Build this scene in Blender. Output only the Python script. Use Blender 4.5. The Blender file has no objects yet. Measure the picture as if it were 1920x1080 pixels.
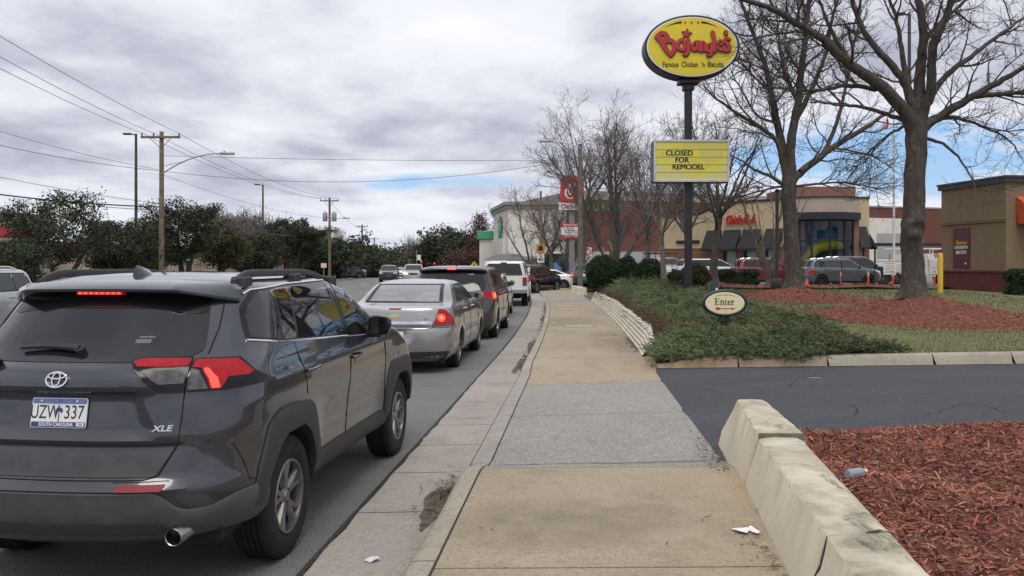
import bpy, bmesh, math, random
import numpy as np
from mathutils import Vector, Matrix
random.seed(7)
rng = np.random.default_rng(7)
SC = bpy.context.scene
COL = SC.collection
PI = math.pi
R = math.radians
F, HZ, CX, CH = 1560.0, 497.0, 960.0, 1.75
def W(px, py=None, Y=None, z=None):
 """world point seen at photo pixel (px,py), either at depth Y or at height z"""
 if Y is None:
  Y = (CH - z) * F / (py - HZ)
 if py is None:
  return ((px - CX) / F * Y, Y, z if z is not None else 0.0)
 return ((px - CX) / F * Y, Y, CH - (py - HZ) / F * Y)
def lin(c):
 c = c / 255.0
 return c / 12.92 if c <= 0.04045 else ((c + 0.055) / 1.055) ** 2.4
def S(r, g, b):
 return (lin(r), lin(g), lin(b))
def tag(o, label=None, cat=None, group=None, kind=None):
 if label:
  o['label'] = label
 if cat:
  o['category'] = cat
 if group:
  o['group'] = group
 if kind:
  o['kind'] = kind
 return o
def thing(name, label, cat, loc=(0, 0, 0), rz=0.0, group=None):
 o = bpy.data.objects.new(name, None)
 COL.objects.link(o)
 o.location = loc
 o.rotation_euler = (0, 0, rz)
 o.empty_display_size = 0.3
 return tag(o, label, cat, group)
def copy_tree(o, parent=None):
 c = o.copy()
 COL.objects.link(c)
 if parent is not None:
  c.parent = parent
 for ch in o.children:
  copy_tree(ch, c)
 return c
class MB:
 """collects shapes, builds ONE mesh object"""
 def __init__(self):
  self.v, self.f, self.m = [], [], []
  self.n = 0
  self.cur = 0
 def add(self, verts, faces, mi=None):
  b = self.n
  self.v.extend(verts)
  self.n += len(verts)
  mi = self.cur if mi is None else mi
  for fc in faces:
   self.f.append(tuple(i + b for i in fc))
   self.m.append(mi)
  return self
 def xf(self, M, start=0):
  for i in range(start, self.n):
   self.v[i] = tuple(M @ Vector(self.v[i]))
  return self
 def box(self, x0, y0, z0, x1, y1, z1, mi=None):
  v = [(x0, y0, z0), (x1, y0, z0), (x1, y1, z0), (x0, y1, z0), (x0, y0, z1), (x1, y0, z1), (x1, y1, z1), (x0, y1, z1)]
  f = [(0, 3, 2, 1), (4, 5, 6, 7), (0, 1, 5, 4), (1, 2, 6, 5), (2, 3, 7, 6), (3, 0, 4, 7)]
  return self.add(v, f, mi)
 def bbox(self, x0, y0, z0, x1, y1, z1, b=0.01, mi=None, seg=1):
  bm = bmesh.new()
  bmesh.ops.create_cube(bm, size=1.0)
  for q in bm.verts:
   q.co = Vector(((x0 + x1) / 2 + q.co.x * (x1 - x0), (y0 + y1) / 2 + q.co.y * (y1 - y0), (z0 + z1) / 2 + q.co.z * (z1 - z0)))
  bmesh.ops.bevel(bm, geom=list(bm.edges), offset=b, segments=seg, profile=0.5, affect='EDGES')
  return self.addbm(bm, mi)
 def addbm(self, bm, mi=None):
  bm.verts.index_update()
  self.add([tuple(q.co) for q in bm.verts], [tuple(q.index for q in fc.verts) for fc in bm.faces], mi)
  bm.free()
  return self
 def prism(self, poly, z0, z1, mi=None, axis='z'):
  """poly in the plane across axis, extruded z0..z1 along it"""
  n = len(poly)
  def P(a, b, c):
   return (a, b, c) if axis == 'z' else ((a, c, b) if axis == 'y' else (c, a, b))
  v = [P(a, b, z0) for a, b in poly] + [P(a, b, z1) for a, b in poly]
  f = [tuple(range(n - 1, -1, -1)), tuple(range(n, 2 * n))]
  f += [(i, (i + 1) % n, (i + 1) % n + n, i + n) for i in range(n)]
  if axis == 'y':
   f = [tuple(reversed(q)) for q in f]
  return self.add(v, f, mi)
 def tube(self, pts, rad, sides=6, mi=None, cap=True, phase=0.0):
  pts = [Vector(p) for p in pts]
  n = len(pts)
  if not hasattr(rad, '__len__'):
   rad = [rad] * n
  v = []
  up = Vector((0, 0, 1))
  prev = None
  for i, p in enumerate(pts):
   d = (pts[min(i + 1, n - 1)] - pts[max(i - 1, 0)])
   if d.length < 1e-9:
    d = Vector((0, 0, 1))
   d.normalize()
   if prev is None:
    a = d.cross(up)
    if a.length < 0.05:
     a = d.cross(Vector((1, 0, 0)))
    a.normalize()
   else:
    a = prev - d * prev.dot(d)
    a.normalize()
   prev = a
   b = d.cross(a)
   for k in range(sides):
    t = 2 * PI * k / sides + phase
    v.append(tuple(p + (a * math.cos(t) + b * math.sin(t)) * rad[i]))
  f = []
  for i in range(n - 1):
   for k in range(sides):
    k2 = (k + 1) % sides
    f.append((i * sides + k, i * sides + k2, (i + 1) * sides + k2, (i + 1) * sides + k))
  if cap:
   f.append(tuple(range(sides - 1, -1, -1)))
   f.append(tuple((n - 1) * sides + k for k in range(sides)))
  return self.add(v, f, mi)
 def lathe(self, prof, sides=24, axis='z', c=(0, 0, 0), mi=None, closed=False, cap=True):
  """prof: list of (r, h) revolved about the axis through c"""
  v = []
  for r, h in prof:
   for k in range(sides):
    t = 2 * PI * k / sides
    a, b = r * math.cos(t), r * math.sin(t)
    if axis == 'z':
     v.append((c[0] + a, c[1] + b, c[2] + h))
    elif axis == 'x':
     v.append((c[0] + h, c[1] + a, c[2] + b))
    else:
     v.append((c[0] + b, c[1] + h, c[2] + a))
  f = []
  n = len(prof)
  for i in range(n if closed else n - 1):
   i2 = (i + 1) % n
   for k in range(sides):
    k2 = (k + 1) % sides
    f.append((i * sides + k, i * sides + k2, i2 * sides + k2, i2 * sides + k))
  if cap and not closed:
   if prof[0][0] > 1e-6:
    f.append(tuple(range(sides - 1, -1, -1)))
   if prof[-1][0] > 1e-6:
    f.append(tuple((n - 1) * sides + k for k in range(sides)))
  return self.add(v, f, mi)
 def grid(self, P, mi=None, flip=False):
  """P: 2-D list of points"""
  h, w = len(P), len(P[0])
  v = [tuple(q) for row in P for q in row]
  f = []
  for i in range(h - 1):
   for j in range(w - 1):
    q = (i * w + j, i * w + j + 1, (i + 1) * w + j + 1, (i + 1) * w + j)
    f.append(tuple(reversed(q)) if flip else q)
  return self.add(v, f, mi)
 def build(self, name, mats, parent=None, smooth=30, weld=False):
  me = bpy.data.meshes.new(name)
  me.from_pydata([tuple(map(float, q)) for q in self.v], [], self.f)
  return finish(name, me, mats, parent, smooth, self.m, weld)
def finish(name, me, mats, parent=None, smooth=30, mi=None, weld=False):
 if not isinstance(mats, (list, tuple)):
  mats = [mats]
 for m in mats:
  me.materials.append(m)
 if mi is not None and len(mats) > 1:
  me.polygons.foreach_set('material_index', np.array(mi, dtype=np.int32))
 if weld:
  bm = bmesh.new()
  bm.from_mesh(me)
  bmesh.ops.remove_doubles(bm, verts=bm.verts, dist=0.0006)
  bmesh.ops.recalc_face_normals(bm, faces=bm.faces)
  bm.to_mesh(me)
  bm.free()
 me.update()
 if smooth:
  me.shade_smooth()
  if smooth < 180:
   me.set_sharp_from_angle(angle=R(smooth))
 o = bpy.data.objects.new(name, me)
 COL.objects.link(o)
 if parent is not None:
  o.parent = parent
 return o
def np_mesh(name, verts, faces, mats, parent=None, smooth=0, mi=None):
 """verts (N,3) array; faces (M,k) array, k = 3 or 4"""
 verts = np.asarray(verts, dtype=np.float32)
 faces = np.asarray(faces, dtype=np.int32)
 me = bpy.data.meshes.new(name)
 k = faces.shape[1]
 me.vertices.add(len(verts))
 me.vertices.foreach_set('co', verts.ravel())
 me.loops.add(faces.size)
 me.loops.foreach_set('vertex_index', faces.ravel())
 me.polygons.add(len(faces))
 me.polygons.foreach_set('loop_start', np.arange(0, faces.size, k, dtype=np.int32))
 me.update(calc_edges=True)
 me.validate()
 return finish(name, me, mats, parent, smooth, mi)
def text_mesh(s, size=1.0, depth=0.0, align='CENTER', bold=0.0, sx=1.0, shear=0.0, res=4):
 """lettering as (verts, faces) in the local XY plane, extruded to +z by depth; bold widens the strokes"""
 cu = bpy.data.curves.new('lettering', 'FONT')
 cu.body = s
 cu.size = size
 cu.align_x = align
 cu.align_y = 'CENTER'
 cu.resolution_u = res
 cu.extrude = depth / 2
 cu.offset = bold
 cu.shear = shear
 o = bpy.data.objects.new('lettering', cu)
 COL.objects.link(o)
 dg = bpy.context.evaluated_depsgraph_get()
 me = o.evaluated_get(dg).to_mesh()
 v = [(q.co.x * sx, q.co.y, q.co.z + depth / 2) for q in me.vertices]
 f = [tuple(p.vertices) for p in me.polygons]
 o.evaluated_get(dg).to_mesh_clear()
 bpy.data.objects.remove(o)
 bpy.data.curves.remove(cu)
 return v, f
def put_text(mb, s, M, size, depth=0.004, mi=None, bold=0.0, sx=1.0, align='CENTER', shear=0.0):
 v, f = text_mesh(s, size, depth, align, bold, sx, shear)
 mb.add([tuple(M @ Vector(q)) for q in v], f, mi)
def stroke(mb, pts, wid, z0, z1, mi=None, closed=False):
 """a thick pen stroke in the local XY plane, extruded z0..z1 (rounded ends)"""
 pts = [Vector((p[0], p[1])) for p in pts]
 n = len(pts)
 if not hasattr(wid, '__len__'):
  wid = [wid] * n
 P, Wd = [], []
 m = n if closed else n - 1
 for i in range(m):
  p0 = pts[(i - 1) % n] if (closed or i > 0) else pts[0]
  p1, p2 = pts[i], pts[(i + 1) % n]
  p3 = pts[(i + 2) % n] if (closed or i + 2 < n) else pts[-1]
  for k in range(5):
   t = k / 5
   q = 0.5 * ((2 * p1) + (p2 - p0) * t + (2 * p0 - 5 * p1 + 4 * p2 - p3) * t * t + (3 * p1 - p0 - 3 * p2 + p3) * t ** 3)
   P.append(q)
   Wd.append(wid[i] * (1 - t) + wid[(i + 1) % n] * t)
 if not closed:
  P.append(pts[-1])
  Wd.append(wid[-1])
 L, Rr = [], []
 N = len(P)
 for i in range(N):
  if closed:
   d = P[(i + 1) % N] - P[i - 1]
  else:
   d = P[min(i + 1, N - 1)] - P[max(i - 1, 0)]
  d = d.normalized() if d.length > 1e-9 else Vector((1, 0))
  nn = Vector((-d.y, d.x)) * Wd[i] / 2
  L.append(P[i] + nn)
  Rr.append(P[i] - nn)
 b = []
 for i in range(N):
  b += [(L[i].x, L[i].y, z0), (L[i].x, L[i].y, z1), (Rr[i].x, Rr[i].y, z1), (Rr[i].x, Rr[i].y, z0)]
 f = []
 for i in range(N if closed else N - 1):
  j = (i + 1) % N
  for k in range(4):
   k2 = (k + 1) % 4
   f.append((i * 4 + k, j * 4 + k, j * 4 + k2, i * 4 + k2))
 mb.add(b, f, mi)
 if not closed:
  for e, nrm in ((0, -1), (N - 1, 1)):
   c, r = P[e], Wd[e] / 2
   mb.prism([(c.x + r * math.cos(2 * PI * k / 12), c.y + r * math.sin(2 * PI * k / 12)) for k in range(12)], z0, z1 - 0.0007, mi)
def ellipse(a, b, n=64, cx=0.0, cy=0.0):
 return [(cx + a * math.cos(2 * PI * k / n), cy + b * math.sin(2 * PI * k / n)) for k in range(n)]
def pchip(xs, ys, x):
 xs, ys = np.asarray(xs, float), np.asarray(ys, float)
 h = np.diff(xs)
 d = np.diff(ys) / h
 m = np.zeros_like(ys)
 m[0], m[-1] = d[0], d[-1]
 for i in range(1, len(xs) - 1):
  if d[i - 1] * d[i] > 0:
   w1, w2 = 2 * h[i] + h[i - 1], h[i] + 2 * h[i - 1]
   m[i] = (w1 + w2) / (w1 / d[i - 1] + w2 / d[i])
 x = np.clip(np.asarray(x, float), xs[0], xs[-1])
 i = np.clip(np.searchsorted(xs, x, side='right') - 1, 0, len(xs) - 2)
 t = (x - xs[i]) / h[i]
 return ((1 + 2 * t) * (1 - t) ** 2 * ys[i] + t * (1 - t) ** 2 * h[i] * m[i]
   + t * t * (3 - 2 * t) * ys[i + 1] + t * t * (t - 1) * h[i] * m[i + 1])
def rpoly(pts, r=0.03, n=4):
 """polygon with rounded corners; r one radius or one per corner"""
 out = []
 N = len(pts)
 if not hasattr(r, '__len__'):
  r = [r] * N
 for i in range(N):
  p, a, b = Vector(pts[i]), Vector(pts[i - 1]), Vector(pts[(i + 1) % N])
  da, db = a - p, b - p
  rr = min(r[i], da.length * 0.45, db.length * 0.45)
  if rr < 1e-5:
   out.append(tuple(p))
   continue
  A, B = p + da.normalized() * rr, p + db.normalized() * rr
  for k in range(n + 1):
   t = k / n
   q = A * (1 - t) ** 2 + p * 2 * t * (1 - t) + B * t * t
   out.append(tuple(q))
 return out
class NT:
 """a tiny wrapper for building node trees"""
 def __init__(self, tree):
  self.t = tree
  self.t.nodes.clear()
 def n(self, kind, **kw):
  nd = self.t.nodes.new(kind)
  for k, val in kw.items():
   if k.startswith('i_'):
    key = k[2:]
    key = int(key) if key.isdigit() else key.replace('_', ' ')
    self.set(nd.inputs[key], val)
   else:
    setattr(nd, k, val)
  return nd
 def set(self, sock, val):
  if isinstance(val, bpy.types.NodeSocket):
   self.t.links.new(val, sock)
  elif isinstance(val, bpy.types.Node):
   self.t.links.new(val.outputs[0], sock)
  else:
   if hasattr(val, '__len__') and len(val) == 3 and sock.type == 'RGBA':
    val = (*val, 1.0)
   sock.default_value = val
 def coord(self, kind='Object', scale=(1, 1, 1), rot=(0, 0, 0)):
  tc = self.n('ShaderNodeTexCoord')
  mp = self.n('ShaderNodeMapping')
  self.t.links.new(tc.outputs[kind], mp.inputs[0])
  mp.inputs['Scale'].default_value = scale
  mp.inputs['Rotation'].default_value = rot
  return mp.outputs[0]
 def noise(self, vec, scale=5.0, detail=4.0, rough=0.55, dist=0.0):
  nd = self.n('ShaderNodeTexNoise')
  self.t.links.new(vec, nd.inputs['Vector'])
  nd.inputs['Scale'].default_value = scale
  nd.inputs['Detail'].default_value = detail
  nd.inputs['Roughness'].default_value = rough
  nd.inputs['Distortion'].default_value = dist
  return nd.outputs[0]
 def vor(self, vec, scale=5.0, out=0, feature='F1', rnd=1.0):
  nd = self.n('ShaderNodeTexVoronoi', feature=feature)
  self.t.links.new(vec, nd.inputs['Vector'])
  nd.inputs['Scale'].default_value = scale
  nd.inputs['Randomness'].default_value = rnd
  return nd.outputs[out]
 def ramp(self, fac, stops, interp='LINEAR'):
  nd = self.n('ShaderNodeValToRGB')
  nd.color_ramp.interpolation = interp
  el = nd.color_ramp.elements
  while len(el) < len(stops):
   el.new(0.5)
  for e, (p, c) in zip(el, stops):
   e.position = p
   if not hasattr(c, '__len__'):
    c = (c, c, c)
   e.color = (*c, 1.0)
  self.t.links.new(fac, nd.inputs[0])
  return nd.outputs[0]
 def mix(self, fac, a, b, mode='MIX'):
  nd = self.n('ShaderNodeMix', data_type='RGBA', blend_type=mode)
  self.set(nd.inputs[0], fac)
  self.set(nd.inputs[6], a)
  self.set(nd.inputs[7], b)
  return nd.outputs[2]
 def math(self, op, a, b=None, c=None, clamp=False):
  nd = self.n('ShaderNodeMath', operation=op, use_clamp=clamp)
  self.set(nd.inputs[0], a)
  if b is not None:
   self.set(nd.inputs[1], b)
  if c is not None:
   self.set(nd.inputs[2], c)
  return nd.outputs[0]
 def bump(self, h, strength=0.3, dist=0.01):
  nd = self.n('ShaderNodeBump')
  nd.inputs['Strength'].default_value = strength
  nd.inputs['Distance'].default_value = dist
  self.t.links.new(h, nd.inputs['Height'])
  return nd.outputs[0]
 def out(self, bsdf):
  o = self.n('ShaderNodeOutputMaterial')
  self.t.links.new(bsdf, o.inputs['Surface'])
def new_mat(name):
 m = bpy.data.materials.new(name)
 m.use_nodes = True
 return m, NT(m.node_tree)
def principled(nt, **kw):
 nd = nt.n('ShaderNodeBsdfPrincipled')
 for k, val in kw.items():
  nt.set(nd.inputs[k.replace('_', ' ')], val)
 return nd.outputs[0]
def mat(name, col, rough=0.6, metal=0.0, spec=0.5, var=0.0, vscale=4.0, bump=0.0, bscale=60.0, coat=0.0,
  emit=None, dirt=0.0, dcol=None, island=0.0, trans=0.0):
 """principled material with procedural variation: var = mottling, dirt = patches of dcol, bump = fine relief"""
 m, nt = new_mat(name)
 v = nt.coord('Object')
 c = col
 if var:
  nz = nt.noise(v, vscale, 6, 0.6)
  lo = tuple(max(0, q * (1 - var)) for q in col)
  hi = tuple(min(1, q * (1 + var)) for q in col)
  c = nt.ramp(nz, [(0.3, lo), (0.7, hi)])
 if island:
  g = nt.n('ShaderNodeNewGeometry')
  lo = tuple(q * (1 - island) for q in col)
  hi = tuple(min(1, q * (1 + island)) for q in col)
  c2 = nt.ramp(g.outputs['Random Per Island'], [(0.0, lo), (1.0, hi)])
  c = nt.mix(0.7, c, c2) if var else c2
 if dirt:
  dz = nt.ramp(nt.noise(v, vscale * 0.6 + 0.7, 8, 0.65), [(0.5, 0.0), (0.75, 1.0)])
  c = nt.mix(nt.math('MULTIPLY', dz, dirt), c, dcol or tuple(q * 0.45 for q in col))
 kw = dict(Base_Color=c, Roughness=rough, Metallic=metal)
 if bump:
  kw['Normal'] = nt.bump(nt.noise(v, bscale, 5, 0.6), bump, 0.01)
 b = nt.n('ShaderNodeBsdfPrincipled')
 for k, val in kw.items():
  nt.set(b.inputs[k.replace('_', ' ')], val)
 b.inputs['Specular IOR Level'].default_value = spec
 if coat:
  b.inputs['Coat Weight'].default_value = coat
  b.inputs['Coat Roughness'].default_value = 0.03
 if trans:
  b.inputs['Transmission Weight'].default_value = trans
 if emit:
  b.inputs['Emission Color'].default_value = (*emit[0], 1)
  b.inputs['Emission Strength'].default_value = emit[1]
 nt.out(b.outputs[0])
 return m
cam = bpy.data.cameras.new('camera')
cam_o = bpy.data.objects.new('camera', cam)
COL.objects.link(cam_o)
cam_o.location = (0, 0, CH)
cam_o.rotation_euler = (R(90), 0, 0)
cam.sensor_width = 36.0
cam.lens = 36.0 * F / 1920.0
cam.shift_y = -(540 - HZ) / 1920.0
cam.clip_start = 0.05
cam.clip_end = 4000
SC.camera = cam_o
SUN_EL, SUN_AZ = 62.0, 176.0        # degrees; azimuth from +Y towards +X
wd = bpy.data.worlds.new('World')
SC.world = wd
wd.use_nodes = True
nt = NT(wd.node_tree)
sky = nt.n('ShaderNodeTexSky', sky_type='NISHITA', sun_disc=False)
sky.sun_elevation = R(SUN_EL)
sky.sun_rotation = R(SUN_AZ)
sky.air_density = 1.2
sky.dust_density = 0.6
tc = nt.n('ShaderNodeTexCoord')
sep = nt.n('ShaderNodeSeparateXYZ')
nt.t.links.new(tc.outputs['Generated'], sep.inputs[0])
dx, dy, dz = sep.outputs
zc = nt.math('ADD', nt.math('MAXIMUM', dz, 0.0), 0.16)
cmb = nt.n('ShaderNodeCombineXYZ')
nt.set(cmb.inputs[0], nt.math('DIVIDE', dx, zc))
nt.set(cmb.inputs[1], nt.math('MULTIPLY', nt.math('DIVIDE', dy, zc), 0.85))
cmb.inputs[2].default_value = 3.7
cv = cmb.outputs[0]
n1 = nt.noise(cv, 0.85, 7, 0.50, 0.25)
n2 = nt.noise(cv, 3.4, 8, 0.60, 0.15)
n3 = nt.noise(cv, 0.33, 4, 0.5, 0.0)
dens = nt.math('ADD', nt.math('MULTIPLY', n1, 0.66), nt.math('MULTIPLY', n2, 0.34))
cloud = nt.ramp(dens, [(0.36, (3.9, 4.05, 4.85)), (0.43, (5.1, 5.25, 6.05)), (0.49, (6.4, 6.5, 7.2)), (0.55, (7.3, 7.4, 8.0)), (0.66, (8.1, 8.2, 8.75))])
az = nt.math('DIVIDE', dx, nt.math('MAXIMUM', dy, 0.05))
el = nt.math('DIVIDE', dz, nt.math('MAXIMUM', dy, 0.05))
def gap(a0, e0, wa, we):
 qa = nt.math('POWER', nt.math('ABSOLUTE', nt.math('DIVIDE', nt.math('SUBTRACT', az, a0), wa)), 2.0)
 qe = nt.math('POWER', nt.math('ABSOLUTE', nt.math('DIVIDE', nt.math('SUBTRACT', el, e0), we)), 2.0)
 return nt.math('SUBTRACT', 1.0, nt.math('ADD', qa, qe), clamp=True)
g = nt.math('MAXIMUM', gap(0.50, 0.128, 0.34, 0.06), nt.math('MULTIPLY', gap(-0.085, 0.097, 0.17, 0.017), 0.66))
g = nt.math('MULTIPLY', g, nt.math('ADD', nt.math('ADD', 0.86, nt.math('MULTIPLY', nt.math('SUBTRACT', n2, 0.5), 4.0)), nt.math('MULTIPLY', nt.math('SUBTRACT', n1, 0.5), 1.6)))
gm = nt.ramp(g, [(0.18, 0.0), (0.75, 1.0)])
blue = nt.mix(0.55, sky.outputs[0], (2.3, 4.6, 8.6))
colr = nt.mix(gm, cloud, blue)
hz = nt.ramp(dz, [(0.0, 0.55), (0.10, 0.0)])
colr = nt.mix(hz, colr, (6.6, 6.9, 7.8))
bg = nt.n('ShaderNodeBackground')
nt.t.links.new(colr, bg.inputs[0])
bg.inputs[1].default_value = 0.085
wo = nt.n('ShaderNodeOutputWorld')
nt.t.links.new(bg.outputs[0], wo.inputs[0])
sun = bpy.data.lights.new('sun', 'SUN')
sun.energy = 1.35
sun.angle = R(30)
sun.color = (1.0, 0.94, 0.85)
sun_o = bpy.data.objects.new('sun', sun)
COL.objects.link(sun_o)
sd = Vector((math.sin(R(SUN_AZ)) * math.cos(R(SUN_EL)), math.cos(R(SUN_AZ)) * math.cos(R(SUN_EL)), math.sin(R(SUN_EL))))
sun_o.rotation_euler = sd.to_track_quat('Z', 'Y').to_euler()
vs = SC.view_settings
vs.view_transform = 'Standard'
vs.look = 'None'
vs.exposure = 0.52
vs.gamma = 1.0
SC.cycles.max_bounces = 6
SC.cycles.transparent_max_bounces = 12
SC.cycles.use_denoising = True
SC.cycles.sample_clamp_indirect = 4.0
def E(Y):
 """x of the right edge of the road's asphalt"""
 q = max(0.0, Y - 14.0)
 return -1.58 + 0.081 * Y - 0.0011 * q * q
def ZR(Y):
 if Y < 100:
  return 0.0
 if Y < 200:
  return -0.00024 * (Y - 100) ** 2
 return -2.4 - 0.022 * (Y - 200)
def sstep(a, b, x):
 t = min(1.0, max(0.0, (x - a) / (b - a)))
 return t * t * (3 - 2 * t)
def kerb_h(Y):
 """height of the pavement's kerb: dropped at the two driveways"""
 h = 0.14
 for a, b in ((7.05, 13.3), (38.0, 44.0)):
  w = 0.55
  h = min(h, 0.14 - 0.125 * sstep(a - w, a + w * 0.6, Y) * (1 - sstep(b - w * .6, b + w, Y)))
 return h
def drive_z(x):
 return min(0.5, max(0.06, 0.10 + 0.037 * (x - 2.25)))
def asphalt_mat(name, base, spk, dust=0.25):
 m, nt = new_mat(name)
 v = nt.coord('Object')
 big = nt.noise(v, 0.35, 5, 0.6)
 mid = nt.noise(v, 3.0, 6, 0.65)
 fine = nt.noise(v, 78, 3, 0.75)
 c = nt.ramp(big, [(0.3, tuple(q * 0.82 for q in base)), (0.7, tuple(q * 1.18 for q in base))])
 c = nt.mix(0.35, c, nt.ramp(mid, [(0.35, tuple(q * 0.75 for q in base)), (0.65, tuple(q * 1.25 for q in base))]))
 med = nt.noise(v, 38, 4, 0.7)
 c = nt.mix(nt.math('MULTIPLY', nt.ramp(med, [(0.42, 1.0), (0.56, 0.0)]), 0.45), c, tuple(q * 0.55 for q in base))
 c = nt.mix(nt.ramp(fine, [(0.53, 0.0), (0.64, 1.0)]), c, tuple(min(1, q * spk) for q in base))
 c = nt.mix(nt.ramp(fine, [(0.33, 1.0), (0.45, 0.0)]), c, tuple(q * 0.35 for q in base))
 du_ = nt.ramp(nt.noise(nt.coord('Object', (.35, 1, 1)), 0.9, 9, 0.72, 0.6), [(0.46, 0.0), (0.72, 1.0)])
 c = nt.mix(nt.math('MULTIPLY', du_, dust), c, tuple(q * 2.1 + .012 for q in base))
 oil = nt.ramp(nt.noise(v, 1.1, 8, 0.7, 0.8), [(0.60, 0.0), (0.70, 0.5)])
 c = nt.mix(oil, c, tuple(q * 0.5 for q in base))
 b = principled(nt, Base_Color=c, Roughness=0.82, Normal=nt.bump(nt.noise(v, 90, 3, 0.75), 0.8, 0.009))
 nt.out(b)
 return m
M = {}
M['asphalt'] = asphalt_mat('asphalt', (0.135, 0.138, 0.138), 2.1)
M['drive'] = asphalt_mat('drive_asphalt', (0.046, 0.048, 0.055), 2.2, dust=0.32)
M['lot'] = asphalt_mat('lot_asphalt', (0.16, 0.16, 0.155), 1.6)
def concrete_mat(name, base, alt, stain, grain=0.5, agg=0.0, algae=0.0, stainxy=()):
 m, nt = new_mat(name)
 v = nt.coord('Object')
 big = nt.noise(v, 0.55, 6, 0.62, 0.3)
 c = nt.ramp(big, [(0.32, base), (0.68, alt)])
 mid = nt.noise(v, 2.6, 9, 0.68, 0.4)
 c = nt.mix(nt.ramp(mid, [(0.50, 0.0), (0.78, 0.75)]), c, stain)
 sm = nt.noise(v, 19, 6, 0.7)
 c = nt.mix(nt.math('MULTIPLY', nt.ramp(sm, [(0.52, 0.0), (0.72, 1.0)]), 0.55), c, tuple(q * 0.62 for q in base))
 fine = nt.noise(v, 160, 3, 0.7)
 c = nt.mix(nt.math('MULTIPLY', nt.ramp(fine, [(0.34, 1.0), (0.48, 0.0)]), grain), c, tuple(q * 0.35 for q in base))
 c = nt.mix(nt.math('MULTIPLY', nt.ramp(fine, [(0.55, 0.0), (0.68, 1.0)]), grain), c, tuple(min(1, q * 1.35) for q in alt))
 spk_ = nt.noise(v, 46, 4, 0.72)
 c = nt.mix(nt.math('MULTIPLY', nt.ramp(spk_, [(0.36, 1.0), (0.47, 0.0)]), 0.42), c, tuple(q * 0.38 for q in base))
 c = nt.mix(nt.math('MULTIPLY', nt.ramp(spk_, [(0.56, 0.0), (0.70, 1.0)]), 0.30), c, tuple(min(1, q * 1.3) for q in alt))
 if agg:
  vo = nt.vor(v, 62, out=1)
  bw = nt.n('ShaderNodeRGBToBW')
  nt.t.links.new(vo, bw.inputs[0])
  c = nt.mix(agg, c, nt.ramp(bw.outputs[0], [(0.2, (0.07, 0.075, 0.085)), (0.5, (0.24, 0.235, 0.225)), (0.8, (0.46, 0.44, 0.40))]))
 if algae:
  al = nt.ramp(nt.noise(v, 1.4, 7, 0.65, 0.6), [(0.52, 0.0), (0.66, 1.0)])
  c = nt.mix(nt.math('MULTIPLY', al, algae), c, (0.06, 0.055, 0.045))
 if stainxy:
  for (sx_, sy_, rx_, ry_, cc_) in stainxy:
   sp_ = nt.n('ShaderNodeSeparateXYZ')
   nt.t.links.new(v, sp_.inputs[0])
   qx = nt.math('POWER', nt.math('ABSOLUTE', nt.math('DIVIDE', nt.math('SUBTRACT', sp_.outputs[0], sx_), rx_)), 2.0)
   qy = nt.math('POWER', nt.math('ABSOLUTE', nt.math('DIVIDE', nt.math('SUBTRACT', sp_.outputs[1], sy_), ry_)), 2.0)
   k_ = nt.math('SUBTRACT', 1.0, nt.math('ADD', qx, qy), clamp=True)
   k_ = nt.math('MULTIPLY', k_, nt.ramp(nt.noise(v, 2.2, 7, .65, .5), [(.35, .15), (.65, 1.0)]))
   c = nt.mix(k_, c, cc_)
 b = principled(nt, Base_Color=c, Roughness=0.88, Normal=nt.bump(nt.noise(v, 90, 5, 0.7), 0.35, 0.006))
 nt.out(b)
 return m
M['walk'] = concrete_mat('pavement_concrete', (0.30, 0.242, 0.167), (0.395, 0.332, 0.245), (0.185, 0.14, 0.09), 0.6, stainxy=((2.4, 13.2, .8, .6, (.33, .215, .12)), (1.7, 6.2, .18, 1.4, (.33, .24, .14)), (.35, 5.2, .9, .6, (.17, .14, .10)), (2.2, 17.5, .7, 3.5, (.16, .13, .10)), (1.4, 24, 1.4, 2.2, (.17, .135, .10))))
M['walk2'] = concrete_mat('pavement_concrete_grey', (0.25, 0.235, 0.21), (0.33, 0.31, 0.265), (0.19, 0.165, 0.13), 0.6, agg=0.36)
M['gutter'] = concrete_mat('gutter_concrete', (0.29, 0.268, 0.24), (0.37, 0.34, 0.30), (0.17, 0.15, 0.125), 0.65)
M['kerb'] = concrete_mat('kerb_concrete', (0.31, 0.275, 0.215), (0.40, 0.365, 0.295), (0.13, 0.12, 0.10), 0.65)
M['kerb_rust'] = concrete_mat('kerb_concrete_clay', (0.30, 0.21, 0.13), (0.36, 0.31, 0.24), (0.27, 0.14, 0.06), 0.5)
M['soil'] = mat('dark_soil', (0.045, 0.036, 0.028), 0.95, var=0.4, vscale=9, bump=0.6, bscale=40)
M['crack'] = mat('crack_dirt', (0.035, 0.031, 0.027), 0.95, var=0.3, vscale=20)
M['white_paint'] = mat('road_paint_white', (0.55, 0.55, 0.53), 0.7, var=0.25, vscale=12)
M['yellow_paint'] = mat('road_paint_yellow', (0.42, 0.30, 0.08), 0.7, var=0.3, vscale=12)
def ground_mat():
 m, nt = new_mat('far_ground')
 v = nt.coord('Object')
 c = nt.ramp(nt.noise(v, 0.12, 8, 0.65), [(0.35, (0.06, 0.065, 0.03)), (0.65, (0.14, 0.12, 0.075))])
 c = nt.mix(0.4, c, nt.ramp(nt.noise(v, 3, 6, 0.7), [(0.3, (0.04, 0.05, 0.02)), (0.7, (0.16, 0.14, 0.09))]))
 nt.out(principled(nt, Base_Color=c, Roughness=0.95))
 return m
M['ground'] = ground_mat()
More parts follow.
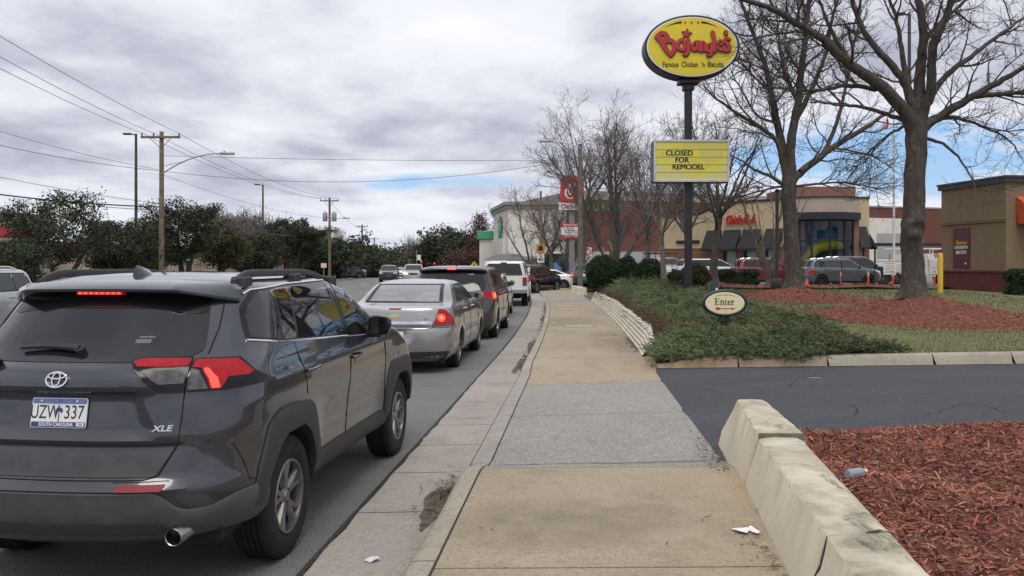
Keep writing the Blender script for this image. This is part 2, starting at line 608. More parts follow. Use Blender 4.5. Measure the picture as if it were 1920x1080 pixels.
def turf_mat():
 m, nt = new_mat('winter_turf')
 v = nt.coord('Object')
 c = nt.ramp(nt.noise(v, 0.8, 6, 0.65, 0.5), [(0.35, (0.20, 0.165, 0.09)), (0.5, (0.13, 0.14, 0.055)), (0.68, (0.085, 0.12, 0.04))])
 c = nt.mix(0.5, c, nt.ramp(nt.noise(v, 28, 5, 0.7), [(0.35, (0.06, 0.075, 0.03)), (0.65, (0.24, 0.21, 0.12))]))
 nt.out(principled(nt, Base_Color=c, Roughness=0.95, Normal=nt.bump(nt.noise(v, 60, 4, 0.7), 0.8, 0.02)))
 return m
M['turf'] = turf_mat()
ys = list(np.arange(-40, 120, 4.0)) + list(np.arange(120, 320, 12.0)) + [340, 400, 500, 700, 1000, 1600, 2600]
offs = [-2600, -900, -400, -200, -120, -80, -60, -45, -32, -26, -22, -19.5, -17.8, -12, -6, 0, 3, 3.4, 6, 9, 9.6, 14, 20, 30, 45, 60, 90, 140, 240, 500, 1000, 2600]
P = []
for y in ys:
 row = []
 for o in offs:
  z = ZR(y) - 0.06
  if o > 9.2:
   z += 0.44
  if o < -18:
   z += 0.1
  row.append((E(min(y, 320)) + o, y, z))
 P.append(row)
mb = MB().grid(P)
g_o = mb.build('ground', M['ground'])
tag(g_o, kind='structure')
def strip(name, o0, o1, y0, y1, z, m, dy=1.0, kind='structure', zf=None, nseg=1):
 yy = np.arange(y0, y1 + 1e-6, dy)
 P = []
 for y in yy:
  P.append([(E(y) + o0 + (o1 - o0) * k / nseg, y, (zf(y, o0 + (o1 - o0) * k / nseg) if zf else z + ZR(y))) for k in range(nseg + 1)])
 ob = MB().grid(P).build(name, m)
 return tag(ob, kind=kind) if kind else ob
strip('road', -17.7, 0.0, -30, 320, 0.0, M['asphalt'], 2.0)
mb = MB()
for o in (-10.35,):
 for y in np.arange(-20, 200, 2.0):
  mb.grid([[(E(yy) + o - 0.06, yy, ZR(yy) + 0.005), (E(yy) + o + 0.06, yy, ZR(yy) + 0.005)] for yy in (y, y + 2.0)])
mk = mb.build('lane_line', M['yellow_paint'])
tag(mk, kind='structure')
mb = MB()
for o in (-3.42, -6.95, -13.6):
 for y in np.arange(-14, 200, 12.2):
  if o == -3.42 and y < 45:
   yy0 = y
  mb.grid([[(E(yy) + o - 0.06, yy, ZR(yy) + 0.005), (E(yy) + o + 0.06, yy, ZR(yy) + 0.005)] for yy in (y + 1.2, y + 2.7, y + 4.2)])
tag(mb.build('lane_dashes', M['white_paint']), kind='structure')
tag(strip('gutter_bed', -0.02, 0.9, -6, 130, 0, M['crack'], 1.0, zf=lambda y, o: ZR(y) + 0.001), kind='structure')
mb = MB()
joints = [-6, -3.2, 0.2, 3.02, 5.86, 6.98, 8.05, 9.05, 10.6, 12.2, 13.6, 16.3, 19.3, 22.3, 25.3]
y = 25.3
while y < 128:
 y += 3.05
 joints.append(y)
for a, b in zip(joints[:-1], joints[1:]):
 P = []
 n = max(2, int((b - a) / 0.35))
 for i in range(n + 1):
  yy = a + 0.006 + (b - a - 0.012) * i / n
  jag = 0.012 * math.sin(yy * 7.1) + 0.010 * math.sin(yy * 17.3 + 1)
  kh = kerb_h(yy)
  row = [(E(yy) + 0.016 + jag, yy, ZR(yy) - 0.02), (E(yy) + 0.016 + jag, yy, ZR(yy) + 0.006), (E(yy) + 0.30, yy, ZR(yy) + 0.010),
               (E(yy) + 0.63, yy, ZR(yy) + 0.016)]
  P.append(row)
 mb.grid(P)
tag(mb.build('gutter', M['gutter'], smooth=40), kind='structure')
mb = MB()
mba = MB()
kj = [-6, -3.2, 0.2, 3.02, 4.52, 7.25, 10.3, 13.3, 16.3, 19.3, 22.3, 25.3]
while kj[-1] < 128:
 kj.append(kj[-1] + 3.05)
for a, b in zip(kj[:-1], kj[1:]):
 P = []
 n = max(3, int((b - a) / 0.18))
 for i in range(n + 1):
  yy = a + 0.005 + (b - a - 0.010) * i / n
  h = kerb_h(yy)
  e = E(yy)
  zb = ZR(yy)
  wob = 0.006 * math.sin(yy * 3.7)
  P.append([(e + 0.628, yy, zb - 0.02), (e + 0.634, yy, zb + 0.012), (e + 0.648 + wob, yy, zb + 0.012 + (h - 0.012) * 0.72), (e + 0.672 + wob, yy, zb + h - 0.004),
                  (e + 0.70, yy, zb + h + 0.002), (e + 0.795, yy, zb + h + 0.003), (e + 0.797, yy, zb - 0.02)])
 (mba if 7.2 < a < 12.9 else mb).grid(P)
tag(mb.build('kerb', M['kerb'], smooth=50), kind='structure')
tag(mba.build('dropped_kerb', M['gutter'], smooth=50), kind='structure')
WALK_R = 2.72
def walk_z(y, o):
 h = kerb_h(y)
 k = (o - 0.8) / (WALK_R - 0.8)
 return ZR(y) + h + (0.11 - h if h < 0.11 else 0.02) * k * 0.55 + 0.002
mbs = {'walk': MB(), 'walk2': MB()}
sj = [(-6, 'walk'), (-4, 'walk'), (-1.9, 'walk'), (0.4, 'walk'), (2.4, 'walk'), (4.42, 'walk'), (6.64, 'walk2'), (7.12, 'walk2'), (9.55, 'walk2'), (12.05, 'walk'), (14.55, 'walk'), (17.6, 'walk'),
      (20.5, 'walk'), (22.3, 'walk'), (25.2, 'walk'), (28.2, 'walk'), (31.0, 'walk'), (34.0, 'walk'), (37.2, 'walk2'), (44.2, 'walk')]
yy = 44.2
while yy < 126:
 yy += 3.0
 sj.append((yy, 'walk'))
for (a, mk_), (b, _) in zip(sj[:-1], sj[1:]):
 n = max(2, int((b - a) / 0.25))
 P = []
 for i in range(n + 1):
  y = a + 0.009 + (b - a - 0.018) * i / n
  ed = 0.004 if i in (0, n) else 0.0
  row = []
  for j, o in enumerate((0.809, 0.83, 1.2, 1.7, 2.2, WALK_R - 0.02, WALK_R + 0.12)):
   row.append((E(y) + o, y, walk_z(y, o) - ed - (0.004 if j == 0 else 0)))
  P.append(row)
 P = [[(q[0], q[1], q[2] - 0.05) for q in P[0]]] + P + [[(q[0], q[1], q[2] - 0.05) for q in P[-1]]]
 mbs[mk_].grid(P)
tag(mbs['walk'].build('pavement', M['walk'], smooth=40), kind='structure')
tag(mbs['walk2'].build('driveway_apron', M['walk2'], smooth=40), kind='structure')
tag(strip('pavement_bed', 0.79, 2.95, -6, 126, 0, M['crack'], 0.25, zf=lambda y, o: walk_z(y, max(.8, o)) - 0.022), kind='structure')
def crack(mb, pts, w=0.012, z=0.004, jag=0.03, step=0.08, zf=None):
 """meandering crack as a thin ribbon lying on the surface"""
 out = []
 for (x0, y0), (x1, y1) in zip(pts[:-1], pts[1:]):
  L = math.hypot(x1 - x0, y1 - y0)
  n = max(1, int(L / step))
  for i in range(n):
   t = i / n
   nx, ny = -(y1 - y0) / L, (x1 - x0) / L
   j = random.uniform(-jag, jag) if (i or len(out)) else 0
   out.append((x0 + (x1 - x0) * t + nx * j, y0 + (y1 - y0) * t + ny * j))
 out.append(pts[-1])
 P = []
 for i, (x, y) in enumerate(out):
  a, b = out[max(0, i - 1)], out[min(len(out) - 1, i + 1)]
  L = math.hypot(b[0] - a[0], b[1] - a[1]) or 1
  nx, ny = -(b[1] - a[1]) / L, (b[0] - a[0]) / L
  ww = w * random.uniform(0.35, 1.2) * (0.3 if i in (0, len(out) - 1) else 1)
  zz = zf(x, y) + z if zf else z
  P.append([(x - nx * ww / 2, y - ny * ww / 2, zz), (x + nx * ww / 2, y + ny * ww / 2, zz)])
 mb.grid(P)
mb = MB()
for y0 in np.arange(-2, 60, 2.0):      # ragged open seam between street and gutter
 crack(mb, [(E(y0) + 0.005, y0), (E(y0 + 2) + 0.005, y0 + 2)], 0.028 if y0 < 30 else 0.045, 0.0095, 0.012, 0.05)
wz = lambda x, y: walk_z(y, x - E(y))
crack(mb, [(E(6.9) + .85, 6.86), (E(7) + 1.5, 7.02), (E(7) + 2.1, 6.98), (E(7) + 2.7, 7.1)], 0.016, 0.004, 0.02, 0.07, wz)
crack(mb, [(E(9.6) + .1, 9.4), (E(9.6) + .5, 9.45)], 0.010, 0.015, 0.02, 0.07)
tag(mb.build('pavement_cracks', M['crack'], smooth=0), kind='structure')
for (ya, yb, oa, ob, nm, lab) in ((21.5, 22.1, 1.25, 2.05, 'utility_cover', 'pale rectangular cover plate set in the pavement slab just beyond the second joint'),
                                  (29.6, 30.0, 1.05, 1.9, 'utility_cover', 'narrow dark-edged cover plate in the pavement further on, before the second driveway')):
 t = thing(nm, lab, 'cover plate', (E(ya) + oa, ya, walk_z(ya, oa) + 0.003), group='cover plates in the pavement')
 q = MB().bbox(0.015, 0.015, 0, ob - oa - .015, yb - ya - .015, 0.008, 0.003).build('lid', mat('lid_concrete', (0.36, 0.345, 0.31), 0.85, var=0.2, bump=0.3), t)
 fr = MB()
 wq, hq = ob - oa, yb - ya
 for (a, b, c, d) in ((0, 0, wq, .014), (0, hq - .014, wq, hq), (0, .014, .014, hq - .014), (wq - .014, .014, wq, hq - .014)):
  fr.box(a, b, 0, c, d, 0.006)
 fr.build('frame', M['crack'], t)
P = []
for i in range(25):
 y = 7.0 + 6.6 * i / 24
 row = []
 for j in range(40):
  x = E(y) + WALK_R + 0.02 + (40 - WALK_R) * (j / 39) ** 1.5
  zz = max(drive_z(x), 0.075) if j else walk_z(y, WALK_R) - 0.008
  row.append((x, y - 0.03 * (x - 2), zz))
 P.append(row)
tag(MB().grid(P).build('drive', M['drive'], smooth=60), kind='structure')
mb = MB()
dzf = lambda x, y: drive_z(x) + 0.002
for pts in ([W(1590, 748, z=.22)[:2], W(1612, 768, z=.22)[:2]], [W(1732, 765, z=.26)[:2], W(1800, 748, z=.26)[:2], W(1850, 752, z=.26)[:2], W(1900, 768, z=.26)[:2]],
   [W(1480, 720, z=.2)[:2], W(1495, 708, z=.2)[:2], W(1530, 700, z=.2)[:2]], [W(1690, 705, z=.25)[:2], W(1760, 715, z=.25)[:2]], [W(1330, 705, z=.15)[:2], W(1460, 712, z=.17)[:2]]):
 crack(mb, pts, 0.013, 0.003, 0.05, 0.09, dzf)
tag(mb.build('drive_cracks', mat('drive_crack', (0.018, 0.018, 0.019), 0.95), smooth=0), kind='structure')
tag(MB().grid([[(x, y, 0.47) for x in np.linspace(5.5, 90, 12)] for y in np.linspace(37, 128, 12)]).build('parking_lot', M['lot']), kind='structure')
tag(MB().grid([[(x, y, 0.055) for x in np.linspace(-90, -24, 6)] for y in np.linspace(10, 170, 10)]).build('left_parking_lot', M['lot']), kind='structure')
strip('left_kerb', -17.95, -17.7, -20, 104, 0.14, M['kerb'], 2.0)
mb = MB()
P = []
for y in np.arange(-20, 105, 2.0):
 P.append([(E(y) - 17.7, y, 0.0), (E(y) - 17.72, y, .14)])
mb.grid(P)
tag(mb.build('left_kerb_face', M['kerb']), kind='structure')
strip('left_verge', -26.0, -17.95, -20, 104, 0.15, M['turf'], 2.0)
# ================================================================= VEHICLES
def paint(name, col, metal=0.35, rough=0.28, dirt=0.25, dcol=(0.16, 0.14, 0.12)):
 m, nt = new_mat(name)
 v = nt.coord('Object')
 fl = nt.noise(v, 900, 2, 0.5)
 c = nt.ramp(fl, [(0.35, tuple(q * 0.86 for q in col)), (0.65, tuple(min(1, q * 1.14) for q in col))])
 sp = nt.n('ShaderNodeSeparateXYZ')
 nt.t.links.new(v, sp.inputs[0])
 low = nt.ramp(sp.outputs[2], [(0.25, 1.0), (0.85, 0.12)])     # road film thrown up from the street
 dz_ = nt.math('MULTIPLY', nt.math('MULTIPLY', low, nt.ramp(nt.noise(v, 4, 7, 0.65), [(0.25, 0.35), (0.7, 1.0)])), dirt)
 c = nt.mix(dz_, c, dcol)
 b = nt.n('ShaderNodeBsdfPrincipled')
 nt.set(b.inputs['Base Color'], c)
 b.inputs['Metallic'].default_value = metal
 nt.set(b.inputs['Roughness'], nt.math('ADD', rough, nt.math('MULTIPLY', dz_, 0.9)))
 b.inputs['Coat Weight'].default_value = 1.0
 nt.set(b.inputs['Coat Roughness'], nt.math('ADD', 0.02, nt.math('MULTIPLY', dz_, 0.45)))
 nt.out(b.outputs[0])
 return m
def glassy(name, col, rough=0.02, spec=0.6):
 m, nt = new_mat(name)
 nt.out(principled(nt, Base_Color=col, Roughness=rough, Specular_IOR_Level=spec))
 return m
M['glass_dark'] = glassy('tinted_car_glass', (0.008, 0.009, 0.010))
M['glass_mid'] = glassy('car_glass', (0.03, 0.036, 0.036))
M['glass_rear'] = glassy('rear_car_glass', (0.012, 0.013, 0.015), 0.05)
m_, nt_ = new_mat('clear_car_glass')
mx = nt_.n('ShaderNodeMixShader')
fr_ = nt_.n('ShaderNodeFresnel')
fr_.inputs[0].default_value = 1.9
tr_ = nt_.n('ShaderNodeBsdfTransparent')
tr_.inputs[0].default_value = (0.72, 0.80, 0.77, 1)
gl_ = nt_.n('ShaderNodeBsdfGlossy')
gl_.inputs['Roughness'].default_value = 0.02
nt_.t.links.new(nt_.math('ADD', fr_.outputs[0], 0.34), mx.inputs[0])
nt_.t.links.new(tr_.outputs[0], mx.inputs[1])
nt_.t.links.new(gl_.outputs[0], mx.inputs[2])
nt_.out(mx.outputs[0])
M['glass_clear'] = m_
M['tyre'] = mat('tyre_rubber', (0.016, 0.016, 0.017), 0.82, var=0.35, vscale=9, bump=0.35, bscale=90, spec=0.3)
M['rim'] = mat('alloy_rim', (0.21, 0.205, 0.20), 0.36, metal=0.85, var=0.25, vscale=12)
M['rim_dark'] = mat('dark_alloy_rim', (0.055, 0.055, 0.058), 0.4, metal=0.7)
M['disc'] = mat('brake_disc', (0.05, 0.048, 0.046), 0.55, metal=0.5)
M['plastic'] = mat('black_trim_plastic', (0.032, 0.033, 0.035), 0.55, var=0.18, vscale=30, bump=0.12, bscale=300, spec=0.4)
M['plastic_grey'] = mat('grey_trim_plastic', (0.060, 0.062, 0.066), 0.55, var=0.2, vscale=8, bump=0.10, bscale=300, spec=0.4)
M['gloss_black'] = mat('gloss_black_trim', (0.007, 0.007, 0.008), 0.16, spec=0.3)
M['chrome'] = mat('chrome', (0.72, 0.72, 0.73), 0.10, metal=1.0)
M['seam'] = mat('panel_gap', (0.006, 0.006, 0.006), 0.9)
M['under'] = mat('underbody', (0.012, 0.012, 0.012), 0.95)
M['lens_red'] = mat('red_tail_lens', (0.20, 0.004, 0.008), 0.22, spec=0.35, var=0.35, vscale=22, emit=((1.0, 0.01, 0.018), 0.10))
M['lens_red_off'] = mat('dull_red_lens', (0.22, 0.010, 0.014), 0.2, coat=0.4)
M['lens_lit'] = mat('lit_brake_lens', (0.9, 0.05, 0.03), 0.15, coat=0.6, emit=((1.0, 0.04, 0.025), 1.25))
M['lens_amber'] = mat('lit_bulb_lens', (0.9, 0.2, 0.03), 0.2, emit=((1.0, 0.16, 0.02), 1.7))
M['lens_clear'] = mat('clear_lamp_lens', (0.075, 0.075, 0.08), 0.3, metal=0.1, spec=0.35, var=0.6, vscale=26)
M['headlamp'] = mat('headlamp_lens', (0.7, 0.72, 0.74), 0.08, metal=0.3, coat=1.0)
M['headlamp_lit'] = mat('lit_headlamp_lens', (0.8, 0.8, 0.75), 0.1, emit=((1.0, 0.95, 0.8), 1.6))
M['plate_white'] = mat('plate_white', (0.66, 0.67, 0.68), 0.35, var=0.05)
M['plate_blue'] = mat('plate_blue', (0.035, 0.045, 0.16), 0.35)
M['plate_sky'] = mat('plate_fade', (0.13, 0.17, 0.36), 0.35, var=0.35, vscale=40)
M['plate_ink'] = mat('plate_ink', (0.02, 0.02, 0.024), 0.4)
M['plate_red'] = mat('plate_red', (0.35, 0.03, 0.03), 0.4)
M['seat'] = mat('grey_seat_cloth', (0.40, 0.40, 0.39), 0.9, var=0.15)
M['seat_dark'] = mat('dark_seat_cloth', (0.06, 0.06, 0.062), 0.9, var=0.15)
M['red_cloth'] = mat('red_cloth', (0.45, 0.05, 0.05), 0.8, var=0.2)
class Surf:
 """car body as stacked rounded plan curves; rows of (z, half width, y rear, corner length rear, y front, corner length front)"""
 def __init__(s, rows, pr=2.7, pf=2.5, flares=(), rear_mod=None, side_mod=None):
  a = np.array(rows, float)
  s.z, s.a = a[:, 0], a
  s.pr, s.pf = pr, pf
  s.flares, s.rear_mod, s.side_mod = flares, rear_mod, side_mod
  s.z0, s.z1 = s.z[0], s.z[-1]
 def par(s, z):
  return [pchip(s.z, s.a[:, k], z) for k in range(1, 6)]
 def flare(s, y, z):
  f = 0.0
  for (yc, zc, r, amt) in s.flares:
   d = np.sqrt((y - yc) ** 2 + (z - zc) ** 2)
   f = f + amt * np.exp(-((d - r) / 0.16) ** 2)
  if s.side_mod is not None:
   f = f + s.side_mod(y, z)
  return f
 def side_x(s, y, z):
  w, yr, Lr, yf, Lf = s.par(z)
  dr = np.clip((Lr - (y - yr)) / Lr, 0, 0.99999)
  df = np.clip((Lf - (yf - y)) / Lf, 0, 0.99999)
  g = (1 - dr ** s.pr) ** (1 / s.pr) * (1 - df ** s.pf) ** (1 / s.pf)
  return w * g + s.flare(y, z) * g
 def rear_y(s, x, z):
  w, yr, Lr, yf, Lf = s.par(z)
  q = np.clip(np.abs(x) / w, 0, 0.99999)
  y = yr + Lr * (1 - (1 - q ** s.pr) ** (1 / s.pr))
  if s.rear_mod is not None:
   y = y + s.rear_mod(np.abs(x), z)
  return y
 def front_y(s, x, z):
  w, yr, Lr, yf, Lf = s.par(z)
  q = np.clip(np.abs(x) / w, 0, 0.99999)
  return yf - Lf * (1 - (1 - q ** s.pf) ** (1 / s.pf))
 def top_z(s, x, y):
  lo, hi = s.z[len(s.z) // 2] * 0.6, s.z1
  for _ in range(26):
   m = (lo + hi) / 2
   w, yr, Lr, yf, Lf = s.par(m)
   ok = (yr < y < yf) and s.side_x(y, m) > abs(x)
   if ok:
    lo = m
   else:
    hi = m
  return lo
 def pt(s, u, z, tab):
  """u 0..1 rear arc, 1..2 side, 2..3 front arc"""
  w, yr, Lr, yf, Lf = s.par(z)
  u = np.asarray(u, float)
  th = np.interp(u, tab[0], tab[1])
  sn, cs = np.abs(np.sin(th)), np.abs(np.cos(th))
  xr_, yr_ = sn ** (2 / s.pr), yr + Lr * (1 - cs ** (2 / s.pr))
  th2 = np.interp(u - 2, tab[2], tab[3])
  sn2, cs2 = np.abs(np.sin(th2)), np.abs(np.cos(th2))
  xf_, yf_ = cs2 ** (2 / s.pf), yf - Lf * (1 - sn2 ** (2 / s.pf))
  ys_ = (yr + Lr) + (yf - Lf - yr - Lr) * np.clip(u - 1, 0, 1)
  g = np.where(u < 1, xr_, np.where(u > 2, xf_, 1.0))
  y = np.where(u < 1, yr_, np.where(u > 2, yf_, ys_))
  x = w * g + s.flare(y, z) * g
  if s.rear_mod is not None:
   y = y + np.where(u < 1, s.rear_mod(np.abs(x), z), 0)
  return x, y
 def table(s, zref):
  w, yr, Lr, yf, Lf = [float(q) for q in s.par(zref)]
  th = np.linspace(0, PI / 2, 900)
  out = []
  for p, L, fl in ((s.pr, Lr, 0), (s.pf, Lf, 1)):
   x = w * np.abs(np.sin(th)) ** (2 / p)
   y = L * (1 - np.abs(np.cos(th)) ** (2 / p))
   if fl:
    x = w * np.abs(np.cos(th)) ** (2 / p)
    y = L * (1 - np.abs(np.sin(th)) ** (2 / p))
   d = np.concatenate([[0], np.cumsum(np.hypot(np.diff(x), np.diff(y)))])
   out += [d / d[-1], th]
  s.len = (None,)
  return out
def MB_():
 return MB()
class Car:
 def __init__(s, name, label, surf, zref=0.7, group=None, cat='car'):
  s.root = thing(name, label, cat, group=group)
  s.s = surf
  s.tab = surf.table(zref)
 def mapf(s, mode, sg=1):
  S_ = s.s
  if mode == 'side':
   return lambda a, b: Vector((sg * float(S_.side_x(a, b)), a, b))
  if mode == 'rear':
   return lambda a, b: Vector((a, float(S_.rear_y(a, b)), b))
  if mode == 'front':
   return lambda a, b: Vector((a, float(S_.front_y(a, b)), b))
  if mode == 'top':
   return lambda a, b: Vector((a, b, S_.top_z(a, b)))
  if mode == 'wrap':
   def f(a, b):
    x, y = S_.pt(a, b, s.tab)
    return Vector((sg * float(x), float(y), b))
   return f
 def nrm(s, f, a, b, mode, sg):
  e = 0.006
  p = f(a, b)
  d1, d2 = f(a + e, b) - f(a - e, b), f(a, b + e) - f(a, b - e)
  n = d1.cross(d2)
  if n.length < 1e-12:
   n = Vector((0, 0, 1))
  n.normalize()
  c = {'side': Vector((sg, 0, 0)), 'rear': Vector((0, -1, 0)), 'front': Vector((0, 1, 0)), 'top': Vector((0, 0, 1))}.get(mode)
  if c is None:
   c = Vector((p.x, p.y - 0.0, 0))
   c = Vector((sg * 0.7, -0.7, 0)) if a < 1 else (Vector((sg, 0, 0)) if a < 2 else Vector((sg * .7, .7, 0)))
  if n.dot(c) < 0:
   n = -n
  return p, n
 def patch(s, mb, poly, mode='side', sg=1, step=0.08, off=0.004, thick=0.012, mi=None, hole=None):
  f = s.mapf(mode, sg)
  bm = bmesh.new()
  vs_ = [bm.verts.new((p[0], p[1], 0)) for p in poly]
  bm.faces.new(vs_)
  xs, zs = [p[0] for p in poly], [p[1] for p in poly]
  st = step if not hasattr(step, '__len__') else step[0]
  st2 = step if not hasattr(step, '__len__') else step[1]
  for k in range(int(math.floor(min(xs) / st)), int(math.ceil(max(xs) / st)) + 1):
   bmesh.ops.bisect_plane(bm, geom=list(bm.verts) + list(bm.edges) + list(bm.faces), plane_co=(k * st + 1e-4, 0, 0), plane_no=(1, 0, 0), dist=1e-5)
  for k in range(int(math.floor(min(zs) / st2)), int(math.ceil(max(zs) / st2)) + 1):
   bmesh.ops.bisect_plane(bm, geom=list(bm.verts) + list(bm.edges) + list(bm.faces), plane_co=(0, k * st2 + 1e-4, 0), plane_no=(0, 1, 0), dist=1e-5)
  bm.verts.index_update()
  bm.edges.index_update()
  pos, low = [], []
  for q in bm.verts:
   p, n = s.nrm(f, q.co.x, q.co.y, mode, sg)
   pos.append(tuple(p + n * off))
   low.append(tuple(p + n * (off - thick)))
  faces = [tuple(q.index for q in fc.verts) for fc in bm.faces]
  fc = faces[len(faces) // 2]
  a, b, c = Vector(pos[fc[0]]), Vector(pos[fc[1]]), Vector(pos[fc[2]])
  p, n = s.nrm(f, bm.verts[:][fc[0]].co.x, bm.verts[:][fc[0]].co.y, mode, sg)
  if (b - a).cross(c - a).dot(n) < 0:
   faces = [tuple(reversed(q)) for q in faces]
  nb = len(pos)
  rim = []
  for ed in bm.edges:
   if len(ed.link_faces) == 1:
    i, j = ed.verts[0].index, ed.verts[1].index
    rim.append((i, j, j + nb, i + nb))
  bm.free()
  mb.add(pos + low, faces + rim, mi)
  return mb
 def line(s, mb, pts, mode='side', sg=1, r=0.0035, off=0.0, step=0.06, sides=5, mi=None, flat=None):
  f = s.mapf(mode, sg)
  out = []
  for (a0, b0), (a1, b1) in zip(pts[:-1], pts[1:]):
   n = max(1, int(math.hypot(a1 - a0, b1 - b0) / step))
   for i in range(n):
    out.append((a0 + (a1 - a0) * i / n, b0 + (b1 - b0) * i / n))
  out.append(pts[-1])
  P = []
  for a, b in out:
   p, n = s.nrm(f, a, b, mode, sg)
   P.append(p + n * off)
  mb.tube(P, r, sides, mi)
  return mb
 def gap(s, pts, mode='side', sg=1, r=0.0045, off=0.0, step=0.08):
  s.line(MB_(), pts, mode, sg, r, off, step).build('panel_gap', M['seam'], s.root, 60)
 def body(s, mats, du=0.05, dz=0.05, arches=(), cuts=(), rear_du=None, underz=0.3):
  """arches: (yc, zc, R).  cuts: (mode, polygon, z0) openings for see-through glass"""
  S_ = s.s
  w, yr, Lr, yf, Lf = [float(q) for q in S_.par(0.7)]
  rl = rear_du or du
  ur = np.linspace(0, 1, max(8, int((w + Lr * 0.6) / rl)))
  us = 1 + np.linspace(0, 1, max(8, int((yf - yr - Lr - Lf) / du)))[1:-1]
  uf = 2 + np.linspace(0, 1, max(8, int((w + Lf * .6) / (du * 1.3))))
  U = np.concatenate([ur, us, uf])
  zz = []
  for a, b in zip(S_.z[:-1], S_.z[1:]):
   n = max(1, int(round((b - a) / dz)))
   zz += list(a + (b - a) * np.arange(n) / n)
  zz.append(S_.z1)
  zz = np.array(sorted(set(np.round(zz, 5))))
  V = []
  for z in zz:
   x, y = S_.pt(U, z, s.tab)
   V.append(np.stack([x, y, np.full_like(x, z)], 1))
  V = np.array(V)
  nz, nu = V.shape[:2]
  V = V.reshape(-1, 3)
  for (yc, zc, rr) in arches:
   d = np.hypot(V[:, 1] - yc, V[:, 2] - zc)
   k = (np.abs(d - rr) < du * 0.75) & (V[:, 0] > 0.45)
   q = np.where(k, rr / np.maximum(d, 1e-6), 1.0)
   ny, nz_ = yc + (V[:, 1] - yc) * q, zc + (V[:, 2] - zc) * q
   ok = k & (nz_ > V[:, 2].min() + 1e-3)
   V[ok, 1], V[ok, 2] = ny[ok], nz_[ok]
   V[ok, 0] = np.maximum(0.3, S_.side_x(V[ok, 1], V[ok, 2]))
  faces = []
  for i in range(nz - 1):
   for j in range(nu - 1):
    faces.append((i * nu + j, i * nu + j + 1, (i + 1) * nu + j + 1, (i + 1) * nu + j))
  faces = np.array(faces)
  C = V[faces].mean(1)
  keep = np.ones(len(faces), bool)
  for (yc, zc, rr) in arches:
   dv = np.hypot(V[:, 1] - yc, V[:, 2] - zc)
   keep &= ~((dv[faces] <= rr + 1e-4).all(1) & (C[:, 0] > 0.45))
  for (mode, poly) in cuts:
   pp = np.array(poly)
   a = C[:, 1] if mode == 'side' else C[:, 0]
   ins = inside(pp, a, C[:, 2])
   if mode == 'rear':
    ins &= C[:, 1] < yr * 0.25
   if mode == 'front':
    ins &= C[:, 1] > 0
   if mode == 'side':
    ins &= C[:, 0] > 0.35
   keep &= ~ins
  faces = faces[keep]
  mb = MB()
  mb.add([tuple(q) for q in V], [tuple(q) for q in faces])
  mb.add([(-q[0], q[1], q[2]) for q in V], [tuple(reversed(q)) for q in faces])
  ob = mb.build('body', mats, s.root, smooth=32, weld=True)
  mu = MB()
  xw = w * 0.86
  ya, yb = yr + 0.25, yf - 0.25
  edges = [ya] + sum([[yc - rr, yc + rr] for yc, zc, rr in sorted(arches)], []) + [yb]
  for a, b in zip(edges[0::2], edges[1::2]):
   mu.box(-xw, a, underz - 0.04, xw, b, underz + 0.06)
  for (yc, zc, rr) in arches:
   mu.box(-0.45, yc - rr, underz, 0.45, yc + rr, underz + 0.12)
   for sg in (-1, 1):
    P = []
    for k in range(13):
     t = PI * k / 12 * 1.1 - 0.05 * PI
     yy, zz_ = yc + (rr + 0.004) * math.cos(t), zc + (rr + 0.004) * math.sin(t)
     xo = max(0.5, float(S_.side_x(yy, max(zz_, S_.z0))) - 0.004)
     P.append([(sg * 0.45, yy, zz_), (sg * xo, yy, zz_)])
    mu.grid(P)
    mu.prism([(yc + rr * math.cos(PI * k / 12), zc + rr * math.sin(PI * k / 12)) for k in range(13)], sg * 0.44, sg * 0.45, axis='x')
  mu.build('underbody', M['under'], s.root, smooth=30)
  return ob
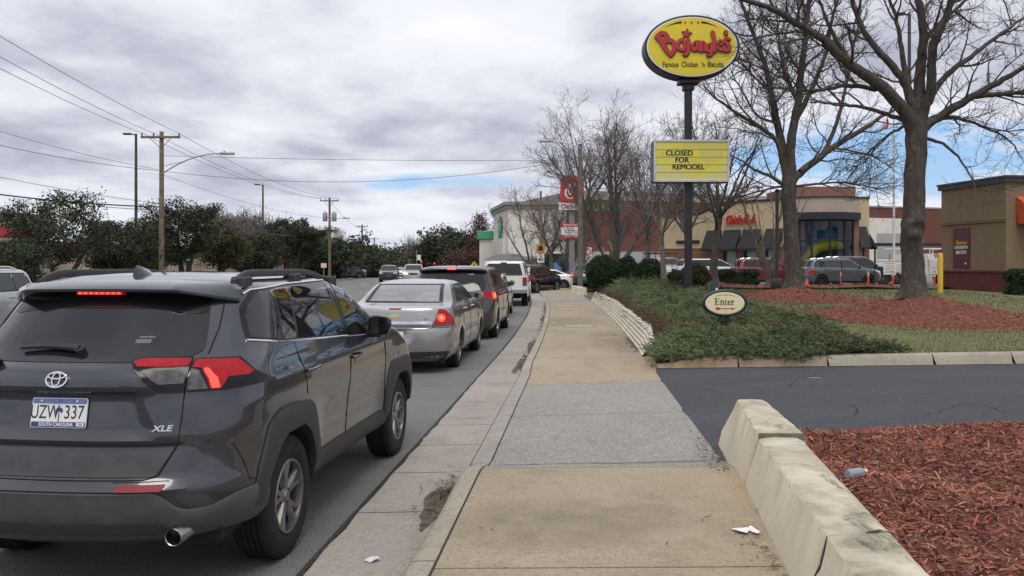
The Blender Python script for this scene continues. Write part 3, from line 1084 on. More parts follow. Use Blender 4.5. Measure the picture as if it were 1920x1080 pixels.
 def wheels(s, axles, track, r, wid, rimr, rimmat, ns=5, style='twin', lod=1, only=None):
  proto = None
  for (yc) in axles:
   for sg in (1, -1):
    if proto is None:
     w = MB()
     w.lathe([(0.02, -wid * .1), (rimr * .78, -wid * .1), (rimr * .78, 0.0), (0.02, 0.0)], 20, 'x')
     wo = w.build('wheel', M['disc'], s.root, 30)
     t = MB()
     h = wid / 2
     sd = 40 if lod == 0 else 28
     prof = [(rimr, -h * .86), (rimr + .02, -h * .97), ((r + rimr) / 2, -h), (r - .035, -h * .96), (r - .012, -h * .86), (r, -h * .70)]
     if lod == 0:
      for c in (-.42, -.14, .14, .42):
       prof += [(r, h * (c - .05)), (r - .009, h * (c - .035)), (r - .009, h * (c + .035)), (r, h * (c + .05))]
     prof += [(r, h * .70), (r - .012, h * .86), (r - .035, h * .96), ((r + rimr) / 2, h), (rimr + .02, h * .97), (rimr, h * .86)]
     t.lathe(prof, sd, 'x', closed=True)
     to = t.build('tyre', M['tyre'], wo, 35)
     q = MB()
     q.lathe([(rimr + .002, h * .88), (rimr - .004, h * .96), (rimr - .018, h * .93), (rimr - .024, h * .6), (rimr - .03, -h * .8), (rimr + .002, -h * .8)], sd, 'x', cap=False)
     q.lathe([(0.0, h * .82), (.03, h * .82), (.036, h * .74), (.062, h * .66), (.066, h * .3)], 18, 'x')
     nsp = ns * (2 if style == 'twin' else 1)
     for k in range(ns):
      t0 = 2 * PI * k / ns + 0.3
      for dd in ((-.14, .14) if style == 'twin' else (0,)):
       a0, a1 = t0 + dd * .55, t0 + dd * 1.55
       wi, wo_ = (.024, .021) if style == 'twin' else (.036, .026)
       if style == 'fat':
        wi, wo_ = .05, .035
       vs_ = []
       for (rr, aa, ww, xx, dp) in ((.05, a0, wi, h * .74, .03), (rimr * .55, (a0 + a1) / 2, (wi + wo_) / 2, h * .80, .025), (rimr - .012, a1, wo_, h * .86, .03)):
        cy, cz = rr * math.cos(aa), rr * math.sin(aa)
        ty, tz = -math.sin(aa), math.cos(aa)
        vs_ += [(xx - dp, cy - ty * ww, cz - tz * ww), (xx, cy - ty * ww * .55, cz - tz * ww * .55), (xx, cy + ty * ww * .55, cz + tz * ww * .55), (xx - dp, cy + ty * ww, cz + tz * ww)]
       fs = []
       for i in range(2):
        for j in range(4):
         fs.append((i * 4 + j, i * 4 + (j + 1) % 4, (i + 1) * 4 + (j + 1) % 4, (i + 1) * 4 + j))
       q.add(vs_, fs)
     q.build('rim', rimmat, wo, 30)
     proto = wo
     o = wo
    else:
     o = copy_tree(proto, s.root)
    o.location = (sg * track / 2, yc, r - 0.012)
    o.rotation_euler = (random.uniform(0, 1.2), 0, 0 if sg > 0 else PI)
  return proto
 def mirror(s, y, z, mats, w=0.24, h=0.17, d=0.12, gap_=.055):
  for sg in (1, -1):
   x0 = float(s.s.side_x(y, z)) - 0.01
   bm = bmesh.new()
   bmesh.ops.create_uvsphere(bm, u_segments=16, v_segments=10, radius=1.0)
   for q in bm.verts:
    c = q.co
    f = lambda t, p=0.62: math.copysign(abs(t) ** p, t)
    yy = f(c.y) * d / 2
    if yy < -d * .32:
     yy = -d * .32
    q.co = Vector((sg * (x0 + gap_ + w / 2 + f(c.x) * w / 2), y + yy + abs(f(c.x) + 1) * -.012, z + 0.07 + f(c.z) * h / 2 * (1 - .12 * (f(c.x) + 1))))
   mb = MB().addbm(bm)
   mb.bbox(min(sg * (x0 - .02), sg * (x0 + .12)), y - .03, z - .025, max(sg * (x0 - .02), sg * (x0 + .12)), y + .04, z + .02, 0.008)
   o = mb.build('mirror', mats, s.root, 40)
   gl = MB()
   xa, xb = x0 + gap_ + .02, x0 + gap_ + w - .02
   gl.bbox(min(sg * xa, sg * xb), y - d * .32 - .012, z + .07 - h * .38, max(sg * xa, sg * xb), y - d * .32 - .003, z + .07 + h * .38, 0.004)
   gl.build('mirror_glass', M['glass_dark'], o, 30)
 def place(s, X, Y, Z, heading):
  s.root.location = (X, Y, Z)
  s.root.rotation_euler = (0, 0, -heading)
def inside(poly, a, b):
 c = np.zeros(len(a), bool)
 n = len(poly)
 for i in range(n):
  x0, y0 = poly[i]
  x1, y1 = poly[(i + 1) % n]
  k = ((y0 > b) != (y1 > b))
  t = (x1 - x0) * (b - y0) / (y1 - y0 + 1e-12) + x0
  c ^= k & (a < t)
 return c
def mirrored(p):
 return [(-a, b) for a, b in reversed(p)]
# ================================================================= the grey SUV in front
def smooth_box(x, a, b, e):
 return 1 / (1 + np.exp(-(x - a) / e)) * 1 / (1 + np.exp((x - b) / e))
def build_grey_suv():
 def rear_mod(x, z):
  m = -0.028 * smooth_box(z, 1.095, 1.225, 0.006) * smooth_box(x, -1, .50 + (1.20 - z) * -.5 + .04, 0.02)     # garnish bar
  side = 0.40 + (1.09 - z) * 0.42                                                      # sloping cheeks of the plate recess
  m = m + 0.035 * smooth_box(z, 0.875, 1.085, 0.010) * smooth_box(x, -1, side, 0.018)
  m = m + 0.018 * smooth_box(z, 0.80, 0.832, 0.004) * smooth_box(x, -1, .64, 0.02)
  m = m - 0.020 * smooth_box(z, 0.60, 0.66, 0.006) * smooth_box(x, -1, .60, 0.05)
  return m
 def side_mod(y, z):
  m = 0.018 * np.exp(-((z - 1.10) / 0.045) ** 2) * smooth_box(y, -1.75, 0.9, 0.15)
  m = m - 0.022 * smooth_box(z, 0.50, 0.86, 0.05) * smooth_box(y, -0.85, 0.80, 0.06)
  m = m + 0.014 * np.exp(-((z - 1.02) / 0.06) ** 2) * smooth_box(y, -1.8, -0.9, 0.15)
  return m
 rows = [  # z, half width, y rear, corner rear, y front, corner front
  (0.30, .76, -2.14, .55, 2.05, .6), (0.36, .84, -2.245, .60, 2.16, .6), (0.44, .885, -2.285, .60, 2.22, .6), (0.56, .90, -2.305, .58, 2.24, .6), (0.615, .905, -2.30, .56, 2.25, .6),
  (0.635, .905, -2.285, .55, 2.25, .6), (0.68, .91, -2.262, .55, 2.25, .6), (0.78, .915, -2.245, .56, 2.24, .6), (0.90, .92, -2.235, .58, 2.22, .6), (1.00, .918, -2.22, .60, 2.16, .7),
  (1.10, .905, -2.20, .62, 2.02, .8), (1.17, .895, -2.18, .62, 1.70, .6), (1.22, .885, -2.135, .66, 1.10, .4), (1.28, .868, -2.06, .70, .90, .3), (1.40, .825, -1.94, .72, .66, .26),
  (1.50, .785, -1.85, .68, .44, .24), (1.58, .745, -1.775, .62, .24, .24), (1.625, .70, -1.73, .56, .10, .24), (1.655, .635, -1.66, .5, -.02, .24), (1.68, .52, -1.50, .4, -.16, .3),
  (1.695, .36, -1.25, .4, -.34, .3), (1.702, .20, -1.1, .25, -.55, .2), (1.705, .05, -.95, .1, -.7, .1)]
 fl = ((-1.345, .36, .42, .022), (1.345, .36, .42, .022))
 sf = Surf(rows, 2.7, 2.5, fl, rear_mod, side_mod)
 c = Car('suv', 'dark grey SUV with roof rails and a white plate, last in the kerb lane queue', sf, 0.8, group='vehicles queueing in the kerb lane')
 pm = paint('gunmetal_paint', (0.042, 0.045, 0.055), 0.55, 0.24, 0.20, (0.07, 0.065, 0.058))
 AR = 0.415
 c.body([pm], 0.022, 0.022, ((-1.345, .37, AR), (1.345, .37, AR)), underz=0.34)
 root = c.root
 c.wheels((-1.345, 1.345), 1.585, 0.365, 0.235, 0.222, M['rim'], 5, 'twin', 0)
 for yc in (-1.345, 1.345):
  for sg in (1, -1):
   mb = MB()
   f = c.mapf('side', sg)
   P = []
   outer = [(-.52, .44), (-.505, .60), (-.36, .86), (-.24, .905), (.24, .905), (.38, .84), (.505, .58), (.52, .40)] if yc < 0 else \
     [(-.52, .36), (-.505, .58), (-.38, .84), (-.24, .905), (.24, .905), (.38, .84), (.49, .60), (.51, .46)]
   outer = rpoly([(a, b) for a, b in outer], [0, .1, .1, .1, .1, .1, .1, 0], 3)
   for a, b in outer:
    t = math.atan2(b - .37, a)
    ia, ib = AR * math.cos(t) * .995, .37 + AR * math.sin(t) * .995
    row = []
    for k, o in ((0, -.03), (0.0, .014), (0.25, .022), (.85, .022), (1.0, .014), (1.0, -.01)):
     ya, za = yc + ia + (a - ia) * k, ib + (b - ib) * k
     p, n = c.nrm(f, ya, za, 'side', sg)
     row.append(p + Vector((sg, 0, 0)) * o)
    P.append(row)
   mb.grid(P, flip=(sg > 0))
   mb.build('arch_trim', M['plastic'], root, 30)
 for sg in (1, -1):
  mb = MB()
  c.patch(mb, [(-.86, .335), (.86, .335), (.845, .44), (.80, .50), (-.30, .505), (-.85, .50)], 'side', sg, 0.07, 0.016, 0.03)
  mb.build('sill_trim', M['plastic'], root, 30)
 ub = [u for u in np.linspace(0, .93, 30)]
 mb = MB()
 for sg in (1, -1):
  P = []
  f = c.mapf('wrap', sg)
  for u in np.linspace(0.0, 0.985, 40):
   x, y = sf.pt(u, .5, c.tab)
   top = 0.605 if x < .52 else 0.605 - 0.10 * sstep(.52, .68, float(x)) + .055 * sstep(.74, .9, float(x))
   row = []
   for k, o in ((0, -.02), (0, .012), (.25, .016), (.62, .018), (.93, .016), (1, .010), (1, -.02)):
    z = .362 + (top - .362) * k
    p, n = c.nrm(f, u, z, 'wrap', sg)
    if u == 0:
     p.x = 0
     n.x = 0
    row.append(p + n * o)
   P.append(row)
  mb.grid(P, flip=(sg < 0))
 mb.build('lower_bumper', M['plastic_grey'], root, 30)
 mb = MB()
 c.patch(mb, rpoly([(-.60, .405), (-.56, .455), (.56, .455), (.60, .405), (.50, .395), (-.50, .395)], .02), 'rear', 1, 0.06, 0.021, 0.004)
 mb.build('bumper_inset', M['plastic'], root, 30)
 mb = MB()
 c.patch(mb, rpoly([(-.525, .672), (-.60, .795), (.60, .795), (.525, .672)], [.02, .02, .02, .02]), 'rear', 1, 0.05, 0.009, 0.02)
 mb.build('hatch_trim', M['plastic_grey'], root, 30)
 for sg in (1, -1):
  mb = MB()
  c.patch(mb, [(sg * q[0], q[1]) for q in rpoly([(.36, .615), (.375, .643), (.59, .640), (.575, .612)], .006)], 'rear', 1, 0.05, 0.006, 0.012)
  mb.build('reflector', M['lens_red_off'], root, 30)
 rg = rpoly([(-.56, 1.575), (.56, 1.575), (.645, 1.285), (.59, 1.255), (.38, 1.236), (-.38, 1.236), (-.59, 1.255), (-.645, 1.285)], [.05, .05, .03, .05, .05, .05, .05, .03])
 mb = MB()
 c.patch(mb, rg, 'rear', 1, 0.06, 0.004, 0.014)
 rw = mb.build('rear_window', M['glass_rear'], root, 40)
 mb = MB()   # black surround printed on the glass
 band = rpoly([(-.56, 1.575), (.56, 1.575), (.585, 1.48), (.53, 1.472), (.30, 1.502), (-.30, 1.502), (-.53, 1.472), (-.585, 1.48)], .02)
 c.patch(mb, band, 'rear', 1, 0.06, 0.0055, 0.003)
 mb.build('shade_band', M['gloss_black'], rw, 40)
 mb = MB()
 c.patch(mb, [(.295, 1.325), (.375, 1.325), (.375, 1.345), (.295, 1.345)], 'rear', 1, 0.05, 0.006, 0.002, 0)
 c.patch(mb, [(.305, 1.352), (.385, 1.352), (.385, 1.360), (.305, 1.360)], 'rear', 1, 0.05, 0.006, 0.002, 0)
 mb.build('sticker', mat('faded_sticker', (0.10, 0.115, 0.11), 0.6, var=0.5, vscale=120), rw, 0)
 wins = [[(-1.665, 1.335), (-1.385, 1.305), (-1.255, 1.588), (-1.44, 1.575), (-1.56, 1.50)],
   [(-1.345, 1.300), (-1.150, 1.290), (-.985, 1.598), (-1.215, 1.590)],
   [(-1.120, 1.288), (-.215, 1.240), (-.19, 1.612), (-.95, 1.600)],
   [(-.105, 1.236), (.755, 1.190), (.845, 1.215), (.32, 1.53), (.16, 1.597), (-.08, 1.612)]]
 for sg in (1, -1):
  ws = []
  for wp in wins:
   mb = MB()
   c.patch(mb, rpoly(wp, .025), 'side', sg, 0.07, 0.004, 0.012)
   ws.append(mb.build('window', M['glass_dark'], root, 40))
  mb = MB()   # black pillars and surround
  c.patch(mb, rpoly([(-1.70, 1.325), (-1.40, 1.290), (-.10, 1.220), (.80, 1.172), (.93, 1.195), (.36, 1.55), (.17, 1.618), (-.10, 1.630), (-.95, 1.618), (-1.46, 1.592), (-1.60, 1.50)], .03), 'side', sg, 0.07, 0.0018, 0.01)
  mb.build('window_surround', M['gloss_black'], root, 40)
  mb = MB()   # bright strip over and under the glass
  c.line(mb, [(-1.70, 1.322), (-1.40, 1.288), (-.10, 1.217), (.80, 1.170)], 'side', sg, .007, .004)
  mb.cur = 0
  c.line(mb, [(-1.52, 1.575), (-1.45, 1.597), (-.95, 1.621), (-.10, 1.632), (.17, 1.622), (.36, 1.556), (.64, 1.39), (.93, 1.20)], 'side', sg, .008, .004)
  mb.build('bright_trim', M['chrome'], root, 60)
 mb = MB()
 ws_ = rpoly([(-.70, 1.235), (.70, 1.235), (.61, 1.60), (-.61, 1.60)], .05)
 c.patch(mb, ws_, 'front', 1, 0.07, 0.004, 0.012)
 mb.build('windscreen', M['glass_mid'], root, 40)
 for sg in (1, -1):
  c.gap([(-.15, 1.655), (-.155, 1.23), (-.17, .62), (-.19, .50)], 'side', sg, .0045)
  c.gap([(-1.20, 1.285), (-1.16, 1.10), (-1.10, .93)], 'side', sg, .0035)
  c.gap([(.78, 1.17), (.84, 1.0), (.84, .60), (.82, .50)], 'side', sg, .0045)
  hs = [(.62, 1.57), (.635, 1.50), (.655, 1.40), (.668, 1.27)]
  c.gap([(sg * a, b) for a, b in hs], 'rear', 1, .005)
  c.gap([(sg * a, b) for a, b in [(.630, 1.25), (.630, .95), (.620, .84), (.60, .79), (.54, .675), (.48, .662), (0, .660)]], 'rear', 1, .0048)
  c.gap([(sg * a, b) for a, b in [(.62, .835), (.75, .835)]], 'rear', 1, .0035)
  c.gap([(sg * .34, .655), (sg * .60, .655)], 'rear', 1, .003)
  c.gap([(.62, .835), (.74, .80), (.86, .60), (.99, .585)], 'wrap', sg, .004)
 c.gap([(-.62, .835), (0, .835), (.62, .835)], 'rear', 1, .006)
 mb = MB()
 P = []
 for x in np.linspace(-.69, .69, 29):
  q = abs(x) / .69
  yb = -1.855 + .02 * q * q + .24 * max(0, q - .66) ** 1.2 / .27          # trailing edge
  zt = 1.618 - .010 * q ** 2 - .05 * max(0, q - .66) / .34
  yi = float(sf.rear_y(min(abs(x), .60), 1.60)) + .10
  zi = sf.top_z(min(abs(x), .56), max(yi, -1.60)) + .002 - (.02 * sstep(.8, 1, q))
  yi = max(yi, -1.60, yb + .06)
  P.append([(x, yi, zi), (x, (yi + yb) / 2 - .03, (zi + zt) / 2 + .010), (x, yb + .015, zt + .004), (x, yb, zt - .004), (x, yb + .004, zt - .018), (x, yb + .05, zt - .034), (x, yi + .02, zt - .06)])
 mb.grid(P)
 sp = mb.build('spoiler', [pm], root, 35)
 mb = MB()
 mb.bbox(-.14, -1.848, 1.581, .14, -1.815, 1.599, 0.004)
 bl = mb.build('brake_lamp', M['lens_red'], sp, 30)
 mb = MB()
 for k in range(8):
  mb.bbox(-.128 + k * .0325, -1.8525, 1.5835, -.128 + k * .0325 + .026, -1.847, 1.5965, 0.003)
 mb.build('led_row', M['lens_lit'], bl, 30)
 mb = MB()
 c.patch(mb, [(-.60, 1.552), (.60, 1.552), (.585, 1.598), (-.585, 1.598)], 'rear', 1, 0.07, 0.022, 0.04)
 mb.build('spoiler_underside', M['gloss_black'], sp, 30)
 for sg in (1, -1):
  mb = MB()
  hp = rpoly([(.36, 1.222), (.40, 1.240), (.628, 1.240), (.628, 1.088), (.52, 1.086)], .012)
  c.patch(mb, [(sg * a, b) for a, b in hp], 'rear', 1, 0.05, 0.032, 0.035)
  inner = mb.build('tail_lamp', M['gloss_black'], root, 30)
  mb = MB()
  c.patch(mb, [(sg * a, b) for a, b in rpoly([(.37, 1.220), (.405, 1.231), (.622, 1.231), (.622, 1.199), (.41, 1.200)], .006)], 'rear', 1, 0.05, 0.036, 0.006)
  mb.build('red_lens', M['lens_red'], inner, 30)
  mb = MB()
  c.patch(mb, [(sg * a, b) for a, b in rpoly([(.435, 1.188), (.622, 1.186), (.622, 1.128), (.51, 1.132)], .01)], 'rear', 1, 0.05, 0.036, 0.006)
  mb.build('clear_lens', M['lens_clear'], inner, 30)
  def wx(x, z):        # x on the rear arc -> wrap parameter
   us = np.linspace(0, 1, 200)
   xx, yy_ = sf.pt(us, z, c.tab)
   return float(np.interp(x, xx, us))
  def wy(y, z):
   us = np.linspace(0.05, 1.2, 300)
   xx, yy_ = sf.pt(us, z, c.tab)
   return float(np.interp(y, yy_, us))
  mb = MB()
  hp = [(wx(.636, 1.240), 1.240), (wx(.80, 1.236), 1.236), (wy(-1.80, 1.165), 1.165), (wy(-1.66, 1.10), 1.100), (wx(.80, 1.088), 1.088), (wx(.636, 1.088), 1.088)]
  c.patch(mb, rpoly(hp, .01), 'wrap', sg, 0.04, 0.020, 0.03)
  outer = mb.build('tail_lamp', M['gloss_black'], root, 30)
  mb = MB()
  rp = [(wx(.640, 1.233), 1.233), (wx(.795, 1.228), 1.228), (wy(-1.82, 1.165), 1.166), (wy(-1.86, 1.15), 1.150), (wx(.790, 1.15), 1.150), (wx(.772, 1.095), 1.095), (wx(.732, 1.095), 1.095), (wx(.712, 1.15), 1.150), (wx(.682, 1.192), 1.192), (wx(.640, 1.198), 1.198)]
  c.patch(mb, rpoly(rp, .006), 'wrap', sg, 0.04, 0.024, 0.006)
  mb.build('red_lens', M['lens_red'], outer, 30)
  mb = MB()
  lp = [(wx(.690, 1.190), 1.190), (wx(.712, 1.188), 1.188), (wx(.752, 1.15), 1.150), (wx(.768, 1.10), 1.099), (wx(.737, 1.10), 1.099), (wx(.720, 1.15), 1.148)]
  c.patch(mb, rpoly(lp, .004), 'wrap', sg, 0.03, 0.0265, 0.004)
  mb.build('lit_bar', M['lens_lit'], outer, 30)
  mb = MB()
  c.patch(mb, rpoly([(wx(.640, 1.188), 1.188), (wx(.672, 1.186), 1.184), (wx(.702, 1.14), 1.145), (wx(.724, 1.1), 1.097), (wx(.640, 1.1), 1.097)], .006), 'wrap', sg, 0.04, 0.024, 0.006)
  mb.build('clear_lens', M['lens_clear'], outer, 30)
 def rear_frame(x, z, off):
  f = c.mapf('rear', 1)
  p, n = c.nrm(f, x, z, 'rear', 1)
  e = 0.02
  t = (f(x + e, z) - f(x - e, z)).normalized()
  up = n.cross(t)
  if up.z < 0:
   up = -up
  Mx = Matrix(((t.x, up.x, n.x, 0), (t.y, up.y, n.y, 0), (t.z, up.z, n.z, 0), (0, 0, 0, 1)))
  return Matrix.Translation(p + n * off) @ Mx
 mb = MB()
 def ring(a, b, cx, cy, w, zt):
  stroke(mb, [(cx + a * math.cos(2 * PI * k / 16), cy + b * math.sin(2 * PI * k / 16)) for k in range(16)], w * .8, 0, zt, closed=True)
 ring(.056, .039, 0, 0, .0105, .008)
 ring(.021, .036, 0, .001, .008, .0105)
 ring(.046, .0155, 0, .019, .0085, .012)
 mb.xf(rear_frame(0, 1.158, 0.001))
 mb.build('emblem', M['chrome'], root, 40)
 Fr = rear_frame(0, .985, 0.004)
 mb = MB()
 mb.prism(rpoly([(-.152, -.076), (.152, -.076), (.152, .076), (-.152, .076)], .012), 0.0, .006)
 mb.xf(Fr)
 pl = mb.build('licence_plate', M['plate_white'], root, 30)
 mb = MB()
 mb.cur = 0
 mb.prism(rpoly([(-.148, .046), (.148, .046), (.148, .072), (-.148, .072)], .008), .0062, .0072, 0)
 mb.prism(rpoly([(-.148, -.073), (.148, -.073), (.148, -.046), (-.148, -.046)], .008), .0062, .0072, 1)
 mb.box(-.0025, -.045, .0064, .0025, .004, .0074, 1)
 for k in range(9):
  t = PI * (k / 8) * 1.25 - .125 * PI
  mb.prism([(0, .008), (.018 * math.cos(t - .25), .010 + .017 * math.sin(t - .25)), (.021 * math.cos(t), .010 + .019 * math.sin(t)), (.018 * math.cos(t + .25), .010 + .017 * math.sin(t + .25))], .0064, .0074, 1)
 mb.box(.100, -.067, .0074, .142, -.049, .0080, 3)
 for x in (-.10, .095):
  mb.lathe([(.006, .0072), (.005, .010), (0, .0105)], 10, 'z', (x, .06, 0), 3)
 T = Matrix.Translation
 put_text(mb, 'UZW', T((-.078, .001, .0064)), .098, .001, 2, 0.0, .68)
 put_text(mb, '337', T((.082, .001, .0064)), .098, .001, 2, 0.0, .76)
 put_text(mb, 'SOUTH CAROLINA', T((-.012, -.0595, .0074)), .0255, .0006, 3, .0006, .86)
 put_text(mb, 'FEB', T((.121, -.058, .0082)), .015, .0004, 2)
 mb.xf(Fr)
 mb.build('plate_lettering', [M['plate_sky'], M['plate_blue'], M['plate_ink'], M['plate_white']], pl, 0)
 mb = MB()
 put_text(mb, 'XLE', rear_frame(.545, .912, 0.001), .042, .004, None, .0008, 1.35, shear=.25)
 mb.build('badge', M['chrome'], root, 0)
 mb = MB()
 f = c.mapf('rear', 1)
 P, Rr = [], []
 for t in np.linspace(0, 1, 9):
  p, n = c.nrm(f, .035 - .345 * t, 1.285 + .010 * math.sin(PI * t), 'rear', 1)
  P.append(p + n * .028)
  Rr.append(.021 - .011 * t)
 mb.tube(P, Rr, 8)
 p, n = c.nrm(f, .03, 1.285, 'rear', 1)
 mb.tube([p - n * .01, p + n * .035], .026, 12)
 mb.build('wiper', M['plastic'], root, 40)
 mb = MB()
 A = Vector((.635, -2.235, .378))
 B = Vector((.65, -1.95, .39))
 d = (B - A).normalized()
 prof = []
 n = 24
 for rr, t in ((.050, 0.0), (.057, 0.0), (.056, .02), (.056, .28)):
  prof.append((rr, t))
 mb.lathe([(.040, .16), (.040, .004), (.044, 0.0), (.048, .006), (.048, .28), (.04, .30)], n, 'y', (0, 0, 0), 0)
 mb.lathe([(.0, .10), (.040, .10)], n, 'y', (0, 0, 0), 1)
 mb.xf(Matrix.Translation(A) @ Matrix.Rotation(-.06, 4, 'Z') @ Matrix.Rotation(.05, 4, 'X'))
 mb.build('exhaust_tip', [mat('sooty_chrome', (.34, .33, .31), .28, metal=1.0, var=.3, vscale=20), M['under']], root, 40)
 mb = MB()
 mb.lathe([(0, -.42), (.10, -.40), (.12, -.3), (.12, .3), (.10, .4), (0, .42)], 16, 'x', (0, -1.82, .42))
 mb.tube([(.3, -1.82, .42), (.6, -1.9, .40)], .04, 8)
 mb.build('silencer', M['under'], root, 40)
 mb = MB()
 P = []
 for t in np.linspace(0, 1, 9):
  y = -1.49 + .19 * t
  h = .068 * (1 - t) ** .8 * min(1, (t + .10) / .16) ** .5 + .006
  w = .030 * math.sin(PI * (0.10 + .88 * t)) + .006
  z = sf.top_z(0, y) - .004
  P.append([(-w * 1.25, y, z), (-w, y + .01 * 0, z + h * .35), (-w * .38, y, z + h * .92), (0, y, z + h), (w * .38, y, z + h * .92), (w, y, z + h * .35), (w * 1.25, y, z)])
 mb.grid(P)
 mb.add([p for p in P[0]], [tuple(range(7))])
 mb.build('roof_fin', [pm], root, 50)
 for sg in (1, -1):
  mb = MB()
  pts, rr = [], []
  for t in np.linspace(0, 1, 24):
   y = -1.50 + 1.85 * t
   x = .615 - .02 * t
   z = sf.top_z(.58, min(y, -.05))
   h = .034 * min(1, t / .10, (1 - t) / .14) ** .8 + .004
   zz = z + h - (.20 * max(0, y + .05) ** 1.15 if y > -.05 else 0)
   pts.append((sg * x, y, zz))
  L = []
  for p in pts:
   L.append([(p[0] - .016, p[1], p[2] - .034), (p[0] - .018, p[1], p[2] + .004), (p[0] - .006, p[1], p[2] + .012), (p[0] + .010, p[1], p[2] + .010), (p[0] + .018, p[1], p[2] - .004), (p[0] + .018, p[1], p[2] - .034)])
  mb.grid(L)
  mb.add([q for q in L[0]], [tuple(range(6))])
  mb.add([q for q in L[-1]], [tuple(range(6))])
  for y in (-1.42, -.6, .18):
   z = sf.top_z(.58, min(y, -.05))
   mb.bbox(sg * .608 - .022, y - .06, z - .07 - (.03 if y > 0 else 0), sg * .655 + .022, y + .06, z + .02, .01)
  mb.build('roof_rail', M['plastic'], root, 40)
 for sg in (1, -1):
  for y, z in ((-1.02, 1.085), (-.03, 1.060)):
   mb = MB()
   x = float(sf.side_x(y, z))
   P, Rr = [], []
   for t in np.linspace(-1, 1, 9):
    P.append((sg * (x + .030 - .022 * abs(t) ** 3), y + .115 * t, z + .004 * t))
    Rr.append(.0155 - .004 * abs(t))
   mb.tube(P, Rr, 8)
   mb.lathe([(.040, -.004), (.036, .002), (.0, .003)], 16, 'x', (sg * x, y + .0, z - .02))
   mb.build('door_handle', M['gloss_black'] if False else pm, root, 40)
 c.mirror(.38, 1.190, M['gloss_black'], .185, .185, .15, .022)
 for sg in (1, -1):
  mb = MB()
  c.patch(mb, [(sg * a, b) for a, b in rpoly([(.42, .98), (.80, 1.02), (.80, .90), (.46, .90)], .02)], 'front', 1, 0.05, 0.012, 0.02)
  mb.build('headlamp', M['headlamp'], root, 30)
 return c
suv = build_grey_suv()
SUV_H = 0.107
_h = SUV_H
_rx, _ry = -2.240, 5.13
suv.place(_rx + 1.345 * math.sin(_h), _ry + 1.345 * math.cos(_h), 0.003, _h)
# ================================================================= the other vehicles
def generic_rows(L, Wd, H, belt, hood, kind='suv', roofr=None, rooff=None, cowl=None, deck=None, rearbase=None, lo=0.20, wr=None):
 """side profile of a typical car: L length, Wd width, H height; y measured from mid wheelbase offset 0"""
 yr, yf = -L / 2, L / 2
 w = Wd / 2
 wr = wr or w * .78
 cowl = cowl if cowl is not None else yf - 1.15
 rooff = rooff if rooff is not None else cowl - .62
 roofr = roofr if roofr is not None else yr + .45
 rows = [(lo, w * .84, yr + .16, .5, yf - .2, .6), (lo + .09, w * .94, yr + .05, .55, yf - .06, .6), (lo + .22, w * .975, yr + .01, .55, yf, .6), (lo + .36, w * .99, yr, .52, yf, .62)]
 if kind == 'sedan':
  rows += [(.66, w, yr + .02, .5, yf - .02, .65), (hood - .08, w * .985, yr + .04, .5, yf - .10, .7), (hood, w * .965, yr + .06, .5, yf - .42, .6)]
  d = deck or belt
  rb = rearbase if rearbase is not None else yr + .62
  rows += [(hood + .07, w * .95, yr + .07, .5, cowl + .25, .35), (d - .03, w * .93, yr + .09, .42, cowl + .05, .3), (d + .005, w * .905, yr + .20, .34, cowl - .02, .3), (d + .035, w * .885, rb - .12, .26, cowl - .06, .28)]
  zs = d + .07
  rows += [(zs, w * .872, rb, .24, cowl - .11, .26)]
  n0, n1 = zs, H - .09
  for t in (.5, 1.0):
   rows.append((n0 + (n1 - n0) * t, w * .872 + (wr - w * .872) * t, rb + (roofr - rb) * t, .24, cowl - .11 + (rooff - cowl + .11) * t, .24))
 else:
  rows += [(.74, w, yr + .02, .5, yf - .01, .62), (hood - .08, w * .99, yr + .05, .48, yf - .06, .7), (hood, w * .975, yr + .07, .46, yf - .30, .6), (hood + .06, w * .96, yr + .08, .44, cowl + .28, .35)]
  rb = rearbase if rearbase is not None else yr + .12
  b2 = max(belt, hood + .10)
  rows += [(b2, w * .945, rb, .36, cowl, .28)]
  n1 = H - .10
  for t in (.45, 1.0):
   rows.append((b2 + (n1 - b2) * t, w * .945 + (wr - w * .945) * t, rb + (roofr - rb) * t, .34, cowl + (rooff - cowl) * t, .24))
 rows += [(H - .045, wr * .90, roofr + .08, .3, rooff - .16, .24), (H - .018, wr * .72, roofr + .30, .3, rooff - .36, .26), (H - .005, wr * .42, roofr + .6, .25, rooff - .62, .2), (H, wr * .1, roofr + .95, .1, rooff - .85, .1)]
 return rows
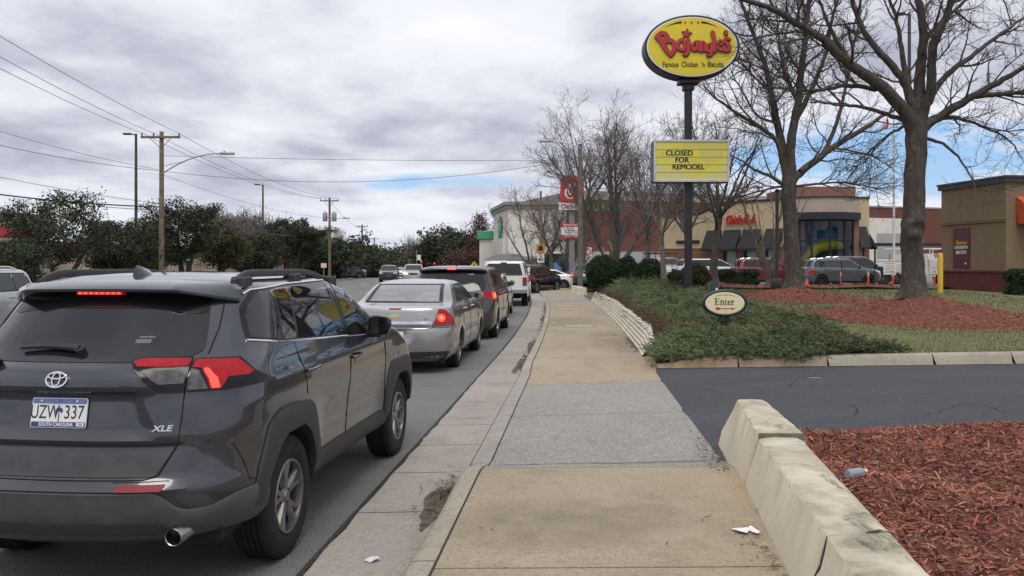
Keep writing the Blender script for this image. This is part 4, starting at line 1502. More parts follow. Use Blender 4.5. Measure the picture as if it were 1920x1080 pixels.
def generic_car(name, label, kind, L, Wd, H, belt, hood, pm, wb, rw, group=None, cat='car', du=.07, glass='glass_dark', lit=False, dark_trim=False, rimmat='rim', yoff=0.0, rails=False, wr=None,
    roofr=None, cowl=None, rooff=None, deck=None, rearbase=None, tail='side', plate=True, lamps_on=False, ns=5, mirrors=True, clad=False):
 rows = generic_rows(L, Wd, H, belt, hood, kind, roofr=roofr, cowl=cowl, rooff=rooff, deck=deck, rearbase=rearbase, wr=wr)
 AR = rw + .045
 a0, a1 = -wb / 2 + yoff, wb / 2 + yoff
 sf = Surf(rows, 2.7, 2.4, ((a0, rw, AR + .02, .014), (a1, rw, AR + .02, .014)))
 c = Car(name, label, sf, .62, group, cat)
 root = c.root
 c.body([pm], du, du * .8, ((a0, rw, AR), (a1, rw, AR)), underz=.26)
 c.wheels((a0, a1), Wd - .235, rw, .215, rw * .63, M[rimmat], ns, 'fat' if ns == 5 else 'single', 1)
 g = M[glass]
 z = np.array([r_[0] for r_ in rows])
 zb = max(belt, hood + .10) + .02 if kind != 'sedan' else (deck or belt) + .075
 zt = H - .115
 yr_b, yf_b = [float(q) for q in (sf.par(zb)[1], sf.par(zb)[3])]
 yr_t, yf_t = [float(q) for q in (sf.par(zt)[1], sf.par(zt)[3])]
 rbk = .30 if kind == 'sedan' else .34
 rtk = .22 if kind == 'sedan' else .34
 A, B, C_, D = (yr_b + rbk, zb + (.05 if kind != 'sedan' else .01)), (yf_b - .20, zb), (yf_t - .22, zt), (yr_t + rtk, zt - .02)
 npan = 2 if kind == 'sedan' else 3
 cuts_b = [A[0] + (B[0] - A[0]) * t for t in ((0, .47, 1) if npan == 2 else (0, .22, .60, 1))]
 cuts_t = [D[0] + (C_[0] - D[0]) * t for t in ((0, .50, 1) if npan == 2 else (0, .22, .66, 1))]
 for sg in (1, -1):
  mb = MB()
  c.patch(mb, rpoly([(A[0] - .04, A[1] - .025), (B[0] + .06, B[1] - .025), (C_[0] + .04, C_[1] + .022), (D[0] - .03, D[1] + .022)], .05), 'side', sg, .12, .002, .01)
  mb.build('window_surround', M['gloss_black'], root, 40)
  for i in range(npan):
   p = [(cuts_b[i] + .015, A[1] + (B[1] - A[1]) * (cuts_b[i] - A[0]) / (B[0] - A[0])), (cuts_b[i + 1] - .015, A[1] + (B[1] - A[1]) * (cuts_b[i + 1] - A[0]) / (B[0] - A[0])),
                 (cuts_t[i + 1] - .02, D[1] + (C_[1] - D[1]) * (cuts_t[i + 1] - D[0]) / (C_[0] - D[0])), (cuts_t[i] + .02, D[1] + (C_[1] - D[1]) * (cuts_t[i] - D[0]) / (C_[0] - D[0]))]
   mb = MB()
   c.patch(mb, rpoly(p, .03), 'side', sg, .12, .005, .01)
   mb.build('window', g, root, 40)
 wb_, wt_ = float(sf.par(zb + .02)[0]) * .86, float(sf.par(zt)[0]) * .86
 zrb = zb + (.02 if kind == 'sedan' else .03)
 mb = MB()
 c.patch(mb, rpoly([(-wb_, zrb), (wb_, zrb), (wt_, zt), (-wt_, zt)], .06), 'rear', 1, .1, .005, .012)
 mb.build('rear_window', g, root, 40)
 mb = MB()
 c.patch(mb, rpoly([(-wb_, zb), (wb_, zb), (wt_, zt + .02), (-wt_, zt + .02)], .06), 'front', 1, .1, .005, .012)
 mb.build('windscreen', M['glass_mid'], root, 40)
 lz = (deck or belt) - .06 if kind == 'sedan' else belt - .10
 for sg in (1, -1):
  mb = MB()
  hh = .15 if kind == 'sedan' else .24
  c.patch(mb, rpoly([(.66, lz - hh), (.99, lz - hh * .8), (1.025, lz), (.70, lz)], .02), 'wrap', sg, .08, .012, .02)
  mb.build('tail_lamp', M['lens_lit'] if lit else M['lens_red'], root, 30)
  mb = MB()
  hz_ = hood - .10
  c.patch(mb, rpoly([(2.12, hz_), (2.55, hz_ - .02), (2.62, hz_ - .14), (2.2, hz_ - .12)], .02), 'wrap', sg, .08, .012, .02)
  mb.build('headlamp', M['headlamp_lit'] if lamps_on else M['headlamp'], root, 30)
 mb = MB()
 c.patch(mb, rpoly([(-.42, hood - .13), (.42, hood - .13), (.36, hood - .30), (-.36, hood - .30)], .03), 'front', 1, .08, .01, .02)
 gr = mb.build('grille', M['gloss_black'], root, 30)
 mb = MB()
 for k in range(7):
  c.line(mb, [(-.36 + .12 * k, hood - .15), (-.34 + .113 * k, hood - .28)], 'front', 1, .010, .012)
 mb.build('grille_bars', M['chrome'], gr, 40)
 mb = MB()
 c.patch(mb, rpoly([(-.65, .32), (.65, .32), (.60, .46), (-.60, .46)], .03), 'front', 1, .1, .008, .02)
 mb.build('lower_grille', M['plastic'], root, 30)
 if plate:
  mb = MB()
  zp = .80 if kind != 'sedan' else .55
  c.patch(mb, rpoly([(-.152, zp - .076), (.152, zp - .076), (.152, zp + .076), (-.152, zp + .076)], .01), 'rear', 1, .2, .008, .01)
  mb.build('licence_plate', M['plate_white'], root, 30)
 for sg in (1, -1):
  for i in range(1, npan):
   yy = cuts_b[i]
   c.gap([(yy, zb - .02), (yy + .02, .62), (yy + .03, .36)], 'side', sg, .006, 0, .12)
  c.gap([(B[0] + .05, zb - .03), (B[0] + .02, .62), (B[0], .36)], 'side', sg, .006, 0, .12)
 for sg in (1, -1):
  mb = MB()
  c.patch(mb, rpoly([(a0 + AR + .02, .23), (a1 - AR - .02, .23), (a1 - AR - .03, .34), (a0 + AR + .03, .34)], .02), 'side', sg, .15, .008, .02)
  mb.build('sill_trim', M['plastic'] if (clad or kind != 'sedan') else pm, root, 30)
  for i in range(npan - 1 if npan == 2 else 1, npan):
   yy = cuts_b[i] + .12
   mb = MB()
   x = float(sf.side_x(yy, zb - .12))
   mb.bbox(min(sg * (x + .004), sg * (x + .03)), yy, zb - .135, max(sg * (x + .004), sg * (x + .03)), yy + .19, zb - .105, .008)
   mb.build('door_handle', pm, root, 40)
 if clad:
  for yc in (a0, a1):
   for sg in (1, -1):
    mb = MB()
    f = c.mapf('side', sg)
    P = []
    for k in range(17):
     t = PI * (-.04 + 1.08 * k / 16)
     row = []
     for rr, o in ((AR, -.03), (AR, .012), (AR + .055, .014), (AR + .06, -.005)):
      ya, za = yc + rr * math.cos(t), rw + rr * math.sin(t)
      p = f(ya, max(za, .22))
      row.append(p + Vector((sg * o, 0, 0)))
     P.append(row)
    mb.grid(P)
    mb.build('arch_trim', M['plastic'], root, 30)
 if rails:
  for sg in (1, -1):
   mb = MB()
   pts = []
   for t in np.linspace(0, 1, 10):
    yy = yr_t + .45 + (yf_t - .75 - yr_t) * t
    zz_ = sf.top_z(wt_ * .93, min(max(yy, yr_t + .5), yf_t - .5))
    pts.append((sg * wt_ * .98, yy, zz_ + .055 * min(1, t / .12, (1 - t) / .12)))
   mb.tube(pts, .02, 6)
   mb.build('roof_rail', M['chrome'] if rails == 'bright' else M['plastic'], root, 40)
 if mirrors:
  c.mirror(B[0] - .10, zb - .03, [pm], .20, .14, .12)
 c.zb, c.a0 = zb, a0
 return c
def by_axle(c, px, Y, hd, side=1, half=.9, zg=None):
 """stand the car so that its rear axle is at depth Y and the outer face of its rear wheel shows at px"""
 x_out = (px - CX) / F * Y
 rx = x_out - side * half * math.cos(hd)
 ry = Y + side * half * math.sin(hd)
 a = -c.a0
 c.place(rx + a * math.sin(hd), ry + a * math.cos(hd), 0.003 if zg is None else zg, hd)
Q = 'vehicles queueing in the kerb lane'
def build_silver_saloon():
 silver = paint('silver_paint', (0.35, 0.35, 0.345), 0.85, 0.26, 0.30, (0.13, 0.125, 0.115))
 rows = [(.19, .76, -2.42, .5, 2.35, .6), (.26, .86, -2.52, .55, 2.45, .6), (.38, .90, -2.555, .55, 2.50, .6), (.52, .915, -2.56, .52, 2.52, .62), (.66, .92, -2.55, .50, 2.50, .65), (.735, .92, -2.535, .5, 2.48, .7),
   (.745, .918, -2.505, .5, 2.47, .7), (.86, .91, -2.485, .5, 2.30, .7), (.93, .90, -2.47, .5, 2.0, .6), (.99, .885, -2.455, .46, 1.55, .4), (1.045, .862, -2.43, .40, 1.33, .3), (1.065, .845, -2.36, .36, 1.28, .3),
   (1.085, .83, -2.10, .28, 1.24, .28), (1.11, .815, -1.87, .24, 1.19, .26), (1.25, .745, -1.56, .24, .87, .24), (1.40, .655, -1.20, .26, .50, .24), (1.445, .59, -1.02, .3, .32, .24), (1.475, .46, -.78, .3, .10, .25),
   (1.488, .28, -.5, .2, -.1, .2), (1.492, .06, -.3, .05, -.25, .05)]
 a0, a1, rw, AR = -1.405, 1.405, .335, .372
 def rear_mod(x, z):
  return 0.020 * smooth_box(z, .735, .765, .004) * smooth_box(x, -1, .60, .03) + .03 * smooth_box(z, .52, .70, .008) * smooth_box(x, -1, .24, .015)
 sf = Surf(rows, 2.8, 2.4, ((a0, rw, AR + .02, .012), (a1, rw, AR + .02, .012)), rear_mod)
 c = Car('sedan', 'silver sedan with lit red tail lamps, second in the queue behind the minivan', sf, .6, Q)
 root = c.root
 rg = [(-.655, 1.125), (.655, 1.125), (.575, 1.405), (-.575, 1.405)]
 wsx = [(-.62, 1.12), (.62, 1.12), (.54, 1.40), (-.54, 1.40)]
 shrink = lambda p, k=.95: [(a * k, 1.265 + (b - 1.265) * k) for a, b in p]
 sg_r = [(-1.13, 1.125), (-.12, 1.115), (-.12, 1.385), (-.70, 1.365)]
 sg_f = [(-.06, 1.114), (.92, 1.112), (.33, 1.375), (-.06, 1.387)]
 c.body([silver], .045, .035, ((a0, rw, AR), (a1, rw, AR)), [('rear', shrink(rg)), ('front', shrink(wsx)), ('side', [(-.72, 1.15), (-.15, 1.14), (-.15, 1.35), (-.60, 1.34)]), ('side', [(-.03, 1.14), (.72, 1.135), (.30, 1.34), (-.03, 1.35)])], underz=.24)
 c.wheels((a0, a1), 1.585, rw, .21, .215, M['rim'], 5, 'fat', 1)
 mb = MB()
 c.patch(mb, rpoly(rg, .05), 'rear', 1, .08, .004, .008)
 rwin = mb.build('rear_window', M['glass_clear'], root, 40)
 mb = MB()
 for e in (0, 1, 2, 3):
  p0, p1 = rg[e], rg[(e + 1) % 4]
  c.line(mb, [p0, p1], 'rear', 1, .011, .003)
 for sg in (1, -1):
  c.patch(mb, [(sg * a, b) for a, b in [(.60, 1.125), (.655, 1.125), (.575, 1.405), (.525, 1.405)]], 'rear', 1, .08, .006, .004)
 mb.build('window_seal', M['gloss_black'], rwin, 40)
 mb = MB()
 c.patch(mb, rpoly(wsx, .05), 'front', 1, .08, .004, .008)
 mb.build('windscreen', M['glass_clear'], root, 40)
 for sg in (1, -1):
  for p in (sg_r, sg_f):
   mb = MB()
   c.patch(mb, rpoly(p, .03), 'side', sg, .08, .005, .010)
   mb.build('window', M['glass_clear'] if False else M['glass_mid'], root, 40)
  mb = MB()
  c.patch(mb, rpoly([(-1.20, 1.11), (1.02, 1.098), (.35, 1.40), (-.10, 1.412), (-.74, 1.388)], .04), 'side', sg, .08, .002, .008)
  mb.build('window_surround', M['gloss_black'], root, 40)
  us = np.linspace(0, 1.2, 400)
  def wx(x, z):
   xx, yy_ = sf.pt(us, z, c.tab)
   return float(np.interp(x, xx[us <= 1], us[us <= 1]))
  def wy(y, z):
   xx, yy_ = sf.pt(us, z, c.tab)
   return float(np.interp(y, yy_, us))
  mb = MB()
  tp = [(wx(.615, .785), .785), (wx(.70, 1.03), 1.035), (wx(.78, 1.03), 1.02), (wy(-2.16, .92), .90), (wy(-2.12, .80), .80)]
  c.patch(mb, rpoly(tp, [.005, .02, .03, .06, .01]), 'wrap', sg, .05, .018, .025)
  tl = mb.build('tail_lamp', M['lens_red'], root, 30)
  mb = MB()
  c.patch(mb, rpoly([(wx(.60, .75), .752), (wx(.612, .783), .783), (wy(-2.12, .80), .797), (wy(-2.12, .77), .765)], .004), 'wrap', sg, .05, .018, .02)
  mb.build('clear_lens', M['lens_clear'], tl, 30)
  mb = MB()
  uc, zc = wx(.735, .89), .895
  ub = wx(.785, .89) - uc
  c.patch(mb, [(uc + ub * 1.1 * math.cos(2 * PI * k / 20), zc + .062 * math.sin(2 * PI * k / 20)) for k in range(20)], 'wrap', sg, .04, .020, .004)
  mb.build('lit_lens', M['lens_lit'], tl, 30)
  mb = MB()
  c.patch(mb, [(uc + ub * .42 * math.cos(2 * PI * k / 14), zc + .026 * math.sin(2 * PI * k / 14)) for k in range(14)], 'wrap', sg, .04, .0215, .002)
  mb.build('bulb', M['lens_amber'], tl, 30)
  mb = MB()
  c.patch(mb, rpoly([(2.12, .80), (2.5, .84), (2.62, .72), (2.2, .68)], .02), 'wrap', sg, .08, .012, .02)
  mb.build('headlamp', M['headlamp'], root, 30)
  mb = MB()
  c.patch(mb, rpoly([(a0 + AR + .02, .215), (a1 - AR - .02, .215), (a1 - AR - .03, .30), (a0 + AR + .03, .30)], .02), 'side', sg, .12, .012, .02)
  mb.build('sill_trim', silver, root, 30)
  for y in (-.72, .30):
   x = float(sf.side_x(y, 1.0))
   mb = MB()
   mb.bbox(min(sg * (x + .004), sg * (x + .034)), y, .965, max(sg * (x + .004), sg * (x + .034)), y + .19, .995, .008)
   mb.build('door_handle', M['chrome'], root, 40)
  mb = MB()
  P = []
  for k in range(17):      # thin rolled arch lip
   t = PI * (-.06 + 1.12 * k / 16)
   row = []
   for rr, o in ((AR - .002, -.04), (AR - .002, .008), (AR + .022, .010), (AR + .03, -.004)):
    pass
   for yc in (a0,):
    pass
   P.append(t)
  for yc in (a0, a1):
   G = []
   for t in P:
    row = []
    for rr, o in ((AR - .002, -.04), (AR - .002, .008), (AR + .022, .009), (AR + .03, -.006)):
     ya, za = yc + rr * math.cos(t), max(rw + rr * math.sin(t), .20)
     row.append(c.mapf('side', sg)(ya, za) + Vector((sg * o, 0, 0)))
    G.append(row)
   ml = MB().grid(G)
   ml.build('arch_lip', silver, root, 40)
 mb = MB()
 c.patch(mb, rpoly([(-.60, .795), (.60, .795), (.608, .845), (-.608, .845)], .008), 'rear', 1, .08, .012, .02)
 mb.build('boot_strip', M['chrome'], root, 30)
 c.gap([(-.93, .738), (-.62, .738), (-.52, .715), (.52, .715), (.62, .738), (.93, .738)], 'rear', 1, .006)
 for sg in (1, -1):
  c.gap([(sg * .60, .74), (sg * .615, .80), (sg * .70, 1.035)], 'rear', 1, .004)
  c.gap([(-.09, 1.10), (-.08, .62), (-.06, .30)], 'side', sg, .005)
  c.gap([(-1.02, 1.09), (-.98, .85), (-1.0, .72)], 'side', sg, .005)
  c.gap([(.98, 1.09), (1.0, .62), (.98, .30)], 'side', sg, .005)
  c.gap([(-.95, .58), (.95, .58)], 'side', sg, .006)
 mb = MB()
 c.patch(mb, rpoly([(-.80, .245), (.80, .245), (.86, .36), (-.86, .36)], .03), 'rear', 1, .08, .006, .02)
 mb.build('lower_bumper', M['plastic'], root, 30)
 mb = MB()
 c.patch(mb, rpoly([(-.10, 1.028), (.10, 1.028), (.10, 1.046), (-.10, 1.046)], .004), 'rear', 1, .1, .008, .01)
 mb.build('brake_lamp', M['lens_red_off'], root, 30)
 f = c.mapf('rear', 1)
 def frame(x, z, off):
  p, n = c.nrm(f, x, z, 'rear', 1)
  t = (f(x + .02, z) - f(x - .02, z)).normalized()
  up = n.cross(t)
  up = up if up.z > 0 else -up
  return Matrix.Translation(p + n * off) @ Matrix(((t.x, up.x, n.x, 0), (t.y, up.y, n.y, 0), (t.z, up.z, n.z, 0), (0, 0, 0, 1)))
 mb = MB()
 mb.prism(rpoly([(-.155, -.078), (.155, -.078), (.155, .078), (-.155, .078)], .012), 0, .006)
 mb.xf(frame(0, .605, .003))
 pl = mb.build('licence_plate', M['plate_white'], root, 30)
 mb = MB()
 put_text(mb, 'JRR 1808', Matrix.Translation((0, -.012, .0064)), .088, .001, 0, 0, .70)
 mb.prism([(-.10, .054), (.10, .054), (.07, .068), (-.07, .068)], .0063, .0072, 1)
 mb.xf(frame(0, .605, .003))
 mb.build('plate_lettering', [M['plate_ink'], M['plate_red']], pl, 0)
 mb = MB()
 mb.prism([(-.085, -.018), (-.028, -.018), (-.024, -.03), (.034, -.03), (.030, -.018), (.085, -.018), (.075, .018), (.024, .018), (.020, .03), (-.034, .03), (-.030, .018), (-.075, .018)], 0, .008)
 mb.xf(frame(0, .93, .001))
 mb.build('emblem', mat('gold_emblem', (.62, .50, .22), .25, metal=.9), root, 30)
 mb = MB()
 stroke(mb, [(-.062 + .0, .0), (.0, .017), (.06, .002), (.0, -.016)], .006, 0, .004, closed=True)
 mb.xf(frame(.43, .955, .001))
 mb.build('boot_badge', M['chrome'], root, 30)
 mb = MB()
 put_text(mb, 'LT', frame(.50, .872, .001), .032, .003, None, .001, 1.6)
 mb.build('badge', M['gloss_black'], root, 0)
 mb = MB()
 mb.bbox(-.72, -1.90, 1.05, .72, -1.28, 1.10, .02)
 mb.build('parcel_shelf', M['seat_dark'], root, 30)
 for x in (-.36, .36):
  mb = MB()
  mb.bbox(x - .27, -1.32, .60, x + .27, -1.12, 1.19, .07, seg=3)
  mb.bbox(x - .15, -1.30, 1.17, x + .15, -1.16, 1.27, .05, seg=3)
  mb.build('rear_seat', M['seat'], root, 60)
  mb = MB()
  mb.bbox(x - .25, -.25, .55, x + .25, -.08, 1.20, .07, seg=3)
  mb.bbox(x - .13, -.22, 1.20, x + .13, -.11, 1.36, .05, seg=3)
  mb.build('front_seat', M['seat'], root, 60)
 mb = MB()
 mb.bbox(-.74, -1.5, .35, .74, 1.2, .45, .02)
 mb.bbox(-.74, .75, .45, .74, 1.15, 1.02, .06)
 mb.build('cabin_floor', M['seat_dark'], root, 30)
 mb = MB()
 mb.bbox(.22, -1.52, 1.10, .36, -1.44, 1.20, .03, seg=2)
 mb.build('shelf_toy', M['red_cloth'], root, 60)
 mb = MB()
 mb.lathe([(.0, -.3), (.09, -.28), (.10, .28), (0, .3)], 14, 'x', (.28, -2.15, .27))
 mb.build('silencer', mat('rusty_steel', (.22, .17, .12), .7, metal=.4, var=.4, vscale=14), root, 40)
 c.mirror(.72, 1.085, [silver], .20, .14, .12)
 c.a0 = a0
 return c
sal = build_silver_saloon()
by_axle(sal, 862, 14.35, 0.082, half=.90)
def build_minivan():
 pm = paint('dark_bronze_grey_paint', (0.055, 0.053, 0.056), 0.55, 0.25, 0.22, (.13, .12, .11))
 c = generic_car('minivan', 'dark grey minivan with a lit brake lamp under its roof, ahead of the silver sedan', 'van', 5.15, 2.0, 1.735, 1.14, 1.08, pm, 3.0, .345, Q, 'minivan', du=.055,
     roofr=-2.25, rearbase=-2.46, cowl=1.50, rooff=.55, wr=.80, plate=False, mirrors=True, tail='none')
 root, sf = c.root, c.s
 for o in list(root.children):
  if o.name.split('.')[0] in ('tail_lamp', 'rear_window'):
   bpy.data.objects.remove(o)
 mb = MB()
 c.patch(mb, rpoly([(-.80, 1.16), (.80, 1.16), (.77, 1.40), (.70, 1.59), (-.70, 1.59), (-.77, 1.40)], [.05, .05, .1, .14, .14, .1]), 'rear', 1, .1, .005, .014)
 mb.build('rear_window', M['glass_rear'], root, 40)
 mb = MB()
 P = []
 for x in np.linspace(-.80, .80, 15):
  q = abs(x) / .80
  yb = -2.40 + .16 * q ** 3
  zt = 1.665 - .03 * q ** 2
  P.append([(x * .97, -2.0, zt + .035 - .05 * q ** 3), (x, yb, zt), (x, yb + .01, zt - .03), (x, -2.1, zt - .07)])
 mb.grid(P)
 sp = mb.build('spoiler', pm, root, 40)
 mb = MB()
 mb.bbox(-.10, -2.415, 1.635, .10, -2.385, 1.665, .008)
 mb.build('brake_lamp', M['lens_lit'], sp, 30)
 mb = MB()
 c.patch(mb, rpoly([(-.78, 1.575), (.78, 1.575), (.72, 1.63), (-.72, 1.63)], .02), 'rear', 1, .1, .008, .02)
 mb.build('spoiler_underside', M['gloss_black'], sp, 30)
 for sg in (1, -1):
  mb = MB()
  c.patch(mb, rpoly([(.50, 1.02), (.50, 1.13), (1.01, 1.13), (1.03, 1.0), (1.0, .90), (.86, .93)], .01), 'wrap', sg, .07, .014, .02)
  tl = mb.build('tail_lamp', M['lens_red'], root, 30)
  mb = MB()
  c.patch(mb, rpoly([(.80, .96), (.80, 1.11), (.99, 1.11), (1.0, .95)], .015), 'wrap', sg, .06, .0165, .003)
  mb.build('lit_lens', M['lens_lit'], tl, 30)
  mb = MB()
  c.patch(mb, rpoly([(.86, 1.0), (.86, 1.08), (.96, 1.08), (.97, 1.0)], .015), 'wrap', sg, .06, .018, .002)
  mb.build('bulb', M['lens_amber'], tl, 30)
  mb = MB()
  c.patch(mb, rpoly([(.50, .955), (.50, 1.012), (.84, .95), (.80, .925)], .008), 'wrap', sg, .06, .014, .015)
  mb.build('clear_lens', M['lens_clear'], tl, 30)
 mb = MB()
 c.patch(mb, rpoly([(-.155, .72), (.155, .72), (.155, .875), (-.155, .875)], .01), 'rear', 1, .2, .008, .01)
 mb.build('licence_plate', M['plate_white'], root, 30)
 c.gap([(-.9, .56), (.9, .56)], 'rear', 1, .006)
 c.gap([(-.74, 1.14), (-.72, .70), (-.66, .58)], 'rear', 1, .005)
 c.gap([(.74, 1.14), (.72, .70), (.66, .58)], 'rear', 1, .005)
 mb = MB()
 mb.tube([(-.0, -1.6, 1.735), (0, -1.66, 1.79)], [.02, .008], 6)
 mb.build('roof_fin', M['plastic'], root, 30)
 mb = MB()
 mb.tube([(.05, -2.52, 1.20), (-.38, -2.50, 1.215)], [.016, .009], 6)
 mb.build('wiper', M['plastic'], root, 30)
 return c
van = build_minivan()
by_axle(van, 931, 20.2, 0.078, half=.96)
hid = generic_car('sedan', 'silver sedan mostly hidden ahead of the dark minivan, only its side and rear wheel showing', 'sedan', 4.8, 1.84, 1.46, 1.0, .92, paint('champagne_paint', (.42, .41, .38), .5), 2.78, .33, Q, du=.08, deck=1.03,
                  roofr=-1.0, rearbase=-1.7, lit=True)
by_axle(hid, 950, 27.6, .065, half=.9)
def build_pickup():
 white = paint('white_truck_paint', (.66, .66, .63), .0, .35, .35, (.30, .28, .24))
 root = thing('pickup_truck', 'tall white pickup truck with a camper shell over its bed', 'pickup truck', group=Q)
 mb = MB()
 prof = [(-2.95, .62), (2.9, .62), (3.05, .75), (3.05, 1.20), (2.85, 1.28), (1.55, 1.33), (1.45, 1.36), (-2.95, 1.33)]
 mb.prism([(a, b) for a, b in prof], -1.0, 1.0, axis='x')
 bm = bmesh.new()
 me = bpy.data.meshes.new('t')
 me.from_pydata(mb.v, [], mb.f)
 bm.from_mesh(me)
 bpy.data.meshes.remove(me)
 bmesh.ops.recalc_face_normals(bm, faces=bm.faces)
 bmesh.ops.bevel(bm, geom=list(bm.edges), offset=.07, segments=3, profile=.6, affect='EDGES')
 MB().addbm(bm).build('body', white, root, 40)
 def shell(name, y0, y1, z0, z1, w0, w1, t0, t1, m):
  bm = bmesh.new()
  vs_ = [bm.verts.new(p) for p in ((-w0, y0, z0), (w0, y0, z0), (w0, y1, z0), (-w0, y1, z0), (-w1, y0 + t0, z1), (w1, y0 + t0, z1), (w1, y1 - t1, z1), (-w1, y1 - t1, z1))]
  for q in ((0, 3, 2, 1), (4, 5, 6, 7), (0, 1, 5, 4), (1, 2, 6, 5), (2, 3, 7, 6), (3, 0, 4, 7)):
   bm.faces.new([vs_[i] for i in q])
  bmesh.ops.bevel(bm, geom=list(bm.edges), offset=.09, segments=3, profile=.6, affect='EDGES')
  return MB().addbm(bm).build(name, m, root, 40)
 shell('camper_shell', -2.93, -.75, 1.31, 1.95, .93, .78, .10, .02, white)
 shell('cab', -.70, 1.75, 1.31, 1.99, .95, .76, .08, .85, white)
 mb = MB()
 mb.prism(rpoly([(-.80, 1.38), (.80, 1.38), (.68, 1.86), (-.68, 1.86)], .07), -2.965, -2.90, axis='y')
 mb.xf(Matrix.Translation((0, 0, 0)))
 v2 = []
 for (x, y, z) in mb.v:
  v2.append((x, y + (z - 1.31) * .156 + .0, z))
 mb.v = v2
 rwn = mb.build('rear_window', M['glass_rear'], root, 30)
 mb = MB()
 mb.bbox(-.10, -2.955, 1.415, .10, -2.935, 1.44, .006)
 mb.build('shell_handle', M['chrome'], rwn, 30)
 mb = MB()
 mb.bbox(-.14, -2.905, 1.885, .14, -2.84, 1.915, .006)
 mb.build('brake_lamp', M['gloss_black'], root, 30)
 for sg in (1, -1):
  for (a, b) in ((-2.6, -1.0),):
   mb = MB()
   P = [[(sg * (.925 - .1485 * (z - 1.31) / .64 * 1.0 + .006), y, z) for y in np.linspace(a, b, 6)] for z in (1.45, 1.78)]
   mb.grid(P, flip=sg > 0)
   mb.build('window', M['glass_dark'], root, 30)
  for poly in ([(-.5, 1.42), (.30, 1.42), (.30, 1.84), (-.45, 1.84)], [(.38, 1.42), (1.42, 1.42), (.90, 1.84), (.38, 1.84)]):
   mb = MB()
   mb.add([(sg * (.95 - .19 * (z - 1.31) / .68 + .008), y, z) for y, z in poly], [(0, 1, 2, 3)])
   mb.build('window', M['glass_dark'], root, 0)
  mb = MB()
  mb.bbox(sg * .885 - .09, -2.975, .93, sg * .885 + .09, -2.90, 1.30, .015)
  tl = mb.build('tail_lamp', M['lens_red_off'], root, 30)
  mb = MB()
  mb.bbox(sg * .885 - .06, -2.98, 1.00, sg * .885 + .06, -2.972, 1.08, .003)
  mb.build('clear_lens', M['lens_clear'], tl, 30)
  mb = MB()
  mb.bbox(min(sg * 1.02, sg * 1.32), .95, 1.36, max(sg * 1.02, sg * 1.32), 1.08, 1.72, .03)
  mb.tube([(sg * .93, 1.05, 1.45), (sg * 1.06, 1.02, 1.48)], .02, 6)
  mb.build('mirror', M['plastic'], root, 40)
  mb = MB()
  mb.bbox(sg * .74 - .15, 3.0, 1.0, sg * .74 + .15, 3.07, 1.2, .02)
  mb.build('headlamp', M['headlamp'], root, 30)
  for yc in (-1.85, 2.05):
   mb = MB()
   P = []
   for k in range(15):
    t = PI * k / 14
    P.append([(sg * 1.0, yc + .50 * math.cos(t), .46 + .50 * math.sin(t)), (sg * 1.035, yc + .50 * math.cos(t), .46 + .50 * math.sin(t)), (sg * 1.03, yc + .56 * math.cos(t), .46 + .56 * math.sin(t)), (sg * .99, yc + .58 * math.cos(t), .46 + .58 * math.sin(t))])
   mb.grid(P)
   mb.prism([(yc + .49 * math.cos(PI * k / 12), .46 + .49 * math.sin(PI * k / 12)) for k in range(13)], min(sg * .6, sg * 1.006), max(sg * .6, sg * 1.006), 1, axis='x')
   mb.build('wheel_arch', [white, M['under']], root, 30)
 mb = MB()
 mb.bbox(-.80, -2.985, .72, .80, -2.93, 1.325, .012)
 tg = mb.build('tailgate', white, root, 30)
 mb = MB()
 mb.bbox(-.13, -2.995, 1.19, .13, -2.98, 1.27, .01)
 mb.build('handle', M['gloss_black'], tg, 30)
 mb = MB()
 mb.prism(ellipse(.115, .048, 24), 0, .012)
 mb.xf(Matrix.Translation((0, -2.985, 1.09)) @ Matrix.Rotation(PI / 2, 4, 'X'))
 mb.build('emblem', mat('dark_oval_badge', (.02, .03, .07), .3), tg, 30)
 mb = MB()
 mb.bbox(-1.0, -3.12, .60, 1.0, -2.90, .80, .03)
 bp = mb.build('bumper', M['chrome'] if False else mat('dull_chrome', (.36, .36, .36), .35, metal=.8), root, 30)
 mb = MB()
 mb.bbox(-.16, -3.13, .62, .16, -3.115, .76, .006)
 mb.build('licence_plate', M['plate_white'], bp, 30)
 mb = MB()
 mb.box(-.8, -2.8, .48, .8, 2.8, .66)
 mb.box(-.06, -3.1, .46, .06, -2.6, .56)
 mb.tube([(-.7, -1.85, .42), (.7, -1.85, .42)], .07, 8)
 mb.lathe([(.0, -.18), (.16, -.1), (.16, .1), (0, .18)], 14, 'x', (0, -1.85, .42))
 mb.build('underbody', M['under'], root, 30)
 c = Car.__new__(Car)
 c.root = root
 c.wheels((-1.85, 2.05), 1.72, .41, .27, .235, M['rim'], 5, 'fat', 1)
 c.a0 = -1.85
 return c
pk = build_pickup()
by_axle(pk, 990, 36.2, .045, half=1.0, zg=-.05)
bsuv = generic_car('suv', 'black SUV with large pale spoked wheels turning off the street ahead of the white pickup', 'suv', 4.95, 1.95, 1.76, 1.12, 1.08, paint('black_paint', (.005, .005, .006), .1, .2, .08), 2.98, .385, None, 'SUV', ns=8,
                   roofr=-2.05, rearbase=-2.36, cowl=1.15, rails=True)
bsuv.place(1.42, 53.2, .02, R(28))
wsed = generic_car('sedan', 'white sedan nosing out of the driveway beyond the black SUV', 'sedan', 4.9, 1.86, 1.45, 1.0, .92, paint('bright_white_paint', (.70, .70, .69), 0, .25, .1), 2.85, .355, None, du=.07, deck=1.03, roofr=-1.05, rearbase=-1.75, ns=8)
wsed.place(2.25, 58.6, .02, R(-84))
